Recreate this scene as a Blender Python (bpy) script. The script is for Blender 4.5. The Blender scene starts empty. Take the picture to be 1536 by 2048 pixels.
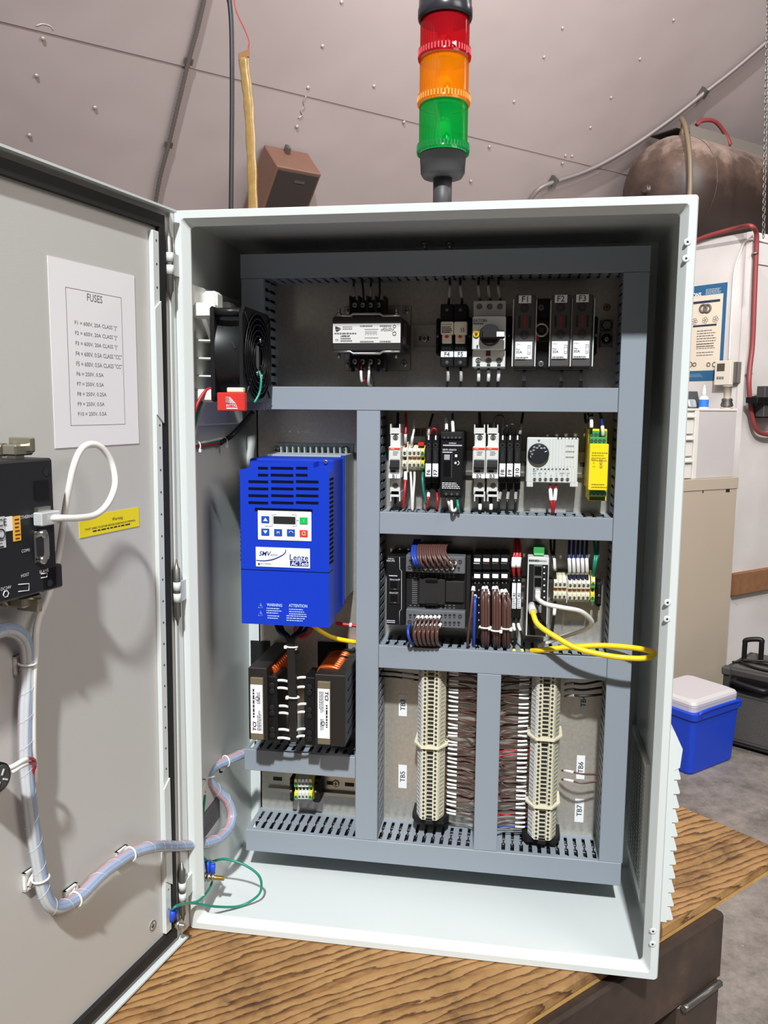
import bpy, bmesh, math, random
from mathutils import Vector, Matrix
random.seed(7)
scene = bpy.context.scene
COL = scene.collection
V = Vector

# ---------------------------------------------------------------- camera
CAM_LOC = V((0.41213338, -0.96900927, 0.68556802))
CAM_ROT = (1.44555701, -0.0078909, 0.16081076)
FPX = 1664.967
cam_data = bpy.data.cameras.new('camera')
cam = bpy.data.objects.new('camera', cam_data); COL.objects.link(cam)
cam.location = CAM_LOC; cam.rotation_euler = CAM_ROT
cam_data.sensor_fit = 'HORIZONTAL'; cam_data.sensor_width = 36.0
cam_data.lens = 36.0 * FPX / 1536.0
cam_data.clip_start = 0.02; cam_data.clip_end = 60
scene.camera = cam
# ---------------------------------------------------------------- world, lights, exposure
world = bpy.data.worlds.new('shop_ambient'); scene.world = world
world.use_nodes = True
bg = world.node_tree.nodes['Background']
bg.inputs[0].default_value = (1.0, 0.86, 0.80, 1); bg.inputs[1].default_value = 0.06

def area_light(name, loc, target, size, power, color=(1, 1, 1), size_y=None):
    l = bpy.data.lights.new(name, 'AREA'); l.energy = power; l.color = color
    l.shape = 'RECTANGLE'; l.size = size; l.size_y = size_y or size
    o = bpy.data.objects.new(name, l); COL.objects.link(o); o.location = loc
    o.rotation_euler = (V(target) - V(loc)).to_track_quat('-Z', 'Y').to_euler()
    return o
area_light('bay_lamp_key', (0.72, -4.60, 5.45), (0.3, 0.1, 0.5), 0.24, 750, (0.95, 0.985, 1.0))
area_light('bay_lamp_side', (2.8, -1.4, 2.5), (0.1, 0.1, 0.4), 1.4, 50, (1.0, 0.91, 0.87))
area_light('fill_light_rear', (0.8, 1.6, 2.3), (0.3, 4.2, 1.6), 1.2, 33, (1.0, 0.95, 0.93))  # unseen fill light, added to brighten the sloped wall
area_light('fill_light_far', (2.3, 1.7, 2.7), (1.6, 3.7, 0.3), 1.0, 46, (1.0, 0.96, 0.94))  # another unseen fill, added to lift the partition and tank
scene.view_settings.view_transform = 'Standard'
scene.view_settings.look = 'None'
scene.view_settings.gamma = 1.0
scene.view_settings.use_curve_mapping = False
scene.view_settings.exposure = 0.0

# ---------------------------------------------------------------- pixel helpers (design aid: a pixel and a real depth give a point)
from mathutils import Euler
CM = Euler(CAM_ROT, 'XYZ').to_matrix()
def ray(px, py): return CM @ V(((px - 768) / FPX, -(py - 1024) / FPX, -1.0))
def on(px, py, p0, n):
    d = ray(px, py); n = V(n)
    return CAM_LOC + d * ((V(p0) - CAM_LOC).dot(n) / d.dot(n))
def aty(px, py, y): return on(px, py, (0, y, 0), (0, 1, 0))
def atx(px, py, x): return on(px, py, (x, 0, 0), (1, 0, 0))
def atz(px, py, z): return on(px, py, (0, 0, z), (0, 0, 1))
def level_dir(a, b):
    n = ray(*a).cross(ray(*b)); h = n.cross(V((0, 0, 1))).normalized()
    return h
YP = 0.203          # front face of the mounting plate
YD = 0.131          # front face of the duct covers
def atd(px, py, d): return aty(px, py, YP - d)

# ---------------------------------------------------------------- materials
def lin(c):
    return tuple((x / 255 / 12.92 if x / 255 <= 0.04045 else ((x / 255 + 0.055) / 1.055) ** 2.4) for x in c)
MATS = {}
def mat(name, rgb, rough=0.5, metal=0.0, noise=0.0, nscale=30.0, bump=0.0, bscale=200.0, coat=0.0, spec=0.5, alpha=None):
    if name in MATS: return MATS[name]
    m = bpy.data.materials.new(name); m.use_nodes = True
    nt = m.node_tree; b = nt.nodes['Principled BSDF']
    c = lin(rgb)
    b.inputs['Base Color'].default_value = (*c, 1); b.inputs['Roughness'].default_value = rough
    b.inputs['Metallic'].default_value = metal; b.inputs['Specular IOR Level'].default_value = spec
    if coat: b.inputs['Coat Weight'].default_value = coat
    tc = None
    if noise or bump:
        tc = nt.nodes.new('ShaderNodeTexCoord')
    if noise:
        n = nt.nodes.new('ShaderNodeTexNoise'); n.inputs['Scale'].default_value = nscale; n.inputs['Detail'].default_value = 5
        r = nt.nodes.new('ShaderNodeMix'); r.data_type = 'RGBA'
        r.inputs['A'].default_value = (*[max(0, x * (1 - noise)) for x in c], 1)
        r.inputs['B'].default_value = (*[min(1, x * (1 + noise)) for x in c], 1)
        nt.links.new(tc.outputs['Object'], n.inputs['Vector']); nt.links.new(n.outputs['Fac'], r.inputs['Factor'])
        nt.links.new(r.outputs['Result'], b.inputs['Base Color'])
    if bump:
        n2 = nt.nodes.new('ShaderNodeTexNoise'); n2.inputs['Scale'].default_value = bscale; n2.inputs['Detail'].default_value = 3
        bp = nt.nodes.new('ShaderNodeBump'); bp.inputs['Strength'].default_value = bump; bp.inputs['Distance'].default_value = 0.002
        nt.links.new(tc.outputs['Object'], n2.inputs['Vector']); nt.links.new(n2.outputs['Fac'], bp.inputs['Height'])
        nt.links.new(bp.outputs['Normal'], b.inputs['Normal'])
    MATS[name] = m
    return m
def clear_mat(name, rgb, trans, tint=None, rough=0.25):
    if name in MATS: return MATS[name]
    m = bpy.data.materials.new(name); m.use_nodes = True
    nt = m.node_tree; b = nt.nodes['Principled BSDF']; out = nt.nodes['Material Output']
    b.inputs['Base Color'].default_value = (*lin(rgb), 1); b.inputs['Roughness'].default_value = rough
    t = nt.nodes.new('ShaderNodeBsdfTransparent'); t.inputs[0].default_value = (*lin(tint or rgb), 1)
    mx = nt.nodes.new('ShaderNodeMixShader'); mx.inputs[0].default_value = trans
    nt.links.new(b.outputs[0], mx.inputs[1]); nt.links.new(t.outputs[0], mx.inputs[2])
    nt.links.new(mx.outputs[0], out.inputs[0])
    MATS[name] = m
    return m
M_ENC = mat('powder_coat_light_grey', (204, 209, 207), 0.35, bump=0.05, bscale=900)
M_DUCT = mat('duct_grey_plastic', (136, 144, 153), 0.45)
M_GALV = mat('galvanized_plate', (190, 185, 175), 0.30, 0.6, noise=0.22, nscale=220)
M_BLK = mat('black_plastic', (17, 17, 19), 0.42, spec=0.35)
M_BLK2 = mat('matt_black_plastic', (26, 25, 25), 0.6, spec=0.3)
M_BLKM = mat('black_rubber', (22, 21, 21), 0.7)
M_WHT = mat('white_plastic', (226, 226, 220), 0.42)
M_LGR = mat('light_grey_plastic', (205, 208, 204), 0.45)
M_MGR = mat('mid_grey_plastic', (122, 124, 124), 0.5)
M_DGR = mat('dark_grey_plastic', (66, 65, 65), 0.5)
M_LBL = mat('white_label', (235, 236, 238), 0.5)
M_INK = mat('black_ink', (30, 30, 32), 0.6)
M_GINK = mat('grey_ink', (95, 96, 98), 0.6)
M_WINK = mat('white_ink', (225, 226, 228), 0.6)
M_STEEL = mat('bright_steel', (190, 188, 182), 0.28, 0.9)
M_DSTEEL = mat('dull_steel', (128, 126, 122), 0.4, 0.85)
M_BRASS = mat('brass', (176, 140, 70), 0.35, 0.8)
M_CREAM = mat('cream_terminal_plastic', (218, 212, 186), 0.5)
M_RED = mat('red_plastic', (198, 42, 34), 0.45)
M_GRN = mat('green_plastic', (58, 150, 78), 0.45)
M_YEL = mat('yellow_plastic', (240, 214, 20), 0.4)
M_BLUE = mat('drive_blue_plastic', (8, 52, 182), 0.38)
M_NAVY = mat('navy_ink', (30, 44, 120), 0.5)
M_WBRN = mat('brown_wire_insulation', (88, 60, 53), 0.35)
M_WBLK = mat('black_wire_insulation', (28, 26, 26), 0.42)
M_WBLU = mat('blue_wire_insulation', (38, 66, 160), 0.4)
M_WNAV = mat('dark_blue_wire_insulation', (34, 42, 108), 0.4)
M_WRED = mat('red_wire_insulation', (178, 30, 42), 0.4)
M_WWHT = mat('white_wire_insulation', (226, 224, 218), 0.4)
M_WGRN = mat('green_wire_insulation', (20, 128, 104), 0.35)
M_WYEL = mat('yellow_cable_jacket', (242, 204, 20), 0.4)
M_WGRY = mat('grey_cable_jacket', (110, 112, 114), 0.45)
M_COPPER = mat('enamelled_copper', (196, 84, 30), 0.3, 0.5)
M_MARK = mat('white_wire_marker', (232, 232, 230), 0.5)
M_CLEARMARK = mat('printed_clear_marker', (150, 148, 146), 0.35)
M_TIE = mat('white_nylon', (228, 226, 220), 0.45)

# ---------------------------------------------------------------- mesh builder
class MB:
    def __init__(s): s.v = []; s.f = []; s.sm = []
    def add(s, vs, fs, smooth=False):
        o = len(s.v); s.v += [V(p) for p in vs]
        for f in fs: s.f.append([i + o for i in f]); s.sm.append(smooth)
        return s
    def box(s, x0, x1, y0, y1, z0, z1, c=0.0, F=None):
        if x0 > x1: x0, x1 = x1, x0
        if y0 > y1: y0, y1 = y1, y0
        if z0 > z1: z0, z1 = z1, z0
        lo = (x0, y0, z0); hi = (x1, y1, z1)
        c = min(c, (x1 - x0) * .45, (y1 - y0) * .45, (z1 - z0) * .45)
        if c <= 0:
            vs = [V((hi[0] if i & 1 else lo[0], hi[1] if i & 2 else lo[1], hi[2] if i & 4 else lo[2])) for i in range(8)]
            fs = [(0, 2, 3, 1), (4, 5, 7, 6), (0, 1, 5, 4), (2, 6, 7, 3), (0, 4, 6, 2), (1, 3, 7, 5)]
        else:
            vs = []; idx = {}
            for i in range(8):
                for a in range(3):
                    p = []
                    for k in range(3):
                        h = (i >> k) & 1
                        base = hi[k] if h else lo[k]
                        if k != a: base += -c if h else c
                        p.append(base)
                    idx[(i, a)] = len(vs); vs.append(V(p))
            fs = []
            for a in range(3):
                b, d = (a + 1) % 3, (a + 2) % 3
                for h in (0, 1):
                    base = h << a
                    fs.append([idx[(base, a)], idx[(base | 1 << b, a)], idx[(base | 1 << b | 1 << d, a)], idx[(base | 1 << d, a)]])
                for hb in (0, 1):
                    for hd in (0, 1):
                        i0 = hb << b | hd << d; i1 = i0 | 1 << a
                        fs.append([idx[(i0, b)], idx[(i1, b)], idx[(i1, d)], idx[(i0, d)]])
            for i in range(8): fs.append([idx[(i, 0)], idx[(i, 1)], idx[(i, 2)]])
        if F: vs = [F(*p) for p in vs]
        return s.add(vs, fs)
    def prism(s, poly, O, U, W, N, a, b, smooth=False):
        O = V(O); U = V(U); W = V(W); N = V(N); n = len(poly)
        vs = [O + U * p[0] + W * p[1] + N * a for p in poly] + [O + U * p[0] + W * p[1] + N * b for p in poly]
        fs = [list(range(n))[::-1], list(range(n, 2 * n))] + [[i, (i + 1) % n, n + (i + 1) % n, n + i] for i in range(n)]
        return s.add(vs, fs)
    def hull_ring(s, rings, cap=True, smooth=True, closed=False):
        n = len(rings[0]); vs = [p for r in rings for p in r]; fs = []
        m = len(rings)
        for k in range(m if closed else m - 1):
            for i in range(n):
                a = k * n; b = ((k + 1) % m) * n
                fs.append([a + i, a + (i + 1) % n, b + (i + 1) % n, b + i])
        s.add(vs, fs, smooth)
        if cap and not closed:
            o = len(s.v) - len(vs)
            s.f.append([o + i for i in range(n)][::-1]); s.sm.append(False)
            s.f.append([o + (m - 1) * n + i for i in range(n)]); s.sm.append(False)
        return s
    def cyl(s, p0, p1, r, r2=None, n=14, cap=True):
        p0 = V(p0); p1 = V(p1); ax = (p1 - p0).normalized(); q = ax.to_track_quat('Z', 'Y').to_matrix()
        r2 = r if r2 is None else r2
        ring = lambda p, rr: [p + q @ V((math.cos(2 * math.pi * i / n) * rr, math.sin(2 * math.pi * i / n) * rr, 0)) for i in range(n)]
        return s.hull_ring([ring(p0, r), ring(p1, r2)], cap)
    def lathe(s, prof, O, ax=(0, 0, 1), n=24, cap=True):
        O = V(O); ax = V(ax).normalized(); q = ax.to_track_quat('Z', 'Y').to_matrix()
        rings = [[O + q @ V((math.cos(2 * math.pi * i / n) * r, math.sin(2 * math.pi * i / n) * r, h)) for i in range(n)] for r, h in prof]
        return s.hull_ring(rings, cap)
    def tube(s, pts, r, n=8, closed=False):
        rings = []; m = len(pts); up = None
        for i, p in enumerate(pts):
            a = pts[(i - 1) % m] if (closed or i > 0) else pts[0]
            b = pts[(i + 1) % m] if (closed or i < m - 1) else pts[-1]
            t = (b - a)
            t = t.normalized() if t.length > 1e-9 else V((0, 0, 1))
            if up is None:
                up = t.orthogonal().normalized()
            up = (up - t * up.dot(t))
            up = up.normalized() if up.length > 1e-6 else t.orthogonal().normalized()
            w = t.cross(up); rr = r[i] if isinstance(r, (list, tuple)) else r
            rings.append([p + (up * math.cos(2 * math.pi * k / n) + w * math.sin(2 * math.pi * k / n)) * rr for k in range(n)])
        return s.hull_ring(rings, not closed, True, closed)
    def torus(s, O, ax, R, r, n=24, k=8):
        q = V(ax).normalized().to_track_quat('Z', 'Y').to_matrix(); O = V(O)
        return s.tube([O + q @ V((math.cos(2 * math.pi * i / n) * R, math.sin(2 * math.pi * i / n) * R, 0)) for i in range(n)], r, k, True)
    def disc(s, O, ax, r, n=16):
        q = V(ax).normalized().to_track_quat('Z', 'Y').to_matrix(); O = V(O)
        return s.add([O + q @ V((math.cos(2 * math.pi * i / n) * r, math.sin(2 * math.pi * i / n) * r, 0)) for i in range(n)], [list(range(n))])
    def quad(s, a, b, c, d): return s.add([a, b, c, d], [[0, 1, 2, 3]])

WL = {}
def build(name, mb, m, parent=None, origin=None):
    base = WL.get(parent, V((0, 0, 0))) if parent else V((0, 0, 0))
    if parent is None:
        if origin is None:
            xs = [p.x for p in mb.v]; ys = [p.y for p in mb.v]; zs = [p.z for p in mb.v]
            origin = V(((min(xs) + max(xs)) / 2, (min(ys) + max(ys)) / 2, min(zs)))
        org = V(origin)
    else:
        org = base if origin is None else V(origin)
    me = bpy.data.meshes.new(name)
    me.from_pydata([tuple(p - org) for p in mb.v], [], mb.f)
    me.polygons.foreach_set('use_smooth', mb.sm)
    bm = bmesh.new(); bm.from_mesh(me); bmesh.ops.recalc_face_normals(bm, faces=bm.faces); bm.to_mesh(me); bm.free()
    me.materials.append(m)
    o = bpy.data.objects.new(name, me); COL.objects.link(o)
    if parent: o.parent = parent; o.location = org - base
    else: o.location = org
    WL[o] = org
    if parent is not None and name in STUFF: o['kind'] = 'stuff'
    return o
STUFF = {'vent_notches', 'keypad_lines', 'wire_entries', 'terminal_numbers', 'led_legend', 'pilot_marks', 'vent_slots', 'tag_print', 'grip_ribs', 'cover_ribs', 'grille_slats', 'spec_print', 'fine_print', 'body_print', 'warning_print', 'rail_slots', 'finger_guard', 'vent_ribs', 'port_outlines', 'contact_marks', 'rivet_holes', 'hazard_triangles', 'flower_diagrams', 'part_pictures', 'ring_picture', 'footer_print', 'brand_print', 'tick_marks', 'chalk_marks'}
def tag(o, label, cat, group=None, kind=None):
    if label: o['label'] = label
    if cat: o['category'] = cat
    if group: o['group'] = group
    if kind: o['kind'] = kind
    return o
def thing(name, label, cat, loc, group=None):
    o = bpy.data.objects.new(name, None); COL.objects.link(o); o.location = V(loc); o.empty_display_size = 0.01
    WL[o] = V(loc)
    return tag(o, label, cat, group)
def copy_tree(o, offset, label=None, parent=None):
    c = o.copy(); COL.objects.link(c)
    if parent is None:
        c.location = o.location + V(offset); WL[c] = WL[o] + V(offset)
        if label: c['label'] = label
    else: c.parent = parent; WL[c] = WL[o]
    for ch in list(o.children): copy_tree(ch, offset, None, c)
    return c
def smooth_path(pts, k=6):
    pts = [V(p) for p in pts]
    if len(pts) < 3: return [pts[0].lerp(pts[-1], i / k) for i in range(k + 1)]
    out = []
    for i in range(len(pts) - 1):
        p0 = pts[max(i - 1, 0)]; p1 = pts[i]; p2 = pts[i + 1]; p3 = pts[min(i + 2, len(pts) - 1)]
        for j in range(k):
            t = j / k
            out.append(0.5 * ((2 * p1) + (p2 - p0) * t + (2 * p0 - 5 * p1 + 4 * p2 - p3) * t * t + (3 * p1 - p0 - 3 * p2 + p3) * t ** 3))
    out.append(pts[-1]); return out
FONT_CACHE = {}
def txt(s, O, U, W, m, parent, h=None, w=None, name='lettering', align='C', lift=0.0001, shear=0.0, bold=0.0):
    """flat printed lettering: O is the centre (or the left middle) of the text, U runs along it, W is up"""
    key = (s, bold)
    if key not in FONT_CACHE:
        cu = bpy.data.curves.new('t', 'FONT'); cu.body = s; cu.resolution_u = 2; cu.offset = bold
        ob = bpy.data.objects.new('t', cu); me = bpy.data.meshes.new_from_object(ob)
        FONT_CACHE[key] = ([v.co.copy() for v in me.vertices], [list(p.vertices) for p in me.polygons])
        bpy.data.objects.remove(ob); bpy.data.curves.remove(cu); bpy.data.meshes.remove(me)
    vs, fs = FONT_CACHE[key]
    if not vs: return None
    x0 = min(p.x for p in vs); x1 = max(p.x for p in vs); y0 = min(p.y for p in vs); y1 = max(p.y for p in vs)
    sy = (h / max(y1 - y0, 1e-6)) if h else None
    sx = (w / max(x1 - x0, 1e-6)) if w else sy
    if sy is None: sy = sx
    U = V(U).normalized(); W = V(W).normalized(); N = U.cross(W); O = V(O)
    ox = (x0 + x1) / 2 if align == 'C' else (x0 if align == 'L' else x1)
    mb = MB()
    mb.add([O + U * ((p.x - ox) * sx + shear * (p.y - y0) * sy) + W * ((p.y - (y0 + y1) / 2) * sy) + N * lift for p in vs], fs)
    base = WL[parent]
    me = bpy.data.meshes.new(name); me.from_pydata([tuple(p - base) for p in mb.v], [], mb.f); me.materials.append(m)
    o = bpy.data.objects.new(name, me); COL.objects.link(o); o.parent = parent; WL[o] = base
    return o
X, Y, Z = V((1, 0, 0)), V((0, 1, 0)), V((0, 0, 1))
def fine_print(O, U, W, w, h, lines, mb=None, ragged=True, lift=0.0001, fill=0.4):
    """rows of tiny word-like dashes for print too small to read"""
    mb = mb or MB(); U = V(U).normalized(); W = V(W).normalized(); N = U.cross(W); O = V(O) + N * lift
    step = h / lines
    for i in range(lines):
        y = -step * (i + 0.5); x = 0.0
        end = w * (random.uniform(0.7, 1.0) if ragged else 1.0)
        while x < end:
            l = min(random.uniform(0.05, 0.16) * w, end - x)
            a = O + U * x + W * (y - step * fill / 2); b = a + U * l; c = b + W * step * fill; d = a + W * step * fill
            mb.quad(a, b, c, d); x += l + 0.025 * w
    return mb
# ---- boxes given by the pixels of their front face and their depth off the mounting plate
def rect(x0, y0, x1, y1, d):
    mx, my = (x0 + x1) / 2, (y0 + y1) / 2
    a = atd(x0, my, d).x; b = atd(x1, my, d).x; t = atd(mx, y0, d).z; u = atd(mx, y1, d).z
    return a, b, u, t
def pbox(mb, x0, y0, x1, y1, df, db, c=0.0008):
    a, b, u, t = rect(x0, y0, x1, y1, df)
    return mb.box(a, b, YP - df, YP - db, u, t, c)
def plate(mb, x0, y0, x1, y1, d, th=0.0004):
    a, b, u, t = rect(x0, y0, x1, y1, d)
    return mb.box(a, b, YP - d - th, YP - d, u, t)
def screw_mb(p, r, n=(0, -1, 0), h=0.0015):
    n = V(n).normalized(); p = V(p); mb = MB()
    mb.lathe([(r, 0), (r, h * .6), (r * .75, h)], p, n, 12)
    return mb
def screw(p, r, parent, n=(0, -1, 0), m=None, h=0.0015, name='screw'):
    """round screw head with a cross slot"""
    n = V(n).normalized(); p = V(p)
    o = build(name, screw_mb(p, r, n, h), m or M_STEEL, parent)
    q = n.to_track_quat('Z', 'Y').to_matrix(); u = q @ V((1, 0, 0)); w = q @ V((0, 1, 0))
    mb = MB()
    for k, (a, b) in enumerate(((u, w), (w, u))):
        c = p + n * (h + 0.0001 + 0.00003 * k)
        mb.quad(c - a * r * .6 - b * r * .12, c + a * r * .6 - b * r * .12, c + a * r * .6 + b * r * .12, c - a * r * .6 + b * r * .12)
    build('screw_slot', mb, M_INK, o)
    return o
def wire(pts, r, m, label, group=None, name='wire', cat='wire', markers=(), mk_m=None, mk_r=None, n=8, k=6):
    path = smooth_path(pts, k)
    o = tag(build(name, MB().tube(path, r, n), m), label, cat, group)
    L = len(path) - 1
    for a, b in markers:
        i0 = int(a * L); i1 = max(i0 + 1, int(b * L))
        build('wire_marker', MB().tube(path[i0:i1 + 1], mk_r or r * 1.35, n), mk_m or M_MARK, o)
    return o
def pw(*pts): return [atd(*p) for p in pts]

# ================================================================= THE SETTING
FLOOR_Z = -0.90
def node_mat(name):
    m = bpy.data.materials.new(name); m.use_nodes = True
    nt = m.node_tree; b = nt.nodes['Principled BSDF']; tc = nt.nodes.new('ShaderNodeTexCoord')
    return m, nt, b, tc
def N_(nt, t, **kw):
    n = nt.nodes.new(t)
    for k, v in kw.items(): n.inputs[k].default_value = v
    return n
def ramp(nt, src, stops):
    r = nt.nodes.new('ShaderNodeValToRGB'); e = r.color_ramp.elements
    while len(e) < len(stops): e.new(0.5)
    for i, (p, c) in enumerate(stops): e[i].position = p; e[i].color = (*lin(c), 1)
    nt.links.new(src, r.inputs[0]); return r
def concrete():
    m, nt, b, tc = node_mat('worn_concrete')
    n = N_(nt, 'ShaderNodeTexNoise', Scale=4.5, Detail=14.0, Roughness=0.82); nt.links.new(tc.outputs['Object'], n.inputs['Vector'])
    r = ramp(nt, n.outputs['Fac'], [(0.36, (96, 88, 82)), (0.66, (160, 150, 141))])
    v = N_(nt, 'ShaderNodeTexVoronoi', Scale=26.0); nt.links.new(tc.outputs['Object'], v.inputs['Vector'])
    r2 = ramp(nt, v.outputs['Distance'], [(0.05, (255, 255, 255)), (0.12, (0, 0, 0))])
    n3 = N_(nt, 'ShaderNodeTexNoise', Scale=7.0, Detail=2.0); nt.links.new(tc.outputs['Object'], n3.inputs['Vector'])
    mul = nt.nodes.new('ShaderNodeMath'); mul.operation = 'MULTIPLY'; nt.links.new(r2.outputs[0], mul.inputs[0])
    r3 = ramp(nt, n3.outputs['Fac'], [(0.5, (0, 0, 0)), (0.62, (255, 255, 255))]); nt.links.new(r3.outputs[0], mul.inputs[1])
    mx = nt.nodes.new('ShaderNodeMix'); mx.data_type = 'RGBA'; mx.inputs['B'].default_value = (*lin((196, 188, 180)), 1)
    nt.links.new(mul.outputs[0], mx.inputs['Factor']); nt.links.new(r.outputs[0], mx.inputs['A']); nt.links.new(mx.outputs['Result'], b.inputs['Base Color'])
    b.inputs['Roughness'].default_value = 0.75
    return m
fl = build('floor', MB().box(-4, 5, -4, 8, FLOOR_Z - .1, FLOOR_Z), concrete()); tag(fl, 'worn grey concrete shop floor', None, kind='structure')

# sloped, sheet-lined wall of the shop
h = level_dir((0, 40), (1188, 332))
if h.y < 0: h = -h
nl = ray(408, 0).cross(ray(310, 405)); s_up = h.cross(nl).normalized()
if s_up.z < 0: s_up = -s_up
WN = h.cross(s_up)
if WN.dot(ray(600, 200)) > 0: WN = -WN
WP = CAM_LOC + ray(600, 200).normalized() * 4.3
def onw(px, py, t=0.0): return on(px, py, WP + WN * t, WN)
def metal_sheet():
    m, nt, b, tc = node_mat('pinkish_grey_sheet_lining')
    n = N_(nt, 'ShaderNodeTexNoise', Scale=0.9, Detail=3.0); nt.links.new(tc.outputs['Object'], n.inputs['Vector'])
    r = ramp(nt, n.outputs['Fac'], [(0.3, (170, 157, 155)), (0.7, (182, 169, 167))]); nt.links.new(r.outputs[0], b.inputs['Base Color'])
    b.inputs['Roughness'].default_value = 0.55
    n2 = N_(nt, 'ShaderNodeTexNoise', Scale=1.7, Detail=2.0); nt.links.new(tc.outputs['Object'], n2.inputs['Vector'])
    bp = nt.nodes.new('ShaderNodeBump'); bp.inputs['Strength'].default_value = 0.35; bp.inputs['Distance'].default_value = 0.05
    nt.links.new(n2.outputs['Fac'], bp.inputs['Height']); nt.links.new(bp.outputs['Normal'], b.inputs['Normal'])
    return m
M_SHEET = metal_sheet()
seam = onw(600, 187)
hs0 = (seam - WP).dot(s_up); hh0 = (onw(612, 190) - WP).dot(h)
FW = lambda a, t, c: WP + h * a + WN * t + s_up * c
wall = build('wall_back', MB().box(-6, 9, -0.06, -0.012, hs0 - 4.9, hs0 + 4.0, F=FW), M_SHEET); tag(wall, 'sloped shop wall lined with pinkish grey sheets', None, kind='structure')
c_lo = hs0
for k, (c0, c1, t0) in enumerate(((hs0 - 3.8, hs0 - 1.225, -.010), (hs0 - 1.22, hs0, -.006), (hs0 - .006, hs0 + 1.22, -.002), (hs0 + 1.215, hs0 + 3.5, .002))):
    for a0, a1 in ((-6, hh0 + 4.9),):
        build('sheet_panel', MB().box(a0, a1, t0 - .004, t0, c0, c1, F=FW), M_SHEET, wall)
M_SHSC = mat('dull_screw', (196, 184, 180), .45, .3)
for px, py in ((86, 77), (73, 151), (59, 270), (190, 215), (683, 4), (645, 92), (748, 172), (594, 253), (616, 175), (1088, 114), (1125, 56), (1280, 118), (1028, 203), (1222, 195), (1181, 255), (1131, 311), (1144, 312), (979, 293), (942, 362), (1125, 326), (808, 244), (1263, 360), (1347, 40)):
    build('screw_head', MB().lathe([(.0085, 0), (.007, .004), (.003, .005)], onw(px, py, -.002), WN, 10), M_SHSC, wall)
# torn tape and blisters on the lining
for pts in (((612, 192), (607, 203), (609, 212), (602, 222), (605, 230), (597, 236)), ((72, 52), (85, 48), (100, 52), (106, 60))):
    build('peeled_tape', MB().tube(smooth_path([onw(a, b, -.003) for a, b in pts], 4), .0028, 6), M_SHSC, wall)

# white plywood partition with a corner towards the camera
PY = 3.8
pc = aty(1490, 720, PY); pc.z = 0
dl = level_dir((1395, 480), (1497, 462)); dl = -dl if dl.x > 0 else dl
drr = level_dir((1496, 527), (1536, 533.5)); drr = -drr if drr.x < 0 else drr
ptop = on(1497, 463, pc, (0, 1, 0)).z
def partition_mat():
    m, nt, b, tc = node_mat('scuffed_white_paint')
    n = N_(nt, 'ShaderNodeTexNoise', Scale=3.0, Detail=6.0); nt.links.new(tc.outputs['Object'], n.inputs['Vector'])
    r = ramp(nt, n.outputs['Fac'], [(0.35, (206, 199, 195)), (0.7, (222, 216, 213))])
    v = N_(nt, 'ShaderNodeTexNoise', Scale=13.0, Detail=4.0, Roughness=0.75); nt.links.new(tc.outputs['Object'], v.inputs['Vector'])
    r2 = ramp(nt, v.outputs['Fac'], [(0.70, (0, 0, 0)), (0.74, (255, 255, 255))])
    mx = nt.nodes.new('ShaderNodeMix'); mx.data_type = 'RGBA'; mx.inputs['B'].default_value = (*lin((120, 114, 112)), 1)
    nt.links.new(r2.outputs[0], mx.inputs['Factor']); nt.links.new(r.outputs[0], mx.inputs['A']); nt.links.new(mx.outputs['Result'], b.inputs['Base Color'])
    b.inputs['Roughness'].default_value = 0.6
    return m
M_PART = partition_mat()
nL = V((dl.y, -dl.x, 0)); nL = -nL if nL.y > 0 else nL          # faces the camera
nR = V((drr.y, -drr.x, 0)); nR = -nR if nR.y > 0 else nR
def onL(px, py, t=0.0): return on(px, py, pc + nL * t, nL)
def onR(px, py, t=0.0): return on(px, py, pc + nR * t, nR)
wl = build('wall_left', MB().prism([(0, 0), (2.2, 0), (2.2, ptop - FLOOR_Z), (0, ptop - FLOOR_Z)], pc + Z * FLOOR_Z, dl, Z, nL, -.06, 0), M_PART)
tag(wl, 'white painted plywood partition wall behind the filing cabinet', None, kind='structure')
build('edge_strip', MB().prism([(-.004, 0), (.03, 0), (.03, ptop - FLOOR_Z), (-.004, ptop - FLOOR_Z)], pc + Z * FLOOR_Z, dl, Z, nL, 0, .006), M_PART, wl)
wr = build('wall_right', MB().prism([(0, 0), (1.6, 0), (1.6, ptop - FLOOR_Z), (0, ptop - FLOOR_Z)], pc + Z * FLOOR_Z, drr, Z, nR, -.06, 0), M_PART)
tag(wr, 'white painted plywood partition wall with a timber rail', None, kind='structure')
jz = onR(1515, 530).z
build('upper_panel', MB().prism([(.03, 0), (1.5, 0), (1.5, ptop - jz - .02), (.03, ptop - jz - .02)], pc + Z * (jz + .004), drr, Z, nR, 0, .008), M_PART, wr)
a = onR(1500, 1160); z0 = onR(1500, 1180).z; z1 = onR(1500, 1140).z
M_TIMB = mat('timber', (140, 98, 66), 0.7, noise=0.25, nscale=25)
build('timber_rail', MB().prism([(-.03, 0), (1.2, 0), (1.2, z1 - z0), (-.03, z1 - z0)], pc + Z * z0, drr, Z, nR, 0, .04), M_TIMB, wr)
build('ceiling_slab', MB().prism([(0, 0), (2.1, 0), (1.9, 1.5), (0.05, 1.5)], pc + Z * (ptop - .03), dl, drr, Z, -.02, 0), M_PART, wl)

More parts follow.
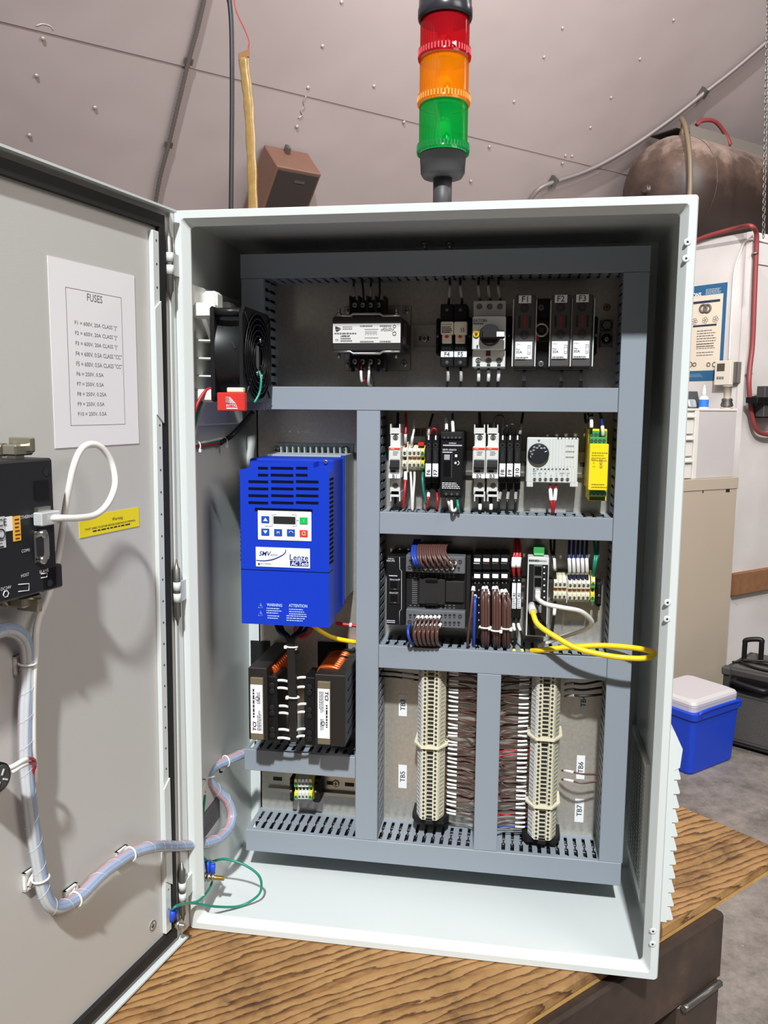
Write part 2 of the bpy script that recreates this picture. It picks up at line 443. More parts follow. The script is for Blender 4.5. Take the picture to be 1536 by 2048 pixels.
# ================================================================= WORKBENCH
def plywood():
    m, nt, b, tc = node_mat('weathered_plywood')
    g0 = atz(300, 2020, 0); g1 = atz(690, 1900, 0); ang = math.atan2(g1.y - g0.y, g1.x - g0.x)
    mp = nt.nodes.new('ShaderNodeMapping'); mp.vector_type = 'TEXTURE'; mp.inputs['Rotation'].default_value = (0, 0, ang)
    mp.inputs['Scale'].default_value = (5.0, 1, 1); nt.links.new(tc.outputs['Object'], mp.inputs['Vector'])
    w = nt.nodes.new('ShaderNodeTexWave'); w.wave_type = 'BANDS'; w.bands_direction = 'Y'; w.wave_profile = 'SAW'
    w.inputs['Scale'].default_value = 24.0; w.inputs['Distortion'].default_value = 14.0; w.inputs['Detail'].default_value = 6.0
    w.inputs['Detail Scale'].default_value = 0.75; w.inputs['Detail Roughness'].default_value = 0.62
    nt.links.new(mp.outputs[0], w.inputs['Vector'])
    r = ramp(nt, w.outputs['Fac'], [(0.0, (176, 140, 92)), (0.55, (168, 128, 80)), (0.78, (138, 98, 56)), (0.90, (92, 62, 34)), (0.97, (104, 72, 40)), (1.0, (166, 128, 82))])
    n = N_(nt, 'ShaderNodeTexNoise', Scale=7.0, Detail=8.0, Roughness=0.7); nt.links.new(tc.outputs['Object'], n.inputs['Vector'])
    r2 = ramp(nt, n.outputs['Fac'], [(0.36, (128, 118, 110)), (0.46, (214, 206, 198)), (0.6, (250, 248, 244)), (0.75, (255, 255, 255))])
    mx = nt.nodes.new('ShaderNodeMix'); mx.data_type = 'RGBA'; mx.blend_type = 'MULTIPLY'; mx.inputs['Factor'].default_value = 0.85
    nt.links.new(r.outputs[0], mx.inputs['A']); nt.links.new(r2.outputs[0], mx.inputs['B']); nt.links.new(mx.outputs['Result'], b.inputs['Base Color'])
    b.inputs['Roughness'].default_value = 0.62
    bp = nt.nodes.new('ShaderNodeBump'); bp.inputs['Strength'].default_value = 0.25; bp.inputs['Distance'].default_value = 0.001
    nt.links.new(w.outputs['Fac'], bp.inputs['Height']); nt.links.new(bp.outputs['Normal'], b.inputs['Normal'])
    return m
M_PLYEDGE = mat('plywood_edge', (186, 146, 84), 0.7, noise=0.3, nscale=60)
def rust():
    m, nt, b, tc = node_mat('raw_brown_steel')
    n = N_(nt, 'ShaderNodeTexNoise', Scale=9.0, Detail=8.0, Roughness=0.65); nt.links.new(tc.outputs['Object'], n.inputs['Vector'])
    r = ramp(nt, n.outputs['Fac'], [(0.3, (58, 48, 44)), (0.6, (84, 70, 62)), (0.78, (112, 90, 74))]); nt.links.new(r.outputs[0], b.inputs['Base Color'])
    b.inputs['Metallic'].default_value = 0.45; b.inputs['Roughness'].default_value = 0.42
    return m
M_RUST = rust()
BC = V((.842, .3425, 0)); BA = V((-.69, -.724, 0)).normalized(); BB = V((BA.y, -BA.x, 0))
if BB.y < 0: BB = -BB
FB = lambda a, b_, z: BC + BA * a + BB * b_ + Z * z
bench = thing('workbench', 'heavy shop workbench with plywood top on brown steel frame', 'workbench', BC + BA * .8 + BB * .38 + Z * FLOOR_Z)
top = build('tabletop', MB().box(0, 1.7, 0, .8, -.012, 0, F=FB), plywood(), bench)
build('tabletop_core', MB().box(.002, 1.698, .002, .798, -.021, -.0121, F=FB), M_PLYEDGE, bench)
for b0 in (-.012, .69):
    build('frame_beam', MB().box(.19, 1.6, b0, b0 + .1, -.122, -.0215, .004, F=FB), M_RUST, bench)
for a0 in (.19, 1.5):
    build('frame_cross_beam', MB().box(a0, a0 + .1, .088, .69, -.122, -.0215, .004, F=FB), M_RUST, bench)
for a0 in (.19, 1.5):
    for b0 in (-.012, .69):
        build('leg', MB().box(a0, a0 + .1, b0, b0 + .1, FLOOR_Z, -.122, .006, F=FB), M_RUST, bench)
wb = MB()
wb.tube(smooth_path([FB(.20, -.016, -.124), FB(.225, -.018, -.121), FB(.25, -.016, -.124), FB(.29, -.017, -.122)], 4), .005, 6)
build('weld_bead', wb, M_DSTEEL, bench)
ch = MB()
for k in range(3):
    ch.tube([FB(.27 + .004 * (k % 2), -.0125, -.17 - .045 * k), FB(.262, -.0125, -.195 - .045 * k), FB(.275, -.0125, -.20 - .045 * k)], .0016, 5)
build('chalk_marks', ch, mat('yellow_chalk', (150, 140, 50), .9), bench)

# ================================================================= ENCLOSURE
EW, EH, ED = .5955, .915, .254
def rrect(i, y, r, k=3):
    x0, x1, z0, z1 = i, EW - i, i, EH - i; out = []
    for cx, cz, a0 in ((x1 - r, z1 - r, 0), (x0 + r, z1 - r, 90), (x0 + r, z0 + r, 180), (x1 - r, z0 + r, 270)):
        for j in range(k + 1):
            t = math.radians(a0 + 90 * j / k); out.append(V((cx + r * math.cos(t), y, cz + r * math.sin(t))))
    return out
enc = thing('enclosure', 'open light grey steel control cabinet standing on the workbench', 'control cabinet', (EW / 2, ED / 2, 0))
sh = MB()
sh.hull_ring([rrect(0, ED, .004), rrect(0, .0025, .004), rrect(.0015, .0, .004), rrect(.0095, .0, .004), rrect(.0105, .0012, .004), rrect(.0170, .0105, .005),
              rrect(.0170, .0130, .005), rrect(.0025, .0150, .002), rrect(.0025, ED - .002, .002)], True, False)
build('shell', sh, M_ENC, enc)
for px, py in ((1375, 484), (1372, 517), (1335, 1205), (1334, 1238), (1306, 1862), (1305, 1888)):
    p = aty(px, py, 0)
    pl_ = build('hole_plug', MB().lathe([(.0042, 0), (.0040, .0005), (.0030, .0008)], p, (0, -1, 0), 12), M_ENC, enc)
    build('plug_recess', MB().disc(p + V((0, -.0009, 0)), (0, -1, 0), .0013, 10), M_INK, pl_)
# screws of the signal tower mount, under the roof
for px in (850, 900):
    p = atz(px, 484, EH - .0025)
    build('roof_screw', MB().cyl(p, p + Z * -.012, .003, n=8).lathe([(.006, -.0045), (.006, 0)], p, Z, 6), M_STEEL, enc)
# -------- door: u from the hinge outwards, t off the inner face, z up
DA = math.radians(101.5); DU = V((math.cos(DA), -math.sin(DA), 0)); DN = V((math.sin(DA), math.cos(DA), 0))
FD = lambda u, t, z: DU * u + DN * t + Z * z
def ond(px, py, t=0.0): return on(px, py, DN * t, DN)
DW = .585
M_DOOR = mat('door_coat_dimmed', (192, 191, 186), 0.4, bump=0.05, bscale=900)  # same paint as the shell, its weaker light put into the colour
# the door hangs a little out of true: its edge leaves the frame towards the bottom
FDe = lambda u, t, z: FD(u + .010 * (1 - z / .9), t, z)
door = build('door', MB().box(.012, DW, -.002, 0, .004, EH - .004, F=FDe), M_DOOR, enc)
rim = MB()
for b in ((.010, .012, -.002, .003, .003, EH - .003), (DW, DW + .0025, -.002, .012, .003, EH - .003), (.010, DW, -.002, .012, .003, .0055), (.010, DW, -.002, .012, EH - .0055, EH - .003)):
    rim.box(*b, F=FDe)
build('door_rim', rim, M_ENC, door)
FDd = lambda u, t, z: FDe(u, t, z) if u > .005 else FD(u, t, z)
build('hinge_side_skin', MB().box(-.0015, .0100, -.003, .0, .004, EH - .004, F=FDd), M_ENC, door)
gk = MB()
for b in ((.0255, .0355, 0, .006, .012, EH - .012), (DW - .030, DW - .020, 0, .006, .012, EH - .012), (.0355, DW - .030, 0, .006, .012, .0265), (.0355, DW - .030, 0, .006, EH - .0265, EH - .012)):
    gk.box(*b, F=FDe)
build('gasket', gk, M_BLKM, door)
rail = build('perforated_rail', MB().box(.0370, .0490, 0, .006, .030, EH - .032, .0008, F=FDe), M_ENC, door)
h0 = build('rail_hole', MB().disc(FDe(.0425, .0062, .06), DN, .0014, 8), M_DSTEEL, rail, FDe(.0425, .0062, .06))
for k in range(1, 32):
    o = h0.copy(); COL.objects.link(o); o.parent = rail; o.location = h0.location + (FDe(.0425, .0062, .06 + k * .0262) - FDe(.0425, .0062, .06))
for zc in (.735, .16):
    build('rail_bracket', MB().prism([(-.0060, -.07), (.0060, -.06), (.0060, .06), (-.0060, .07)], FDe(.0430, .0062, zc), DU, Z, DN, 0, .0018), M_ENC, rail)
for ya, yb, xa, xb in ((455, 602, 338, 341), (1118, 1252, 353, 355.5), (1722, 1846, 364, 366)):
    pa_, pb_ = ond(xa, ya, .006), ond(xb, yb, .006); x, y = (pa_.x + pb_.x) / 2, (pa_.y + pb_.y) / 2; zb = pb_.z; L = pa_.z - pb_.z
    hg = build('hinge', MB().lathe([(.0005, 0), (.0028, L * .12), (.0042, L * .14), (.0042, L * .86), (.0028, L * .88), (.0005, L)], (x, y, zb), Z, 14), M_DSTEEL, enc)
    for f0, f1 in ((.36, .49), (.53, .66)):
        build('knuckle', MB().cyl((x, y, zb + L * f0), (x, y, zb + L * f1), .0047, n=14), M_ENC, hg)
    build('hinge_leaf', MB().box(x - .001, x + .004, y, .0, zb + L * .36, zb + L * .66), M_ENC, hg)
bp_ = ond(345, 1846, .004)
st = build('ground_stud', MB().cyl(bp_, bp_ + DN * .018, .0032, n=10).lathe([(.007, .008), (.007, .012)], bp_, DN, 6), M_STEEL, door)

# ================================================================= MOUNTING PLATE, DUCTS, RAILS
mp = thing('mounting_plate', 'galvanized steel mounting plate behind the wire ducts inside the cabinet', 'mounting plate', (.30, YP + .001, .04))
pm = MB().box(.0345, .5665, YP, YP + .002, .041, .885)
pm.box(.0345, .0365, YP, YP + .015, .041, .885); pm.box(.5645, .5665, YP, YP + .015, .041, .885)
build('plate', pm, M_GALV, mp)
for x in (.05, .55):
    for z in (.055, .87):
        build('standoff', MB().cyl((x, YP + .002, z), (x, ED - .002, z), .006, n=10), M_STEEL, mp)
def comb(mb, L, F):
    """slotted duct wall: base strip, fingers with a neck, front strip; F(along, across thickness, depth)"""
    mb.box(0, L, 0, .0014, 0.0, .010, F=F); mb.box(0, L, 0, .0014, .0655, .0712, F=F)
    n = int(L / .0125); off = (L - n * .0125) / 2
    for k in range(n + 1):
        c = off + k * .0125
        pts = [(-.0040, .010), (-.0040, .034), (-.0054, .036), (-.0054, .040), (-.0036, .042), (-.0036, .0655)]
        prof = [(max(0, min(L, c + u)), d) for u, d in pts] + [(max(0, min(L, c - u)), d) for u, d in pts[::-1]]
        m_ = len(prof)
        if prof[0][0] == prof[-1][0] and prof[3][0] == prof[-4][0]: continue
        vs = [F(u, 0, d) for u, d in prof] + [F(u, .0014, d) for u, d in prof]
        fs = [list(range(m_)), list(range(m_, 2 * m_))] + [[i, (i + 1) % m_, m_ + (i + 1) % m_, m_ + i] for i in range(m_)]
        mb.add(vs, fs)
def duct(label, x0, x1, z0, z1, vert):
    t = thing('wire_duct', label, 'wire duct', ((x0 + x1) / 2, YP - .0015, z0), 'wire ducts on the mounting plate')
    cv = MB().box(x0, x1, YD, YD + .0016, z0, z1, .0006)
    if vert:
        cv.box(x0, x0 + .0014, YD + .001, YD + .0075, z0, z1); cv.box(x1 - .0014, x1, YD + .001, YD + .0075, z0, z1)
    else:
        cv.box(x0, x1, YD + .001, YD + .0075, z0, z0 + .0014); cv.box(x0, x1, YD + .001, YD + .0075, z1 - .0014, z1)
    build('duct_cover', cv, M_DUCT, t)
    for s in (0, 1):
        mb = MB()
        if vert:
            xa = (x1 - .0030) if s else (x0 + .0016)
            comb(mb, z1 - z0, lambda u, w, d: V((xa + w, YP - d, z0 + u)))
        else:
            za = (z1 - .0030) if s else (z0 + .0016)
            comb(mb, x1 - x0, lambda u, w, d: V((x0 + u, YP - d, za + w)))
        build('slotted_wall', mb, M_DUCT, t)
    fl_ = MB()
    fl_.box(x0 + .003, x1 - .003, YP - .0016, YP - .0001, z0 + .003, z1 - .003)
    build('duct_base', fl_, M_DUCT, t)
    wr_ = MB(); L = (z1 - z0) if vert else (x1 - x0)
    for k in range(6):
        o = .0075 + (k % 3) * .0078; d = .018 + (k // 3) * .016; pts = []
        for j in range(9):
            u = .004 + (L - .008) * j / 8; e = random.uniform(-.0014, .0014)
            pts.append(V((x0 + o + e, YP - d - e, z0 + u)) if vert else V((x0 + u, YP - d + e, z0 + o + e)))
        wr_.tube(smooth_path(pts, 3), .0042, 6)
    tag(build('enclosed_wires', wr_, M_WBLK, t), None, None, kind='stuff')
    return t
duct('grey slotted wire duct across the top of the mounting plate', .0373, .5668, .8550, .8866, False)
duct('grey slotted upright wire duct behind the cooling fan', .0382, .0695, .6805, .8546, True)
duct('grey slotted wire duct below the transformer and fuse holders', .0700, .5348, .6812, .7121, False)
duct('grey slotted upright wire duct beside the yellow safety relay and outlet filter', .5353, .5664, .0738, .8546, True)
duct('grey slotted upright wire duct between the blue drive and the breakers', .1968, .2284, .0741, .6808, True)
duct('grey slotted wire duct between the breaker row and the controller row', .2288, .5349, .5155, .5452, False)
duct('grey slotted wire duct between the controller row and the terminal columns', .2288, .5349, .3282, .3598, False)
duct('grey slotted upright wire duct between the two terminal columns', .3650, .3970, .0741, .3278, True)
duct('grey slotted wire duct below the two line reactors', .0338, .1964, .1645, .1958, False)
duct('grey slotted wire duct along the bottom of the mounting plate', .0342, .5650, .0410, .0736, False)
def din_rail(label, x0, x1, zc, vert=False):
    t = thing('din_rail', label, 'DIN rail', ((x0 + x1) / 2, YP - .001, zc) if not vert else (zc, YP - .001, (x0 + x1) / 2), 'DIN rails')
    prof = [(-.0175, .0075), (-.0175, .0065), (-.0135, .0065), (-.0135, .0), (.0135, .0), (.0135, .0065), (.0175, .0065), (.0175, .0075), (.0125, .0075), (.0125, .001), (-.0125, .001), (-.0125, .0075)]
    mb = MB()
    if vert: mb.prism(prof, (zc, YP, 0), X, -Y, Z, x0, x1)
    else: mb.prism(prof, (0, YP, zc), Z, -Y, X, x0, x1)
    build('rail', mb, M_STEEL if not vert else M_DSTEEL, t)
    sl = MB(); n = int((x1 - x0) / .028)
    for k in range(n):
        c = x0 + .014 + k * .028
        if vert: sl.box(zc - .003, zc + .003, YP - .0012, YP - .0011, c - .007, c + .007)
        else: sl.box(c - .007, c + .007, YP - .0012, YP - .0011, zc - .003, zc + .003)
    build('rail_slots', sl, M_INK, t)
    return t
R1Z = atd(850, 676, .007).z
r1 = din_rail('steel DIN rail behind the fuse holders in the top row', atd(827, 676, .007).x, atd(1196, 676, .007).x, R1Z)
screw(V((atd(849, 676, 0).x, YP - .0012, R1Z)), .0055, r1)
R2Z = atd(960, 926, .007).z
din_rail('steel DIN rail carrying the breaker row', .236, .530, R2Z)
R3Z = atd(1100, 1183, .007).z
din_rail('steel DIN rail carrying the controller row', .236, .530, R3Z)
R5Z = atd(690, 1572, .007).z
r5 = din_rail('short steel DIN rail under the line reactors', .048, .194, R5Z)
screw(V((atd(672, 1563, 0).x, YP - .0012, R5Z)), .0055, r5)
TBX1 = .3005; TBX2 = .4585
din_rail('upright steel DIN rail behind the TB3 and TB5 terminals', .079, .326, TBX1, True)
din_rail('upright steel DIN rail behind the TB4, TB6 and TB7 terminals', .079, .326, TBX2, True)

# ================================================================= TOP ROW
def hole(p, r, parent, n=(0, -1, 0), m=None):
    """recessed screw hole: dark ring with a steel screw deep inside"""
    o = build('screw_hole', MB().lathe([(r, 0.0002), (r * .8, .0002), (r * .8, -.0012)], p, n, 12, cap=False), M_INK, parent)
    build('screw', MB().disc(V(p) + V(n) * .0004, n, r * .62, 10), m or M_DSTEEL, o)
    return o
# ---- transformer
M_LAM = mat('varnished_core', (30, 26, 24), 0.5)
tl = atd(745, 680, .02)
tr = thing('control_transformer', 'brown-black control transformer with a silver data plate and screw terminals', 'transformer', (tl.x, YP, atd(745, 745, 0).z))
build('foot_plate', pbox(MB(), 688, 612, 822, 742, .003, 0), M_STEEL, tr)
co = build('laminated_core', pbox(MB(), 665, 634, 802, 701, .088, .022, .001), M_LAM, tr)
plm = mat('data_plate', (206, 203, 200), 0.45)
dp = build('data_plate', plate(MB(), 666, 647, 801, 686, .0882), plm, tr)
a, b, u, t = rect(666, 647, 801, 686, .0888)
yy = YP - .0888
build('emblem', MB().add([(a + .003, yy - .0002, t - .003), (a + .011, yy - .0002, t - .006), (a + .003, yy - .0002, t - .007)], [[0, 1, 2]]).add([(a + .003, yy - .0002, t - .0078), (a + .011, yy - .0002, t - .0068), (a + .005, yy - .0002, t - .0105)], [[0, 1, 2]]), M_INK, dp)
fp = fine_print((a + .013, yy, t - .003), X, Z, .018, .005, 2)
fine_print((a + .002, yy, t - .011), X, Z, .03, .003, 1, fp, fill=.6); fine_print((a + .010, yy, t - .0145), X, Z, .016, .009, 3, fp, fill=.55)
for q in ((.036, .03), (.062, .03)):
    fine_print((a + q[0], yy, t - .002), X, Z, .018, .0025, 1, fp, fill=.7); fine_print((a + q[0], yy, u + .003), X, Z, .018, .0025, 1, fp, fill=.7)
for k in range(9):
    fp.box(a + .043 + k * .0018, a + .0436 + k * .0018, yy - .0004, yy - .0003, (u + t) / 2 - .002 + (k % 2) * .001, (u + t) / 2 + .003)
fp.box(a + .042, a + .060, yy - .0004, yy - .0003, t - .0075, t - .0071); fp.box(a + .042, a + .060, yy - .0004, yy - .0003, u + .0065, u + .0069)
build('fine_print', fp, M_GINK, dp)
txt('CAT. NO.', (a + .072, yy, t - .006), X, Z, M_INK, dp, w=.012); txt('SP250ACP', (a + .072, yy, t - .0085), X, Z, M_INK, dp, w=.017)
txt('250  VA', (a + .018, yy, t - .0155), X, Z, M_INK, dp, w=.010); txt('CE', (a + .005, yy, u + .004), X, Z, M_INK, dp, h=.0025)
build('listing_mark', MB().torus((b - .008, yy - .0002, t - .013), Y, .0023, .00035, 16, 4).torus((b - .008, yy - .0002, t - .004), Y, .0018, .0003, 16, 4), M_INK, dp)
for yt in (632, 703):
    k = 1 if yt < 650 else -1
    br = MB(); A = atd(668, yt, .086); Bq = atd(700, yt, .086); Cq = atd(706, yt - 4 * k, .086); Dq = atd(760, yt - 4 * k, .086); Eq = atd(766, yt, .086); Fq = atd(800, yt, .086)
    br.tube([A, Bq, Cq, Dq, Eq, Fq], .0017, 6)
    build('core_clamp', br, M_STEEL, tr)
coil = MB(); pbox(coil, 702, 628, 766, 708, .080, .012, .004)
a, b, u, t = rect(808, 645, 820, 695, .05)
coil.box(atd(802, 668, .06).x, atd(802, 668, .06).x + .008, YP - .07, YP - .02, u, t, .003)
build('coil', coil, M_LAM, tr)
for yt0, yt1, ys, sg in ((600, 630, 611, 1), (706, 734, 723, -1)):
    blk = build('terminal_strip', pbox(MB(), 699, yt0, 768, yt1, .060, .034, .001), M_BLK2, tr)
    fn = MB()
    for k in range(5):
        px = 700 + k * 17
        pbox(fn, px - 2, min(yt0, yt0 - 9 * sg) if sg > 0 else yt0 + 8, px + 2, yt1 if sg > 0 else yt1 + 8, .068, .04)
    build('terminal_barrier', fn, M_BLK2, blk)
    for k in range(4):
        screw(atd(710 + k * 15.7, ys, .060), .0042, blk, h=.003)
for px, py in ((812, 621), (808, 727), (697, 620), (697, 727)):
    screw(atd(px, py, .003), .0052, tr, h=.003)
for px in (678, 792):
    p = atd(px, 628, .055); build('clamp_bolt', MB().cyl(p, p + Z * .007, .0022, n=8).lathe([(.0038, -.003), (.0038, .001)], p, Z, 6), M_STEEL, tr)
    p = atd(px, 706, .055); build('clamp_bolt', MB().cyl(p, p - Z * .007, .0022, n=8), M_STEEL, tr)
G = 'black wires from the top duct to the transformer'
for k, (p0, p1) in enumerate((((708, 556), (711, 604)), ((722, 553), (727, 604)), ((744, 553), (742, 604)), ((758, 553), (757, 604)))):
    wire(pw((p0[0], p0[1] - 6, .035), ((p0[0] + p1[0]) / 2 + (k % 2) * 4 - 2, 580, .055), (*p1, .062)), .0014, M_WBLK, 'thin black wire dropping from the top duct into the transformer terminals', G, markers=((.45, .75),) if k % 2 == 0 else (), mk_m=M_CLEARMARK)
wire(pw((723, 724, .062), (722, 745, .066), (724, 763, .062), (732, 758, .05), (738, 752, .03)), .0014, M_WRED, 'red wire with white sleeve under the transformer', markers=((.22, .5),))
wire(pw((738, 724, .062), (738, 745, .066), (737, 766, .060), (742, 772, .045)), .0015, M_WWHT, 'white wire under the transformer', markers=((.25, .8),), mk_r=.0018)
wire(pw((742, 748, .045), (748, 762, .040), (750, 778, .035)), .0016, M_WGRY, 'grey wire running from the transformer into the duct below')

# ---- class CC fuse holders F4 and F5
def fuse_cc(px0, px1, name, lab, first):
    cx = (px0 + px1) / 2
    p = atd(cx, 671, .03)
    t = thing('fuse_holder', 'black fuse holder with ivory handle labelled %s' % lab, 'fuse holder', (p.x, YP - .0076, atd(cx, 733, .03).z), 'ivory handled fuse holders')
    b = MB(); pbox(b, px0, 608, px1, 641, .048, .008, .001); pbox(b, px0, 641, px1, 733, .050, .0078, .001); pbox(b, px0, 688, px1, 733, .056, .02, .001)
    build('holder_body', b, M_BLK, t)
    h = MB(); pbox(h, px0 + .3, 643, px1 - .3, 669, .064, .048, .0012); pbox(h, px0 + 3, 669, px1 - 4, 687, .060, .045, .0008)
    hd = build('handle', h, mat('ivory_plastic', (226, 218, 200), .45), t)
    build('indicator_window', MB().prism([(-.0032, 0), (0, .0022), (.0032, 0), (0, -.0020)], atd(cx - .5, 673.5, .0602), X, Z, -Y, 0, .0004), M_RED, hd)
    if first:
        a, b_, u, tt = rect(px0, 643, px1, 669, .0643)
        txt('Schneider', ((a + b_) / 2, YP - .0643, tt - .0035), X, Z, mat('green_ink', (70, 150, 70), .6), hd, w=.013)
        build('fine_print', fine_print((a + .002, YP - .0643, tt - .006), X, Z, .014, .009, 4, fill=.5), M_INK, hd)
    else:
        q = atd(cx + 5, 656, .0643)
        build('tick_marks', MB().tube([q, q + V((.0012, -.0001, -.002)), q + V((.0008, -.0001, -.005))], .0004, 4).tube([q + V((-.003, 0, 0)), q + V((-.0018, 0, -.002)), q + V((-.0022, 0, -.005))], .0004, 4), M_INK, hd)
    v = MB()
    for k in range(3):
        plate(v, px0 + 4 + k * 6, 692, px0 + 8.5 + k * 6, 699, .0562)
    build('vent_slots', v, M_INK, t)
    l = build('designation_label', plate(MB(), px0 + .8, 702.6, px1 - .5, 714, .0562), M_LBL, t)
    txt(lab, atd(cx, 708.3, .0568), X, Z, M_INK, l, h=.0055, lift=.0004)
    for py in (620, 724):
        hole(atd(cx, py, .0486 if py < 650 else .0566), .0033, t)
    return t
fuse_cc(881, 907, 'f4', 'F4', True); fuse_cc(907.6, 934, 'f5', 'F5', False)
M_CLAMP = M_BLK2
def end_clamp(label, x0, y0, x1, y1, d=.03):
    c = (x0 + x1) / 2
    t = thing('end_clamp', label, 'end clamp', (atd(c, y1, .02).x, YP - .0076, atd(c, y1, d).z), 'rail end clamps')
    build('clamp_body', pbox(MB(), x0, y0, x1, y1, d, .0078, .002), M_BLK2, t)
    p = atd(c, (y0 + y1) / 2, d); build('clamp_foot', MB().box(p.x - .002, p.x + .002, YP - d - .004, YP - d + .001, p.z - .012, p.z + .012, .001), M_BLK2, t)
    screw(p + V((0, -.004, 0)), .0018, t)
    return t
end_clamp('black rail end clamp beside the fuse holder labelled F4', 872, 636, 880.5, 710)
end_clamp('black rail end clamp between fuse holder F5 and the motor switch', 935, 634, 943.5, 712)
end_clamp('black rail end clamp beside the fuse block labelled F3', 1187, 632, 1195, 710)
end_clamp('black rail end clamp between the motor switch and fuse block F1', 1012, 632, 1024, 712)
G4 = 'black wires at the ivory handled fuse holders'
for i, (px, pt) in enumerate(((894, 900), (920, 921))):
    wire(pw((pt - 1, 552, .04), (pt, 575, .05), (px + 4, 598, .045), (px + 3, 612, .035)), .0017, M_WBLK, 'black wire from the top duct into the ivory handled fuse holders', G4, markers=((.3, .62),), mk_m=M_CLEARMARK)
    wire(pw((px, 730, .036), (px + 2, 745, .048), (px + 2, 760, .050), (px - 1, 776, .045)), .0017, M_WBLK, 'black wire leaving the ivory handled fuse holders downwards', G4, markers=((.3, .75),), mk_m=M_CLEARMARK)

# ---- rotary motor protector
mpx = thing('motor_protector', 'light grey motor protection switch with black rotary knob', 'motor switch', (atd(978, 735, .03).x, YP - .0076, atd(978, 735, .05).z))
b = MB(); pbox(b, 947, 601, 1012, 632, .060, .0078, .0012); build('upper_terminal_housing', b, mat('warm_grey_plastic', (176, 172, 168), .5), mpx)
b = MB(); pbox(b, 944.6, 632, 1011, 700, .076, .0078, .0015); fc = build('front_housing', b, M_LGR, mpx)
b = MB(); pbox(b, 944.6, 700, 1010.5, 735, .066, .0078, .0012); build('lower_terminal_housing', b, M_LGR, mpx)
c = atd(980, 671, .0765)
kn = build('rotary_knob', MB().lathe([(.0135, 0), (.0133, .010), (.0118, .012)], c, -Y, 28), M_BLK2, mpx)
build('knob_grip', MB().box(c.x - .010, c.x + .019, c.y - .019, c.y - .008, c.z - .0055, c.z + .0055, .002), M_BLK2, kn)
build('knob_pointer', MB().box(c.x + .009, c.x + .0185, c.y - .0196, c.y - .0188, c.z - .0030, c.z + .0030), M_LBL, kn)
txt('EATON', atd(960, 641, .0764), X, Z, M_GINK, fc, w=.017, h=.0042, bold=.02)
build('fine_print', fine_print(atd(946, 645, .0764), X, Z, .018, .003, 1, fill=.6), M_GINK, fc)
q = atd(952.5, 668, .0765); yb = build('yellow_test_button', MB().lathe([(.0042, 0), (.0040, .002)], q, -Y, 16), mat('amber_plastic', (232, 186, 24), .4), mpx)
screw(q + V((0, -.002, 0)), .0018, yb, m=M_BRASS)
build('red_flag_window', plate(MB(), 972, 701, 981, 712, .0662), mat('dark_red', (96, 26, 24), .5), mpx)
build('slot_window', plate(MB(), 953, 690, 956, 696, .0762), M_INK, mpx)
for k in range(3):
    hole(atd(958.5 + k * 20.8, 613, .0605), .0036, mpx); hole(atd(956.5 + k * 20.7, 721, .0665), .0036, mpx)
    build('wire_entry', plate(MB(), 953 + k * 20.7, 728, 960 + k * 20.7, 732, .0662), M_INK, mpx)
    wire(pw((958 + k * 20, 553, .04), (957 + k * 20, 575, .05), (960 + k * 20.5, 600, .045), (960 + k * 20.5, 606, .04)), .0017, M_WBLK, 'black wire from the top duct into the motor switch', 'black wires at the motor switch', markers=((.3, .66),), mk_m=M_CLEARMARK)
    wire(pw((957 + k * 20, 732, .045), (957.5 + k * 20, 748, .055), (957 + k * 19.5, 762, .052), (956 + k * 19.5, 776, .045)), .0017, M_WBLK, 'black wire leaving the motor switch downwards', 'black wires at the motor switch', markers=((.25, .7),), mk_m=M_MARK)

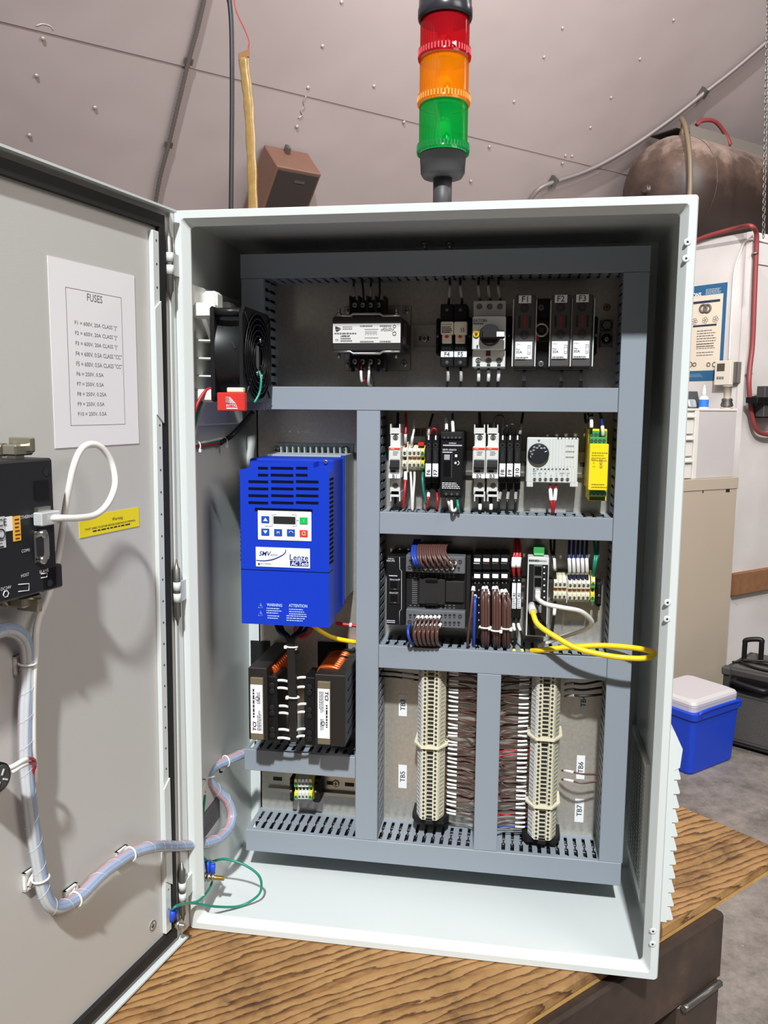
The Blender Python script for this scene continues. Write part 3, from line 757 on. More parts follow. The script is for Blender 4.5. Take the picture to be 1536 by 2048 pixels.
# ---- class J fuse blocks F1, F2, F3 and the switch mechanism
M_FUSE = mat('fuse_block_grey', (70, 68, 67), .5)
def fuse_j(px0, px1, py0, lab, rail_l, rail_r):
    cx = (px0 + px1) / 2
    t = thing('fuse_block', 'dark grey fuse block labelled %s with white rating label' % lab, 'fuse block', (atd(cx, 736, .03).x, YP - .0076, atd(cx, 736, .04).z), 'class J fuse blocks')
    b = MB(); pbox(b, px0, py0, px1, 734, .070, .0078, .0015); pbox(b, px0 - 2, 726, px1 + 1, 739, .052, .0078, .001)
    build('block_body', b, M_FUSE, t)
    l = build('designation_label', plate(MB(), cx - 12, py0 + .5, cx + 13, py0 + 16, .0702), M_LBL, t)
    txt(lab, atd(cx + .5, py0 + 8, .0706), X, Z, M_INK, l, h=.0072, lift=.0005)
    for k, m in ((-10.5, M_INK), (0, mat('red_flag', (150, 30, 40), .5)), (10.5, M_INK)):
        build('viewing_slot', plate(MB(), cx + k - 2, py0 + 42, cx + k + 2, py0 + 66, .0702), m, t)
    for dy in (26, 79):
        p = atd(cx - .5, py0 + dy, .0703)
        build('contact_ring', MB().torus(p, Y, .0048, .0005, 20, 5).torus(p, Y, .0026, .0004, 16, 5), M_INK, t)
    q = build('rating_label', plate(MB(), px0 + 1.5, py0 + 93, px1 - 6, py0 + 128, .0704), M_LBL, t)
    tl_ = atd(px0 + 3.5, py0 + 98, .071); U_ = X
    txt('Class J', tl_, X, Z, M_INK, q, h=.0022, align='L', lift=.0004); txt('Max.', tl_ + V((0, 0, -.0062)), X, Z, M_INK, q, h=.0021, align='L', lift=.0004)
    txt('30A', tl_ + V((0, 0, -.0098)), X, Z, M_INK, q, h=.0033, align='L', lift=.0004)
    build('fine_print', fine_print(tl_ + V((0, -.0004, -.0155)), X, Z, .017, .0042, 2, fill=.5), M_GINK, q)
    f = tl_ + V((.0145, -.0004, -.0015)); o = MB()
    for x0, x1, z0, z1 in ((0, .0004, -.011, 0), (.0036, .004, -.011, 0), (0, .004, -.0004, 0), (0, .004, -.011, -.0106), (0, .004, -.003, -.0027), (0, .004, -.0085, -.0082)):
        o.box(f.x + x0, f.x + x1, f.y, f.y + .0001, f.z + z0, f.z + z1)
    build('fuse_symbol', o, M_GINK, q)
    for px in (rail_l, rail_r):
        if px: build('side_rail', pbox(MB(), px - 1.4, py0 + 8, px + 1.4, 733, .066, .035, .0004), M_LGR, t)
    return t
fuse_j(1029, 1070, 590.5, 'F1', 1026, None); fuse_j(1102, 1141, 589.5, 'F2', None, None); fuse_j(1144.5, 1184.5, 588.5, 'F3', 1142.8, 1187)
sw = thing('disconnect_mechanism', 'black switch mechanism with steel shaft socket between fuse blocks F1 and F2', 'switch', (atd(1085, 736, .03).x, YP - .0076, atd(1085, 736, .04).z))
b = MB(); pbox(b, 1073, 597, 1099, 737, .050, .0078, .001); pbox(b, 1072, 640, 1100, 684, .058, .05, .001); build('mechanism_body', b, M_BLK, sw)
c = atd(1083, 660, .0585); build('shaft_ring', MB().torus(c, Y, .0078, .0015, 28, 8), M_STEEL, sw)
build('shaft_socket', MB().box(c.x - .0032, c.x + .0032, c.y - .0012, c.y, c.z - .0032, c.z + .0032), M_INK, sw)
build('red_accent', plate(MB(), 1073, 671, 1078, 683, .0582).box(0, 0, 0, 0, 0, 0) if False else plate(MB(), 1073, 671, 1078, 681, .0582), M_RED, sw)
for px in (1071.5, 1100.5): build('side_rail', pbox(MB(), px - 1.3, 600, px + 1.3, 733, .064, .03, .0004), M_LGR, sw)
for py in (615, 728): screw(atd(1082, py, .0502), .0042, sw, m=M_DSTEEL)
build('test_hole', MB().torus(atd(1073, 677, .0585), Y, .0022, .0005, 14, 5), M_DSTEEL, sw)
for px in (1049, 1124, 1163):
    wire(pw((px, 736, .03), (px - 1, 750, .045), (px - 1, 762, .048), (px - 2, 776, .045)), .0021, M_WBLK, 'black wire leaving the fuse blocks F1 to F3 downwards', 'black wires under the fuse blocks', markers=((.25, .7),), mk_m=M_CLEARMARK, mk_r=.0026)
# ---- earth lugs on the plate beside the right duct
gl = thing('ground_lug', 'pair of small square metal earth lugs beside fuse block F3', 'ground lug', atd(1213, 696, 0))
build('lug_plate', pbox(MB(), 1202, 639, 1226, 660, .012, 0, .0006), M_DSTEEL, gl); build('lug_plate', pbox(MB(), 1200, 664, 1225, 696, .012, 0, .0006), M_DSTEEL, gl)
build('lug_ring', MB().torus(atd(1214, 650, .0122), Y, .0062, .0009, 20, 6), M_INK, gl); build('lug_barrel', MB().lathe([(.0068, 0), (.0068, .003), (.0035, .003)], atd(1213, 678, .012), -Y, 18), M_BLK2, gl)
screw(atd(1213, 678, .015), .0032, gl)
bs = thing('brass_screw', 'brass earth screw on the plate above the earth lugs', 'screw', atd(1214, 618, 0))
screw(atd(1213.6, 615, 0), .0048, bs, m=M_BRASS, h=.003)

# ================================================================= BREAKER ROW
M_MCB = mat('breaker_grey', (206, 206, 202), .45)
def breaker(x0, x1, lab, label):
    cx = (x0 + x1) / 2; p = atd(cx, 1003, .03)
    t = thing('circuit_breaker', label, 'circuit breaker', (p.x, YP - .0076, atd(cx, 1002, .045).z), 'single pole circuit breakers')
    b = MB(); pbox(b, x0 + 3, 866, x1 - .5, 990, .054, .0078, .0008)
    for py0, py1 in ((848, 868), (984, 1003)):
        pbox(b, x0 + 3, py0, x0 + 5.5, py1, .054, .0078, .0003); pbox(b, x1 - 3, py0, x1 - .5, py1, .054, .0078, .0003)
        pbox(b, x0 + 5, py0 + (8 if py0 < 900 else -2), x1 - 3, py1 + (2 if py0 < 900 else -9), .054, .0078, .0003)
    build('breaker_body', b, M_MCB, t)
    n = build('nose', pbox(MB(), x0, 893, x1 - .4, 957, .066, .04, .001), M_MCB, t)
    s = build('red_stripe', plate(MB(), x0 + .3, 895.5, x1 - .7, 899.5, .0662), mat('orange_red', (206, 66, 48), .45), n)
    txt('ABB', atd(x0 + 8, 897.6, .0668), X, Z, mat('pale_ink', (240, 190, 180), .5), s, h=.0021, lift=.0004)
    build('fine_print', fine_print(atd(x0 + 9, 902, .0665), X, Z, .008, .006, 3, fill=.35), M_GINK, n)
    build('toggle_recess', plate(MB(), x0 + 4, 918, x1 - 3, 947, .0662), mat('recess_grey', (150, 150, 147), .5), n)
    tg = MB(); a, b_, u, tt = rect(x0 + 2.5, 919, x1 - 2, 937, .068)
    tg.prism([(.064, tt), (.067, tt - .001), (.068, u + .006), (.0715, u + .002), (.0715, u - .0005), (.064, u)], (0, YP, 0), -Y, Z, X, a, b_)
    build('toggle', tg, M_BLK, t)
    build('position_window', plate(MB(), x0 + 5, 940, x1 - 10, 945, .0664), M_INK, n)
    l = build('designation_label', plate(MB(), x0 + .2, 948.5, x1 - .6, 956.5, .0664), M_LBL, t)
    txt(lab, atd(cx, 952.5, .067), X, Z, M_INK, l, h=.0050, lift=.0004)
    for py in (875, 971): hole(atd(cx + 2, py, .0545), .0036, t)
    return t
breaker(777, 801, 'B1', 'grey circuit breaker labelled B1 beside the small terminals')
breaker(945, 970.6, 'B2', 'grey circuit breaker labelled B2')
breaker(971.4, 997, 'B3', 'grey circuit breaker labelled B3 beside the fuse terminals')
# ---- slim fuse terminals
def slim_fuse(x0, x1, lab):
    cx = (x0 + x1) / 2
    t = thing('fuse_terminal', 'slim black fuse terminal with white tag %s' % lab, 'fuse terminal', (atd(cx, 979, .03).x, YP - .0076, atd(cx, 979, .03).z), 'slim black fuse terminals')
    b = MB(); pbox(b, x0, 872, x1 - .4, 966, .052, .0078, .0006); pbox(b, x0 + 1, 960, x1 - 1.4, 979, .036, .0078, .0006); build('terminal_body', b, M_BLK, t)
    lv = build('fuse_lever', pbox(MB(), x0 + 1, 897, x1 - 1.4, 957, .060, .05, .0008), M_BLK2, t)
    build('lever_slot', plate(MB(), cx - 2, 902, cx + 1.4, 922, .0602), M_INK, lv)
    build('end_tab', pbox(MB(), cx - 1, 871, cx + 1.8, 880, .0535, .05, .0002), M_LBL, t)
    l = build('designation_tag', plate(MB(), x0 + .9, 927, x1 - 1.6, 953, .0602), M_LBL, t)
    txt(lab, atd(cx - .3, 944, .0608), Z, -X, M_INK, l, h=.0052, lift=.0005)
    build('contact_marks', MB().torus(atd(cx, 891, .0523), Y, .0026, .0004, 14, 4).torus(atd(cx, 962, .0523), Y, .0022, .0004, 14, 4), M_DGR, t)
    return t
for x0, x1, lab in ((850, 863.7, 'F6'), (864, 878, 'F7'), (998, 1012.3, 'F8'), (1012.8, 1027, 'F9'), (1027.5, 1042, 'F10')): slim_fuse(x0, x1, lab)
# ---- small terminals in the breaker row
M_GRYG = mat('green_yellow_base', (214, 206, 60), .45)
def rail_terminal(x0, x1, y0, y1, label, group, m, m2=None, bridge=True, tall=0):
    cx = (x0 + x1) / 2; zb = atd(cx, y1, .03).z
    t = thing('rail_terminal', label, 'terminal block', (atd(cx, y1, .03).x, YP - .0076, zb), group)
    a, b_, u, tt = rect(x0, y0, x1, y1, .046); b_ -= .0002
    h = tt - u
    prof = [(.008, u - .004), (.034, u - .002), (.046, u + .004), (.046, u + h * .36), (.041, u + h * .42), (.041, u + h * .56), (.046, u + h * .62), (.046, tt - h * .12), (.034, tt + .003 + tall), (.008, tt + .004)]
    build('terminal_body', MB().prism(prof, (0, YP, 0), -Y, Z, X, a, b_), m, t)
    if m2:
        build('green_stripe', MB().box(a - .00005, b_ + .00005, YP - .0464, YP - .040, u + h * .62, u + h * .76).box(a - .00005, b_ + .00005, YP - .0464, YP - .040, u + h * .08, u + h * .2), m2, t)
    for f in (.21, .75):
        hole(V(((a + b_) / 2, YP - .0465, u + h * f)), min(.0022, (b_ - a) * .36), t)
    if bridge: build('bridge_slot', MB().box(a + .001, b_ - .001, YP - .0415, YP - .0405, u + h * .43, u + h * .55), mat('orange_brown_bridge', (176, 104, 74), .5) if bridge == 'orange' else M_INK, t)
    mk = build('number_tag', MB().box(a + .0006, b_ - .0006, YP - .0468, YP - .046, u + h * .84, u + h * .96), M_LBL, t)
    return t
G2 = 'small rail terminals beside breaker B1'
rail_terminal(805, 813.5, 896, 939, 'cream rail terminal touching breaker B1', G2, M_CREAM)
build_ep = thing('separator_plate', 'thin white separator plate between the small cream terminals beside breaker B1', 'end plate', atd(814.6, 942, .02))
build('plate_body', pbox(MB(), 814, 890, 815.6, 945, .052, .0078, .0002), M_WHT, build_ep)
build('plate_tip', pbox(MB(), 814, 884, 815.6, 890, .046, .03, .0002), M_WHT, build_ep)
for k in range(3): rail_terminal(816 + k * 8.4, 824.2 + k * 8.4, 896, 939, 'cream rail terminal between the white separator plate and the earth terminal', G2, M_CREAM, bridge='orange')
rail_terminal(841.3, 849, 896, 939, 'yellow and green earth terminal beside fuse terminal F6', G2, M_GRYG, M_GRN)
rm = thing('group_marker', 'small red marker above the cream terminals beside breaker B1', 'marker', atd(841, 892, .03)); build('marker_clip', pbox(MB(), 836, 885, 848, 892, .044, .03, .0004), M_RED, rm)
build('marker_foot', pbox(MB(), 839, 891, 846, 898, .036, .03, .0002), M_RED, rm)
# ---- black power supply
ps = thing('power_supply', 'tall black power supply between fuse terminal F7 and breaker B2', 'power supply', (atd(905, 996, .03).x, YP - .0076, atd(905, 996, .06).z))
bx = MB(); pbox(bx, 881, 866, 925, 996, .082, .0078, .001); build('case', bx, M_BLK, ps)
pbk = build('top_cover', pbox(MB(), 881.5, 864, 925, 878, .084, .03, .0008), M_BLK2, ps)
a, b_, u, tt = rect(881, 866, 925, 996, .0822); yy = YP - .0823
for k in range(5): hole(atd(889 + k * 7.6, 874.5, .0846), .0021, pbk)
build('lower_terminal_cover', pbox(MB(), 886.5, 982.5, 921, 991, .0832, .08, .0004), M_BLK2, ps)
for k in range(3): hole(atd(892.5 + k * 11, 987.5, .0838), .0026, ps)
build('brand_bar', plate(MB(), 886, 889.5, 924, 892, .0822), mat('pale_grey_ink', (176, 180, 186), .5), ps)
txt('OMRON', atd(905, 886.5, .0824), X, Z, M_WINK, ps, h=.0018); txt('S8VK-S06024', atd(899, 899.5, .0824), X, Z, M_WINK, ps, w=.018)
build('spec_print', fine_print(atd(885, 902, .0824), X, Z, .018, .003, 1, fine_print(atd(884, 964, .0824), X, Z, .027, .009, 4, fill=.4)), M_WINK, ps)
lp = build('status_window', plate(MB(), 910, 909, 914.5, 914, .0822), M_LBL, ps)
build('dial_arc', MB().tube([atd(914 + 4.2 * math.cos(q), 926 + 4.2 * math.sin(q), .0826) for q in [x * .35 - 1.3 for x in range(9)]], .0005, 5), M_WINK, ps)
build('adjust_dial', MB().lathe([(.0018, 0), (.0014, .0008)], atd(911, 926, .0822), -Y, 12), M_LGR, ps)
build('label_patch', plate(MB(), 888.5, 909, 899.5, 919.5, .0822), mat('grey_patch', (150, 152, 156), .6), ps)
build('recess_panel', plate(MB(), 887, 922, 900.5, 952, .0821), mat('gloss_black', (12, 12, 13), .25), ps)
build('groove', plate(MB(), 903, 908, 904.6, 956, .0822).box(0, 0, 0, 0, 0, 0) if False else plate(MB(), 903, 908, 904.2, 956, .0822), M_DGR, ps)
# ---- thermostat
th = thing('thermostat', 'pale grey cabinet thermostat with black dial and ribbed cover', 'thermostat', (atd(1104, 974, .03).x, YP - .0076, atd(1104, 974, .03).z))
bx = MB(); pbox(bx, 1053, 875, 1156, 966, .040, .0078, .0012); pbox(bx, 1053, 964, 1066, 974, .040, .0078, .0005); pbox(bx, 1140, 964, 1156, 974, .040, .0078, .0005)
cas = build('case', bx, M_LGR, th)
rb = MB()
for k in range(9): pbox(rb, 1099 + k * 6, 876, 1100.6 + k * 6, 934, .0408, .0398, .0002)
for k in range(16): pbox(rb, 1055 + k * 6.3, 936, 1056.2 + k * 6.3, 972 if (k < 2 or k > 13) else 942, .0408, .0398, .0002)
build('cover_ribs', rb, M_MCB, cas)
vt = MB()
for k in range(6): plate(vt, 1115 + k * 7.2, 874.6, 1117.6 + k * 7.2, 878, .0402)
for k in range(10): plate(vt, 1066 + k * 7.4, 937, 1070 + k * 7.4, 938.2, .0409)
build('vent_notches', vt, M_DGR, cas)
c = atd(1077, 907.4, .0402)
dl_ = build('dial', MB().lathe([(.0140, 0), (.0138, .0045), (.0125, .006)], c, -Y, 32), mat('dial_black', (30, 32, 38), .4), th)
for k in range(9):
    q = math.radians(200 - k * 19); r_ = .0108 - (k % 2) * .0024
    txt(('5', '10', '15', '20', '25', '30', '35', '40', '45')[k], c + V((math.cos(q) * r_, -.0062, math.sin(q) * r_)), X, Z, M_WINK, dl_, h=.0022)
q = math.radians(20); build('dial_pointer', MB().box(-.0018, .0018, -.0003, 0, -.0004, .0004, F=lambda x, y, z: c + V((math.cos(q) * .010 + x * math.cos(q) - z * math.sin(q), y - .0062, math.sin(q) * .010 + x * math.sin(q) + z * math.cos(q)))), M_WINK, dl_)
build('dial_index', MB().add([c + V((-.002, -.0003, .0185)), c + V((.002, -.0003, .0185)), c + V((0, -.0003, .0155))], [[0, 1, 2]]), M_GINK, cas)
for k, s in enumerate(('48V\n60V\nN', '24V\nN', '\u00f8\nL', '\u2699', '[ ]\nL', '230V\nN', '115V\nN')):
    px = 1069 + k * 11; L_ = s.split('\n')
    for j, w in enumerate(L_[::-1]):
        txt(w if w != '\u2699' else '*', atd(px, 951 - j * 4.6, .0406), X, Z, M_GINK, cas, h=.0021)
    hole(atd(px, 959, .0403), .0024, th); txt(str(k + 1), atd(px, 965, .0404), X, Z, M_GINK, cas, h=.0016)
build('fine_print', fine_print(atd(1132, 886, .0412), X, Z, .013, .022, 3, fill=.12), M_GINK, cas)
# ---- yellow safety relay
yr = thing('safety_relay', 'yellow safety relay with green plug terminals', 'relay', (atd(1195, 1000, .03).x, YP - .0076, atd(1195, 1000, .03).z))
bx = MB(); pbox(bx, 1178, 888, 1216, 981, .082, .0078, .0008); pbox(bx, 1177, 858, 1214, 890, .060, .0078, .0008); pbox(bx, 1177, 978, 1213, 1002, .062, .0078, .0008)
cs = build('case', bx, M_YEL, yr)
for y0, y1, d in ((862, 876, .066), (874, 888, .074), (983, 993, .074)):
    g = build('plug_terminal', pbox(MB(), 1179.5, y0, 1213, y1, d, .05, .0006), M_GRN, yr)
    for k in range(4): hole(atd(1183.5 + k * 8.1, (y0 + y1) / 2 + 1, d + .0005), .0021, g, m=M_STEEL)
build('lower_jacks', plate(MB(), 1179, 994, 1210, 1001, .0622), mat('dark_olive', (70, 80, 20), .5), yr)
mo = mat('olive_ink', (150, 128, 10), .6)
build('fine_print', fine_print(atd(1184, 903, .0823), X, Z, .02, .013, 4, fine_print(atd(1183, 966, .0823), X, Z, .02, .007, 2, fill=.4), fill=.35), mo, cs)
for k, s in enumerate(('Power', 'K1', 'K2')):
    txt(s, atd(1188, 918.5 + k * 7.2, .0823), X, Z, mo, cs, h=.0020)
    build('status_lamp', MB().lathe([(.0022, 0), (.0018, .0008)], atd(1202, 918.5 + k * 7.2, .082), -Y, 12), mat('amber_lens', (206, 160, 60), .3), yr)
# ---- wiring of the breaker row
G = 'wires at the small terminals beside breaker B1'
wire(pw((812, 826, .03), (812, 850, .045), (811, 872, .05), (811, 896, .036)), .0017, M_WRED, 'red wire with white sleeve above the cream terminals', G, markers=((.62, .85),), mk_r=.0020)
wire(pw((828, 838, .03), (828, 858, .045), (824, 880, .048), (823, 897, .036)), .0015, M_WWHT, 'white wire with sleeve above the cream terminals', G, markers=((.6, .9),), mk_r=.0019)
wire(pw((811, 940, .034), (811, 957, .046), (809, 985, .055), (806, 1016, .05)), .0019, M_WRED, 'red wire dropping from the cream terminals into the duct', G, markers=((.15, .4),))
wire(pw((821, 940, .034), (822, 958, .046), (823, 985, .052), (824, 1020, .05)), .0016, M_WWHT, 'white wire dropping from the cream terminals into the duct', G)
wire(pw((829, 940, .034), (829, 958, .046), (827, 985, .052), (825, 1022, .05)), .0016, M_WWHT, 'white wire dropping from the cream terminals into the duct', G)
wire(pw((847, 940, .034), (845, 955, .046), (847, 980, .05), (852, 1008, .045)), .0017, M_WGRN, 'green wire dropping from the earth terminal into the duct', G)
G = 'wires at the slim fuse terminals'
wire(pw((866, 828, .03), (860, 848, .04), (857, 868, .048), (857, 880, .04)), .0016, M_WBLK, 'black wire with clear sleeve above fuse terminal F6', G, markers=((.45, .8),), mk_m=M_CLEARMARK)
wire(pw((861, 874, .044), (863, 862, .055), (868, 857, .058), (873, 862, .055), (874, 874, .044)), .0013, M_WRED, 'short red jumper loop above fuse terminals F6 and F7', G)
wire(pw((857, 976, .03), (857, 990, .04), (856, 1000, .045), (854, 1016, .042)), .0017, M_WRED, 'dark red wire with white sleeve under fuse terminal F6', G, markers=((.2, .5),))
wire(pw((872, 976, .03), (874, 990, .04), (875, 1003, .045), (873, 1018, .042)), .0017, M_WRED, 'dark red wire under fuse terminal F7', G)
for k in range(3):
    x = 1004 + k * 14.6
    wire(pw((x, 976, .03), (x - 4 + k, 990, .042), (x - 6 + k * 2, 1005, .05), (x - 7 + k * 2, 1024, .046)), .0017, M_WBLK, 'black wire with clear sleeve under fuse terminals F8 to F10', G, markers=((.25, .6),), mk_m=M_CLEARMARK)
wire(pw((990, 868, .042), (988, 848, .055), (994, 833, .062), (1004, 833, .062), (1007, 850, .058), (1004, 876, .046)), .0018, M_WBLK, 'black jumper arching from breaker B3 to fuse terminal F8', G)
wire(pw((1004, 874, .044), (1007, 858, .056), (1014, 852, .06), (1020, 860, .056), (1020, 876, .044)), .0017, M_WBLK, 'black jumper arching from fuse terminal F8 to F9', G)
wire(pw((1014, 874, .044), (1016, 856, .058), (1024, 849, .062), (1032, 856, .058), (1034, 876, .044)), .0017, M_WBLK, 'black jumper arching from fuse terminal F9 to F10', G)
wire(pw((1046, 826, .03), (1043, 845, .04), (1040, 866, .045), (1038, 878, .036)), .0016, M_WBLK, 'dark wire with clear sleeve dropping to fuse terminal F10', G, markers=((.4, .75),), mk_m=M_CLEARMARK)
G = 'black wires at the breakers'
wire(pw((796, 826, .03), (795, 848, .04), (793, 866, .042), (792, 870, .03)), .0019, M_WBLK, 'black wire entering breaker B1 from above', G)
wire(pw((959, 826, .03), (960, 845, .04), (961, 864, .042), (961, 870, .03)), .0020, M_WBLK, 'black wire entering breaker B2 from above', G)
wire(pw((791, 985, .03), (791, 1000, .04), (789, 1012, .042), (787, 1020, .04)), .0019, M_WBLK, 'dark wire with red tip leaving breaker B1 downwards', G)
for x, n in ((960, 'B2'), (982, 'B3')):
    wire(pw((x, 985, .03), (x, 1002, .04), (x, 1015, .045), (x - 1, 1026, .042)), .0019, M_WBLK, 'black wire leaving breaker %s downwards' % n, G, markers=((.5, .78),))
G = 'wires at the black power supply'
wire(pw((893, 835, .04), (893, 845, .05), (893, 858, .06), (893, 870, .075)), .0016, M_WBLK, 'wire with white sleeve on top of the power supply', G, markers=((.1, .75),), mk_r=.0022)
wire(pw((905, 828, .04), (905, 842, .055), (906, 858, .068), (906, 870, .075)), .0017, M_WNAV, 'blue wire with white sleeve on top of the power supply', G, markers=((.35, .85),), mk_r=.0022)
wire(pw((894, 990, .07), (897, 1004, .075), (900, 1015, .07), (902, 1028, .05)), .0019, M_WWHT, 'white wire hanging from the power supply', G)
wire(pw((903, 990, .07), (903, 1008, .080), (905, 1021, .085), (911, 1020, .078), (914, 1014, .06)), .0020, M_WWHT, 'white wire looping under the power supply', G)
wire(pw((914, 990, .07), (915, 1004, .080), (917, 1018, .082), (918, 1026, .06)), .0019, M_WGRN, 'green wire hanging from the power supply', G)
G = 'red wires under the thermostat'
wire(pw((1100, 970, .03), (1101, 985, .042), (1103, 1005, .05), (1106, 1024, .046)), .0019, M_WRED, 'red wire with white sleeve under the thermostat', G, markers=((.25, .62),))
wire(pw((1112, 970, .03), (1111, 985, .042), (1109, 1005, .05), (1106, 1026, .046)), .0019, M_WRED, 'red wire with white sleeve under the thermostat', G, markers=((.25, .62),))
G = 'wires on the yellow safety relay'
wire(pw((1176, 828, .04), (1182, 836, .055), (1183, 850, .066), (1182, 866, .066)), .0018, M_WBLK, 'wire with white sleeve plugged into the safety relay', G, markers=((.35, .8),), mk_r=.0024)
wire(pw((1200, 826, .04), (1203, 838, .06), (1205, 856, .075), (1206, 872, .072)), .0019, M_WNAV, 'blue wire with white sleeve plugged into the safety relay', G, markers=((.62, .95),), mk_r=.0024)
wire(pw((1170, 828, .02), (1172, 845, .03), (1178, 838, .04), (1186, 828, .04)), .0017, M_WBLK, 'black wire looping behind the safety relay', G)

# ================================================================= CONTROLLER ROW
cpu = thing('controller', 'black programmable controller with grey terminal strips', 'controller', (atd(870, 1255, .03).x, YP - .0076, atd(870, 1255, .05).z))
bx = MB(); pbox(bx, 812, 1112, 931, 1255, .060, .0078, .001); pbox(bx, 931.5, 1113, 940, 1254, .058, .0078, .001); build('main_case', bx, M_BLK2, cpu)
lu = build('port_unit', pbox(MB(), 773, 1113, 811, 1250, .064, .0078, .001), M_BLK, cpu)
txt('OMRON', atd(781.5, 1117.3, .0643), X, Z, M_WINK, lu, h=.0016); txt('NX1P2', atd(781.5, 1121.5, .0643), X, Z, M_WINK, lu, w=.011, h=.0024)
txt('Ethernet/IP', atd(790, 1159, .0643), X, Z, M_WINK, lu, w=.014); txt('EtherCAT', atd(788, 1185.5, .0643), X, Z, M_WINK, lu, w=.012)
build('fine_print', fine_print(atd(773.5, 1239, .0643), X, Z, .012, .005, 2, fine_print(atd(778, 1149, .0643), X, Z, .014, .003, 1)), M_WINK, lu)
for y0, y1 in ((1161, 1181), (1187.5, 1208)):
    j = build('ethernet_jack', pbox(MB(), 778, y0, 799, y1, .0655, .06, .0004), M_BLK2, lu)
    build('jack_opening', plate(MB(), 781, y0 + 2, 795, y1 - 5, .0656), mat('gloss_black', (12, 12, 13), .25), j); build('jack_clip', plate(MB(), 787, y1 - 4, 792, y1 - 2, .0657), M_STEEL, j)
ln = MB().tube([atd(x, y, .0643) for x, y in ((799, 1114), (799.5, 1138), (803, 1142), (803, 1218), (799, 1223), (799, 1249))], .0005, 4); build('edge_line', ln, mat('pale_grey_ink', (176, 180, 186), .5), lu)
M_STRIP = mat('strip_grey', (92, 94, 97), .5)
for y0, y1, s in ((1112, 1146, 0), (1221, 1255, 1)):
    st_ = build('terminal_strip', pbox(MB(), 811.5, y0, 930, y1, .072, .05, .001), M_STRIP, cpu)
    dk = MB()
    for r in range(2):
        for k in range(12):
            if (k == 11 and r == (1 - s) * 0) or (k == 0 and r == 1): continue
            px = 820.5 + k * 8.8; py = y0 + 9 + r * 15
            a, b_, u, tt = rect(px - 2.6, py - 1.8, px + 2.6, py + 2.2, .0723); dk.box(a, b_, YP - .0724, YP - .072, u, tt)
            a, b_, u, tt = rect(px - 1.8, py + 4.2, px + 1.8, py + 6.2, .0723); dk.box(a, b_, YP - .0724, YP - .072, u, tt)
    build('wire_entries', dk, M_INK, st_)
    hole(atd(920, y0 + 12, .0725), .0028, st_); hole(atd(819, y0 + 23, .0725), .0028, st_)
    fpm = MB()
    for k in range(11):
        for r in range(2):
            py = (1149 if s == 0 else 1211) + r * 5; a, b_, u, tt = rect(819 + k * 8.7, py - 1, 823 + k * 8.7, py + 1, .0603); fpm.box(a, b_, YP - .0605, YP - .0603, u, tt)
    build('terminal_numbers', fpm, M_GINK, st_)
build('front_flap', pbox(MB(), 838, 1158, 890, 1209, .066, .058, .0008), mat('flap_black', (32, 31, 29), .5), cpu)
build('front_flap', pbox(MB(), 891, 1163, 928, 1205, .064, .058, .0008), mat('flap_black', (32, 31, 29), .5), cpu)
for y0, y1 in ((1157, 1163), (1204, 1211)): build('flap_catch', pbox(MB(), 851, y0, 875, y1, .070, .06, .0008), M_BLK, cpu)
led = MB()
for k in range(13):
    a, b_, u, tt = rect(824, 1155 + k * 4.15, 834.5, 1157 + k * 4.15, .0603); led.box(a, b_, YP - .0606, YP - .0603, u, tt)
build('led_legend', led, M_GINK, cpu)
# relay modules
G = 'slim black relay modules'
for k in range(4):
    x0 = 946.5 + k * 18.2; x1 = x0 + 17.6; cx = (x0 + x1) / 2 - 1
    t = thing('relay_module', ('slim black relay module touching the controller', 'slim black relay module with a red line, second from the controller', 'slim black relay module with a brass line, third from the controller', 'slim black relay module nearest slim relay R1')[k], 'relay', (atd(cx, 1288, .03).x, YP - .0076, atd(cx, 1288, .05).z), G)
    b = MB(); pbox(b, x0, 1111, x1, 1140, .056, .0078, .0008); pbox(b, x0, 1140, x1, 1278, .050, .0078, .0008); pbox(b, x0, 1145, x1, 1160, .056, .04, .0006); build('module_body', b, M_BLK, t)
    build('tag', plate(MB(), cx - 6, 1116.5, cx + 6, 1123.5, .0562), M_LBL, t); build('tag', plate(MB(), cx - 6, 1148, cx + 6, 1156, .0562), M_LBL, t)
    build('colour_line', plate(MB(), cx - 7, 1126, cx + 5, 1127.5, .0562), (M_LGR, mat('red_flag', (150, 30, 40), .5), M_BRASS, M_GINK)[k], t)
    build('release_lever', pbox(MB(), cx - 4, 1104, cx + 4, 1113, .042, .02, .0006), M_BLK2, t)
    dk = MB()
    for r in range(7):
        for s in (-4, 3.5):
            a, b_, u, tt = rect(cx + s - .9, 1164 + r * 15, cx + s + .9, 1166.5 + r * 15, .0502); dk.box(a, b_, YP - .0504, YP - .0502, u, tt)
    build('pilot_marks', dk, M_LGR, t)
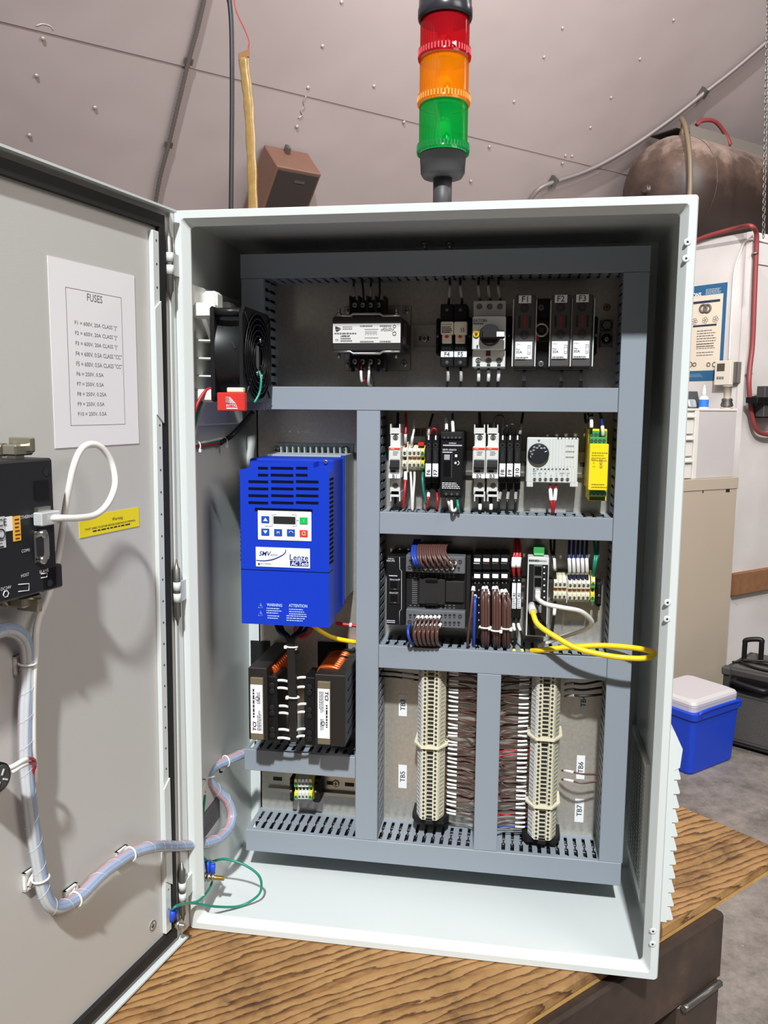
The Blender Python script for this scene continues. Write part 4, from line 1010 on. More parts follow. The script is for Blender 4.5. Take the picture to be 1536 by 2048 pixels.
# brown bundles in front of the relay modules
GB = 'brown wires of the bundles in front of the relay modules'
for k, (x0, x1, n, tie) in enumerate(((969, 975, 6, 1254), (989, 992, 6, 1260), (1005, 1010, 5, 1256))):
    xb = (970.5, 993, 1013)[k]
    for j in range(n):
        f = j / (n - 1) - .5
        top_ = 1174 + (j % 3) * 5 + (0 if k < 2 else 6); zf = .056 + .004 * (j % 2)
        wire(pw((x0 + 3 + f * 9, top_, .052), (xb + f * 13, top_ + 16, zf + .004), (xb + f * 13.5, 1225, zf + .008), (xb + f * 13, 1258, zf + .008), (xb + f * 12, 1282, zf), (xb + f * 6, 1296, .048)), .0019, M_WBRN,
             ('brown wire of the cable-tied bundle next to the single blue wire', 'brown wire of the middle cable-tied bundle on the relay modules', 'brown wire of the thin cable-tied bundle nearest slim relay R1')[k], GB, markers=((.0, .1),))
    c = atd(xb, tie, .066)
    tb = tag(build('cable_tie', MB().tube([c + V((math.cos(q) * .0078, -math.sin(q) * .0062 - .0005, 0)) for q in [2 * math.pi * i / 18 for i in range(18)]], .0013, 6, True), M_TIE), ('white cable tie round the brown bundle next to the blue wire', 'white cable tie round the middle brown bundle', 'white cable tie round the brown bundle nearest slim relay R1')[k], 'cable tie', 'cable ties on the brown bundles')
    build('tie_head', MB().box(c.x + .004, c.x + .008, c.y - .009, c.y - .005, c.z - .0022, c.z + .0022, .0005), M_TIE, tb)
wire(pw((947, 1174, .052), (945, 1190, .060), (942, 1225, .066), (937, 1262, .062), (935, 1296, .05)), .0020, M_WBRN, 'single brown wire with white sleeve beside the blue wire', markers=((.0, .18),))
wire(pw((950, 1192, .052), (950, 1203, .062), (949, 1235, .066), (948, 1268, .062), (948, 1294, .05)), .0022, M_WBLU, 'single blue wire in front of the first relay module', markers=((.0, .12),))
# slim relays R1, R2
for k in range(2):
    x0 = 1023.5 + k * 9.8; x1 = x0 + 9.2; cx = (x0 + x1) / 2
    t = thing('interface_relay', 'slim relay with white tag %s' % ('R1', 'R2')[k], 'relay', (atd(cx, 1240, .03).x, YP - .0076, atd(cx, 1240, .05).z), 'slim interface relays')
    b = MB(); pbox(b, x0, 1155, x1, 1237, .048, .0078, .0006); build('relay_body', b, M_BLK, t)
    for y0, y1 in ((1166, 1196), (1197, 1217)):
        l = build('tag', plate(MB(), x0 + .6, y0, x1 - .8, y1, .0482), M_LBL, t)
        if y0 < 1190: txt(('R1', 'R2')[k], atd(cx, 1189, .0488), Z, -X, M_INK, l, h=.0034, lift=.0005)
        else: build('fine_print', fine_print(atd(x0 + 1.5, 1197.5, .0487), X, Z, .0045, .013, 5), M_GINK, l)
    hole(atd(cx, 1160.5, .0484), .0018, t, m=M_LGR)
    for j in range(2):
        dx = (j - .5) * 5
        wire(pw((1032 + k * 4 + dx * .5, 1078, .03), (1032 + k * 6 + dx, 1100, .045), (cx - 1 + dx * .6, 1130, .052), (cx, 1154, .044)), .0018, M_WRED, 'red wire with white sleeve dropping to slim relays R1 and R2', 'red wires above relays R1 and R2', markers=((.52, .74),))
    wire(pw((cx, 1236, .04), (cx - 1, 1250, .05), (cx + 2 + k * 3, 1268, .055), (cx + k * 6, 1290, .05), (cx + k * 6, 1302, .05)), .0016, M_WBLK, 'black wire with white and yellow tips under slim relays R1 and R2', 'black wires below relays R1 and R2', markers=((.22, .42),))
    f = atd(cx + k * 6, 1300, .05); tag(build('wire_ferrule', MB().lathe([(.0034, 0), (.0030, .003), (.0016, .006)], f + Z * -.004, Z, 10), mat('ferrule_yellow', (236, 220, 90), .5)), 'pale yellow wire end cap at the duct edge under relays R1 and R2', 'ferrule', 'yellow wire end caps')
# ethernet switch
es = thing('ethernet_switch', 'black network switch with steel frame and green plug on top', 'network switch', (atd(1075, 1273, .03).x, YP - .0076, atd(1075, 1273, .05).z))
bx = MB(); pbox(bx, 1053.5, 1115, 1096, 1273, .070, .0078, .0008); cs = build('case', bx, M_LGR, es)
build('front_panel', plate(MB(), 1056, 1129, 1094, 1271, .0702), M_BLK2, cs)
build('brand_print', fine_print(atd(1058, 1118.5, .0704), X, Z, .013, .0032, 1, ragged=False, fill=.8), M_INK, cs); build('fine_print', fine_print(atd(1078, 1119.5, .0704), X, Z, .010, .003, 1), M_GINK, cs)
jf = build('jack_frame', pbox(MB(), 1067, 1130, 1084, 1203, .0718, .069, .0004), M_STEEL, es)
for y0, y1 in ((1133, 1151), (1156, 1174), (1180, 1199)): build('jack_opening', plate(MB(), 1069, y0, 1083, y1, .0719), mat('gloss_black', (12, 12, 13), .25), jf)
jl = build('lower_jack', pbox(MB(), 1065, 1210, 1083, 1226, .072, .069, .0006), M_MGR, es); build('lower_jack', pbox(MB(), 1066, 1238, 1084, 1258, .0718, .069, .0004), M_DGR, es)
lg = MB()
for k in range(6): a, b_, u, tt = rect(1087, 1133 + k * 12, 1090, 1136 + k * 12, .0708); lg.box(a, b_, YP - .0710, YP - .0707, u, tt)
build('led_legend', lg, M_WINK, cs)
g = build('power_plug', pbox(MB(), 1067, 1095, 1089, 1108, .060, .03, .0008), M_GRN, es); build('plug_lip', pbox(MB(), 1068, 1107, 1088, 1111, .062, .04, .0004), mat('light_green', (110, 190, 120), .5), g)
# terminals right of the switch
G = 'rail terminals beside the network switch'
for k in range(3): rail_terminal(1107.5 + k * 8.6, 1115.8 + k * 8.6, 1158, 1203, 'cream rail terminal near the network switch without blue wires', G, M_CREAM, bridge='orange')
e1 = thing('separator_plate', 'thin grey separator plate in the cream terminals beside the network switch', 'end plate', atd(1134.3, 1206, .02)); build('plate_body', pbox(MB(), 1133.4, 1156, 1135, 1206, .048, .0078, .0002), M_LGR, e1)
build('plate_tip', pbox(MB(), 1133.4, 1148, 1135, 1156, .042, .03, .0002), M_LGR, e1)
for k in range(5): rail_terminal(1136 + k * 8.9, 1144.6 + k * 8.9, 1160, 1205, 'cream rail terminal fed by a dark blue wire', G, M_CREAM, bridge='orange')
rail_terminal(1181.5, 1190, 1155, 1207, 'yellow and green earth terminal at the end of the cream terminals', G, M_GRYG, M_GRN, tall=.004)
end_clamp('black rail end clamp after the earth terminal fed by green wires', 1192, 1166, 1203, 1214)
GB = 'dark blue wires above the cream terminals'
for k in range(5):
    x = 1140 + k * 8.7
    wire(pw((x - 1, 1082, .03), (x - 2, 1105, .045), (x - 1, 1130, .052), (x, 1161, .04)), .0018, M_WNAV, 'dark blue wire with white sleeve dropping to the cream terminals', GB, markers=((.55, .88),))
for k in range(2):
    wire(pw((1188 + k * 8, 1082, .03), (1190 + k * 5, 1105, .045), (1188 + k * 3, 1130, .052), (1185 + k * 2, 1158, .036)), .0018, M_WGRN, 'green wire dropping to the yellow and green earth terminal', 'green wires above the earth terminal')
    wire(pw((1101 + k * 8, 1080, .03), (1103 + k * 5, 1105, .042), (1108 + k * 1, 1130, .05), (1110 + k * 1.5, 1158, .04)), .0017, M_WBLK, 'black wire dropping to the cream terminals beside the network switch', 'black wires above the cream terminals', markers=((.5, .78),) if k else ())
wire(pw((1110, 1204, .036), (1109, 1222, .05), (1106, 1250, .05), (1102, 1280, .045)), .0018, M_WBLK, 'black wire with white sleeve below the cream terminals', markers=((.2, .48),))
# controller wiring
GT = 'brown wires above the controller'
for j in range(13):
    x = 841 + j * 4.6; xe = 838 + j * 5.4
    row = 1 if j % 2 else 0
    wire(pw((x + 6, 1084, .03), (x - 4, 1092, .062), (x - 5, 1106, .082), (xe - 1, 1120 + row * 6, .088), (xe + 6, 1125 + row * 10, .080), (xe + 8, 1128 + row * 10, .072)), .0017, M_WBRN, 'brown wire curving from the duct into the upper strip of the controller', GT, markers=((.86, .97),))
for j in range(3):
    x = 824 + j * 5
    wire(pw((x + 6, 1080, .03), (x + 1, 1096, .062), (x, 1110, .082), (x + 5, 1126, .086), (x + 11, 1134, .072)), .0020, M_WBLU, 'blue wire curving from the duct into the upper strip of the controller', 'blue wires above the controller')
GL = 'brown wires below the controller'
for j in range(12):
    x = 833 + (j // 2) * 8.4 + (j % 2) * 2; yt = 1233 if j % 2 == 0 else 1248
    wire(pw((x + 4, yt, .073), (x - 1, yt + 9, .088), (x - 6 + j * .3, 1268, .094), (x - 2, 1284, .086), (x + 3, 1292, .066), (x + 6, 1296, .05)), .0017, M_WBRN, 'brown wire curving from the lower strip of the controller into the duct', GL, markers=((.0, .14),))
wire(pw((820, 1249, .072), (816, 1258, .088), (818, 1276, .092), (826, 1289, .075), (834, 1292, .05)), .0020, M_WBLU, 'blue wire curving from the lower strip of the controller into the duct')
# network cables of the switch
c1 = wire([aty(1074, 1190, YP - .075), aty(1076, 1198, YP - .090), aty(1092, 1208, YP - .105), aty(1125, 1215, YP - .11), aty(1160, 1222, YP - .10), aty(1180, 1237, YP - .085), aty(1183, 1248, YP - .075), aty(1168, 1260, YP - .066), aty(1130, 1272, YP - .058), aty(1092, 1286, YP - .052), aty(1078, 1292, YP - .045)], .0030, M_WWHT, 'white network cable looping from the switch into the duct', name='network_cable', cat='cable', n=10)
build('plug', MB().box(*[v for v in (atd(1070, 1190, .08).x, atd(1081, 1190, .08).x)], YP - .084, YP - .07, atd(1075, 1199, .08).z, atd(1075, 1181, .08).z, .001), mat('clear_plug', (206, 206, 204), .3), c1)
c2 = wire([aty(1064, 1214, YP - .075), aty(1067, 1230, YP - .092), aty(1077, 1250, YP - .10), aty(1110, 1273, YP - .105), aty(1155, 1297, YP - .11), aty(1220, 1312, YP - .115), aty(1280, 1317, YP - .118), aty(1306, 1311, YP - .112), aty(1300, 1302, YP - .102), aty(1260, 1295, YP - .09), aty(1200, 1291, YP - .082), aty(1130, 1295, YP - .077), aty(1085, 1300, YP - .073), aty(1062, 1302, YP - .060)], .0036, M_WYEL, 'yellow network cable looping out from the switch towards the outlet filter side', name='network_cable', cat='cable', n=10)
build('plug_boot', MB().tube([aty(1064, 1210, YP - .072), aty(1064, 1217, YP - .080), aty(1066, 1224, YP - .088)], .0052, 10), mat('clear_plug', (206, 206, 204), .3), c2)

# ================================================================= TERMINAL COLUMNS
def make_terminal(xc, z, label, group):
    P_ = .0059
    t = thing('column_terminal', label, 'terminal block', (xc, YP - .0076, z), group)
    prof = [(-.0195, .008), (-.0195, .040), (-.0110, .058), (-.0050, .058), (-.0045, .053), (.0045, .053), (.0050, .058), (.0110, .058), (.0195, .040), (.0195, .008)]
    build('terminal_body', MB().prism(prof, (xc, YP, z), X, -Y, Z, .0001, P_ - .0002), M_CREAM, t)
    build('bridge_slot', MB().box(xc - .0040, xc + .0040, YP - .0536, YP - .0528, z + .0012, z + .0046), M_INK, t)
    for sx in (-1, 1):
        build('screw', MB().lathe([(.0019, 0), (.0019, .0004)], (xc + sx * .0080, YP - .0580, z + P_ / 2), -Y, 10), M_DGR, t)
        n = V((sx * .018, -.0085, 0)).normalized(); o = V((xc + sx * .01525, YP - .049, z + P_ / 2)) + n * .0002; u = V((-.0085 * sx, -.018, 0)).normalized()
        tg_ = build('number_tag', MB().prism([(-.0080, -.0023), (.0080, -.0023), (.0080, .0023), (-.0080, .0023)], o, u, Z, n, 0, .0006), M_LBL if sx < 0 else mat('tag_cream', (208, 202, 178), .5), t)
        mk = MB()
        for k in range(3):
            q = o + n * .0009 + u * (-.005 + k * .004); mk.quad(q - u * .0012 - Z * .0008, q + u * .0012 - Z * .0008, q + u * .0012 + Z * .0008, q - u * .0012 + Z * .0008)
        build('tag_print', mk, M_GINK, tg_)
    return t
PT = .0059
def end_plate(xc, z, label):
    t = thing('separator_plate', label, 'end plate', (xc, YP - .0076, z), 'cream separator plates in the terminal columns')
    build('plate_body', MB().prism([(-.024, .008), (-.024, .044), (-.0125, .062), (.0125, .062), (.024, .044), (.024, .008)], (xc, YP, z), X, -Y, Z, .0002, .0028), M_CREAM, t)
    build('plate_foot', MB().box(xc - .014, xc + .014, YP - .012, YP - .0078, z + .0002, z + .0040), M_CREAM, t)
    return t
def base_clamp(xc, z, label):
    t = thing('end_clamp', label, 'end clamp', (xc, YP - .0076, z), 'rail end clamps')
    build('clamp_body', MB().prism([(-.026, .008), (-.026, .038), (-.020, .050), (.020, .050), (.026, .038), (.026, .008)], (xc, YP, z), X, -Y, Z, 0, .0085), M_BLK2, t)
    build('clamp_foot', MB().box(xc - .006, xc + .006, YP - .056, YP - .049, z + .001, z + .0075, .001), M_BLK2, t)
proto = None
def column(xc, zt, zb, plates, tbs, clampname):
    global proto
    z = zt; k = 0
    while z - PT > zb:
        z -= PT
        if k in plates:
            z += PT - .0032; end_plate(xc, z, plates[k]); z -= PT
        tb_ = tbs[sum(k >= q for q in plates)]; lab = 'cream screw terminal of group %s in an upright column' % tb_; grp = 'screw terminals of group %s' % tb_
        if proto is None: proto = make_terminal(xc, z, lab, grp)
        else:
            c = copy_tree(proto, V((xc, YP - .0076, z)) - WL[proto], lab); c['group'] = grp
        k += 1
    base_clamp(xc, z - .0088, clampname)
    return z
column(TBX1, .3262, .1005, {19: 'cream separator plate between terminal groups TB3 and TB5'}, ('TB3', 'TB5'), 'black end clamp under the lowest TB5 terminal')
column(TBX2, .3262, .0885, {15: 'cream separator plate between terminal groups TB4 and TB6', 31: 'cream separator plate between terminal groups TB6 and TB7'}, ('TB4', 'TB6', 'TB7'), 'black end clamp under the lowest TB7 terminal')
for x0, y0, x1, y1, s in ((797.6, 1388, 814, 1432, 'TB3'), (797, 1530, 813.6, 1576, 'TB5'), (1158, 1391, 1175, 1430, 'TB4'), (1153, 1511, 1169.5, 1558, 'TB6'), (1149.5, 1598, 1167.5, 1644, 'TB7')):
    l = thing('printed_label', 'white stick-on label reading %s on the plate' % s, 'label', atd((x0 + x1) / 2, y1, 0), 'terminal group labels')
    build('label_strip', plate(MB(), x0, y0, x1, y1, .0001, .0005), M_LBL, l)
    txt(s, atd((x0 + x1) / 2, (y0 + y1) / 2 + (0 if s != 'TB4' else -8), .0008), Z, -X, M_INK, l, h=.0072, lift=.0004)
l = thing('printed_label', 'shade-toned label reading B1 on the plate above the small cream terminals', 'label', atd(838, 872, 0))
build('label_strip', plate(MB(), 825, 856, 852, 873, .0001, .0005), mat('shaded_label', (128, 112, 104), .6), l); txt('B1', atd(839, 865, .0008), X, Z, M_INK, l, h=.0085, lift=.0004)  # the shade over this label is put into its colour
# field wires
rnd = random.Random(3)
def field_wires(xs, x_end, z0, z1, n, tbs, label0, group0, dr, seed_red=()):
    for k in range(n):
        tb_ = [q for f_, q in tbs if k / n < f_][0]; label = label0 % tb_; group = group0 % tb_
        z = z0 + (z1 - z0) * k / (n - 1) + rnd.uniform(-.0012, .0012)
        bow = rnd.uniform(-.004, .004); y0 = YP - .030; y1 = YP - rnd.uniform(.03, .052)
        p = [V((xs, y0, z)), V((xs + dr * .006, y0 - .004, z)), V((xs + dr * .018, YP - .036, z + rnd.uniform(-.001, .001))), V(((xs + x_end) / 2 + dr * .010, YP - .038, z + bow * .8)), V((x_end, y1, z + bow * 1.6 + rnd.uniform(-.003, .003)))]
        wire(p, .00105, M_WBRN if k not in seed_red else (M_WRED if k < n - 2 else M_WBLU), label if k not in seed_red else label.replace('brown', 'red' if k < n - 2 else 'blue'), group, markers=((.2, .52),), n=6, k=5, mk_r=.0016)
field_wires(TBX1 + .019, .3665, .3240, .1050, 35, ((.5, 'TB3'), (2, 'TB5')), 'thin brown wire with white sleeve between the %s terminals and the middle duct', 'sleeved brown wires of group %s', 1)
field_wires(TBX2 - .019, .3955, .3240, .0950, 35, ((.38, 'TB4'), (.8, 'TB6'), (2, 'TB7')), 'thin brown wire with white sleeve between the middle duct and the %s terminals', 'sleeved brown wires of group %s', -1, (17, 18, 31, 34))
# second layer lying behind
def back_wires(xs, x_end, z0, z1, n, label, group):
    for k in range(n):
        z = z0 + (z1 - z0) * k / (n - 1) + rnd.uniform(-.002, .002); b = rnd.uniform(-.005, .005)
        wire([V((xs, YP - .018, z)), V(((2 * xs + x_end) / 3, YP - .020, z + b)), V(((xs + 2 * x_end) / 3, YP - .022, z + b * 1.5)), V((x_end, YP - .026, z + b))], .0014, M_WBRN, label, group, n=6, k=4)
back_wires(TBX1 + .019, .3665, .3235, .108, 24, 'brown wire lying behind the sleeved wires of groups TB3 and TB5', 'brown back layer wires of TB3 and TB5')
back_wires(TBX2 - .019, .3955, .3235, .100, 24, 'brown wire lying behind the sleeved wires of groups TB4 to TB7', 'brown back layer wires of TB4 to TB7')
for k, z in enumerate((1346, 1356)):
    wire(pw((756, z - 4, .04), (790, z - 2, .045), (815, z + 2, .042), (836, z + 4, .03)), .0015, M_WBLK, 'black wire from the upright duct to the topmost TB3 terminals', 'black wires at the topmost TB3 terminals', markers=((.55, .85),), mk_m=M_CLEARMARK)
for k, z in enumerate((1369, 1381, 1393)):
    wire(pw((1130, z, .03), (1146, z - 2, .042), (1168, z - 1, .046), (1204, z - 8 + k * 2, .04)), .0016, M_WBLK, 'black wire from the topmost TB4 terminals to the outer upright duct', 'black wires at the topmost TB4 terminals', markers=((.1, .4),), mk_m=M_CLEARMARK)
for k, z in enumerate((1541, 1559)):
    wire(pw((1124, z, .03), (1140, z + 2, .042), (1165, z + 7, .046), (1197, z + 8 - k * 5, .04)), .0014, M_WBRN, 'grey-brown wire with white sleeve crossing label TB6 into the upright duct', 'wires crossing label TB6', markers=((.15, .48),))

# ================================================================= BLUE DRIVE
VF = .045   # front plane (y)
vf = thing('motor_drive', 'blue motor drive with white keypad and cooling slots', 'motor drive', (.121, YP - .001, .392))
X0, X1 = aty(481.5, 1100, VF).x, aty(658, 1100, VF).x
Z0, Z1 = aty(570, 1251, VF).z, aty(570, 941, VF).z; Z2 = aty(570, 923, VF + .01).z; ZS = aty(570, 1142, VF).z
HS = MB().box(X0 + .004, X1 + .0005, VF + .092, YP - .0005, Z0 + .015, Z2 + .004)
for k in range(12):
    HS.box(X0 + .014 + k * .0086, X0 + .0155 + k * .0086, YP - .022, YP - .003, Z2 + .003, Z2 + .0125)
HS.box(X0 + .003, X1, YP - .0035, YP - .0003, Z0 + .01, Z2 + .0165)
build('heat_sink', HS, mat('cast_aluminium', (168, 176, 176), .5, .2), vf)
for px in (553, 692): screw(atd(px, 900, .0035), .0055, vf, h=.003)
body = MB()
# front shell as a prism seen from the front with stepped upper corners
prof = [(X0, Z0), (X1, Z0), (X1, Z1 - .001), (X1 - .004, Z1 + .004), (X1 - .020, Z1 + .004), (X1 - .020, Z2), (X0 + .014, Z2), (X0 + .014, Z1 + .004), (X0 + .006, Z1), (X0, Z1)]
shell = build('front_cover', MB().prism([(x, z) for x, z in prof if True], (0, 0, 0), X, Z, Y, VF, VF + .030), M_BLUE, vf)
bk = MB().box(X0 + .003, X1 - .001, VF + .030, VF + .092, Z0 + .003, Z2 + .002, .002); bk.box(X1 - .004, X1 + .0008, VF + .088, VF + .092, Z0 + .010, Z2 + .004)
build('drive_body', bk, mat('drive_blue_dark', (10, 50, 170), .42), vf)
screw(V((X1 - .011, VF + .029, Z1 + .010)), .0028, vf)
M_SLOT = mat('slot_navy', (4, 8, 30), .8, spec=.1)
for y, *seg in [(936, (516, 536), (541.5, 586.5), (592, 615)), (950, (516, 536), (541.5, 586.5), (592, 615))] + [(963 + k * 14, (497, 536.5), (542.5, 587), (592, 637)) for k in range(4)]:
    for a_, b_ in seg:
        build('cooling_slot', MB().box(aty(a_, y, VF).x, aty(b_, y, VF).x, VF - .0003, VF + .0001, aty(a_, y + 2.6, VF).z, aty(a_, y - 2.6, VF).z), M_SLOT, shell)
for k in range(19):
    z = aty(655, 960 + k * 9.3, VF).z
    for xs, sg in ((X1, 1), (X0, -1)):
        build('side_louvre', MB().box(xs - .0005 if sg > 0 else xs - .0016, xs + (.0004 if sg > 0 else .0005), VF + .003, VF + .024, z - .0016, z + .0016), M_SLOT, shell)
build('cover_seam', MB().box(X0 - .0001, X1 + .0001, VF - .0002, VF + .024, ZS - .0004, ZS + .0004), mat('slot_navy', (4, 8, 30), .8, spec=.1), shell)
def vrect(x0, y0, x1, y1, d=0.0):
    my = (y0 + y1) / 2; mx = (x0 + x1) / 2
    return aty(x0, my, VF - d).x, aty(x1, my, VF - d).x, aty(mx, y1, VF - d).z, aty(mx, y0, VF - d).z
def vplate(x0, y0, x1, y1, d, th=.0006, c=0):
    a, b, u, t = vrect(x0, y0, x1, y1, d); return MB().box(a, b, VF - d - th, VF - d, u, t, c)
build('keypad_bezel', vplate(510, 1017, 625, 1023, 0, .0008), mat('slot_navy', (4, 8, 30), .8, spec=.1), shell)
kp = build('keypad', vplate(516, 1022, 623, 1081, 0, .0012, .0005), M_LBL, vf)
build('display', vplate(547, 1033, 591, 1048, .0012, .0004), mat('lcd_dark', (40, 42, 38), .3), kp)
for i, (cx, cy, m_, s) in enumerate(((530.8, 1039, M_NAVY, 'up'), (530.8, 1064, M_NAVY, 'dn'), (556.4, 1065, M_NAVY, 'M'), (582, 1065.5, M_NAVY, 'ar'), (607.5, 1041.5, mat('go_green', (24, 176, 84), .4), '|'), (607.5, 1067, mat('stop_red', (226, 58, 44), .4), 'O'))):
    m_ = mat('key_blue', (24, 72, 170), .4) if m_ is M_NAVY else m_
    kb = build('key', vplate(cx - 8, cy - 7, cx + 8, cy + 7, .0012, .001, .0008), m_, kp)
    a, b, u, t = vrect(cx - 8, cy - 7, cx + 8, cy + 7, .0023); c = V(((a + b) / 2, VF - .0024, (u + t) / 2))
    if s in ('up', 'dn'):
        g = 1 if s == 'up' else -1
        build('arrow', MB().add([c + V((-.003, 0, -.002 * g)), c + V((.003, 0, -.002 * g)), c + V((0, 0, .0024 * g))], [[0, 1, 2]]), M_WINK, kb)
    elif s == 'ar': build('arrow', MB().tube([c + V((math.cos(q) * .0028, 0, math.sin(q) * .0026 - .0006)) for q in [math.pi * i / 8 for i in range(9)]], .0004, 4), M_WINK, kb)
    elif s == 'O': build('symbol', MB().torus(c, Y, .0022, .0004, 16, 4), M_WINK, kb)
    else: txt(s, c, X, Z, M_WINK, kb, h=.0035, lift=.0002)
kl = MB()
for pts in (((530, 1050), (530, 1052.5), (544.5, 1052.5), (544.5, 1029.5), (553, 1029.5)), ((584, 1029.5), (593, 1029.5), (593, 1052.5), (585, 1052.5)), ((593, 1041), (598, 1041))):
    kl.tube([aty(x, y, VF - .0014) for x, y in pts], .0003, 4)
build('keypad_lines', kl, M_GINK, kp)
lb = build('brand_label', vplate(512, 1095.5, 620, 1134.5, 0, .0006), M_LBL, vf)
yv = VF - .0007; UY = lambda px, py: aty(px, py, yv)
txt('SMV', UY(529, 1107), X, Z, M_NAVY, lb, w=.0150, h=.0062, shear=.25, bold=.02); txt('ector', UY(548, 1110), X, Z, M_NAVY, lb, w=.0095, h=.0032, shear=.25)
sw_ = [UY(x, y) for x, y in ((512.5, 1120.5), (528, 1121.5), (545, 1119), (560, 1113), (570, 1106), (571.5, 1099))]
build('swoosh', MB().tube(smooth_path(sw_, 5), [.0009 - .0006 * abs(i / 25 - .4) for i in range(26)], 5), M_NAVY, lb)
txt('Lenze', UY(598, 1115), X, Z, M_NAVY, lb, w=.0245, h=.0078, bold=.012)
bx_ = build('brand_box', vplate(580, 1122, 617, 1132.5, .0007, .0002), M_NAVY, lb); txt('AC Tech', aty(598.5, 1127.3, VF - .0010), X, Z, M_LBL, bx_, w=.0215, h=.0055, shear=.15, bold=.015)
txt('IP31', UY(524.5, 1127.5), X, Z, M_INK, lb, h=.0024); build('lock_icon', MB().box(UY(518, 1128).x - .001, UY(518, 1128).x + .001, yv - .0003, yv - .0002, UY(518, 1130).z, UY(518, 1125.5).z), M_INK, lb)
build('fine_print', fine_print(UY(530, 1126), X, Z, .011, .002, 1, fill=.5), M_GINK, lb)
M_PALE = mat('pale_blue_ink', (176, 196, 240), .5)
yw = VF - .0003
txt('WARNING', aty(549, 1210, yw), X, Z, M_PALE, shell, w=.0205, h=.0040, bold=.02); txt('ATTENTION', aty(596, 1211.5, yw), X, Z, M_PALE, shell, w=.0245, h=.0042, bold=.02)
fp = fine_print(aty(533, 1214, yw), X, Z, .0215, .009, 3, fill=.4); fine_print(aty(535, 1229, yw), X, Z, .018, .006, 2, fp, fill=.4); fine_print(aty(578, 1216, yw), X, Z, .026, .009, 3, fp, fill=.4); fine_print(aty(573, 1229, yw), X, Z, .030, .009, 3, fp, fill=.4)
build('warning_print', fp, M_PALE, shell)
tr_ = MB()
for py in (1212, 1227.5):
    c = aty(521, py, yw); pts = [c + V((-.0032, 0, -.0024)), c + V((.0032, 0, -.0024)), c + V((0, 0, .0034))]; tr_.tube(pts, .0003, 4, True); tr_.tube([c + V((0, 0, .0014)), c + V((0, 0, -.0010))], .0003, 4)
build('hazard_triangles', tr_, M_PALE, shell)

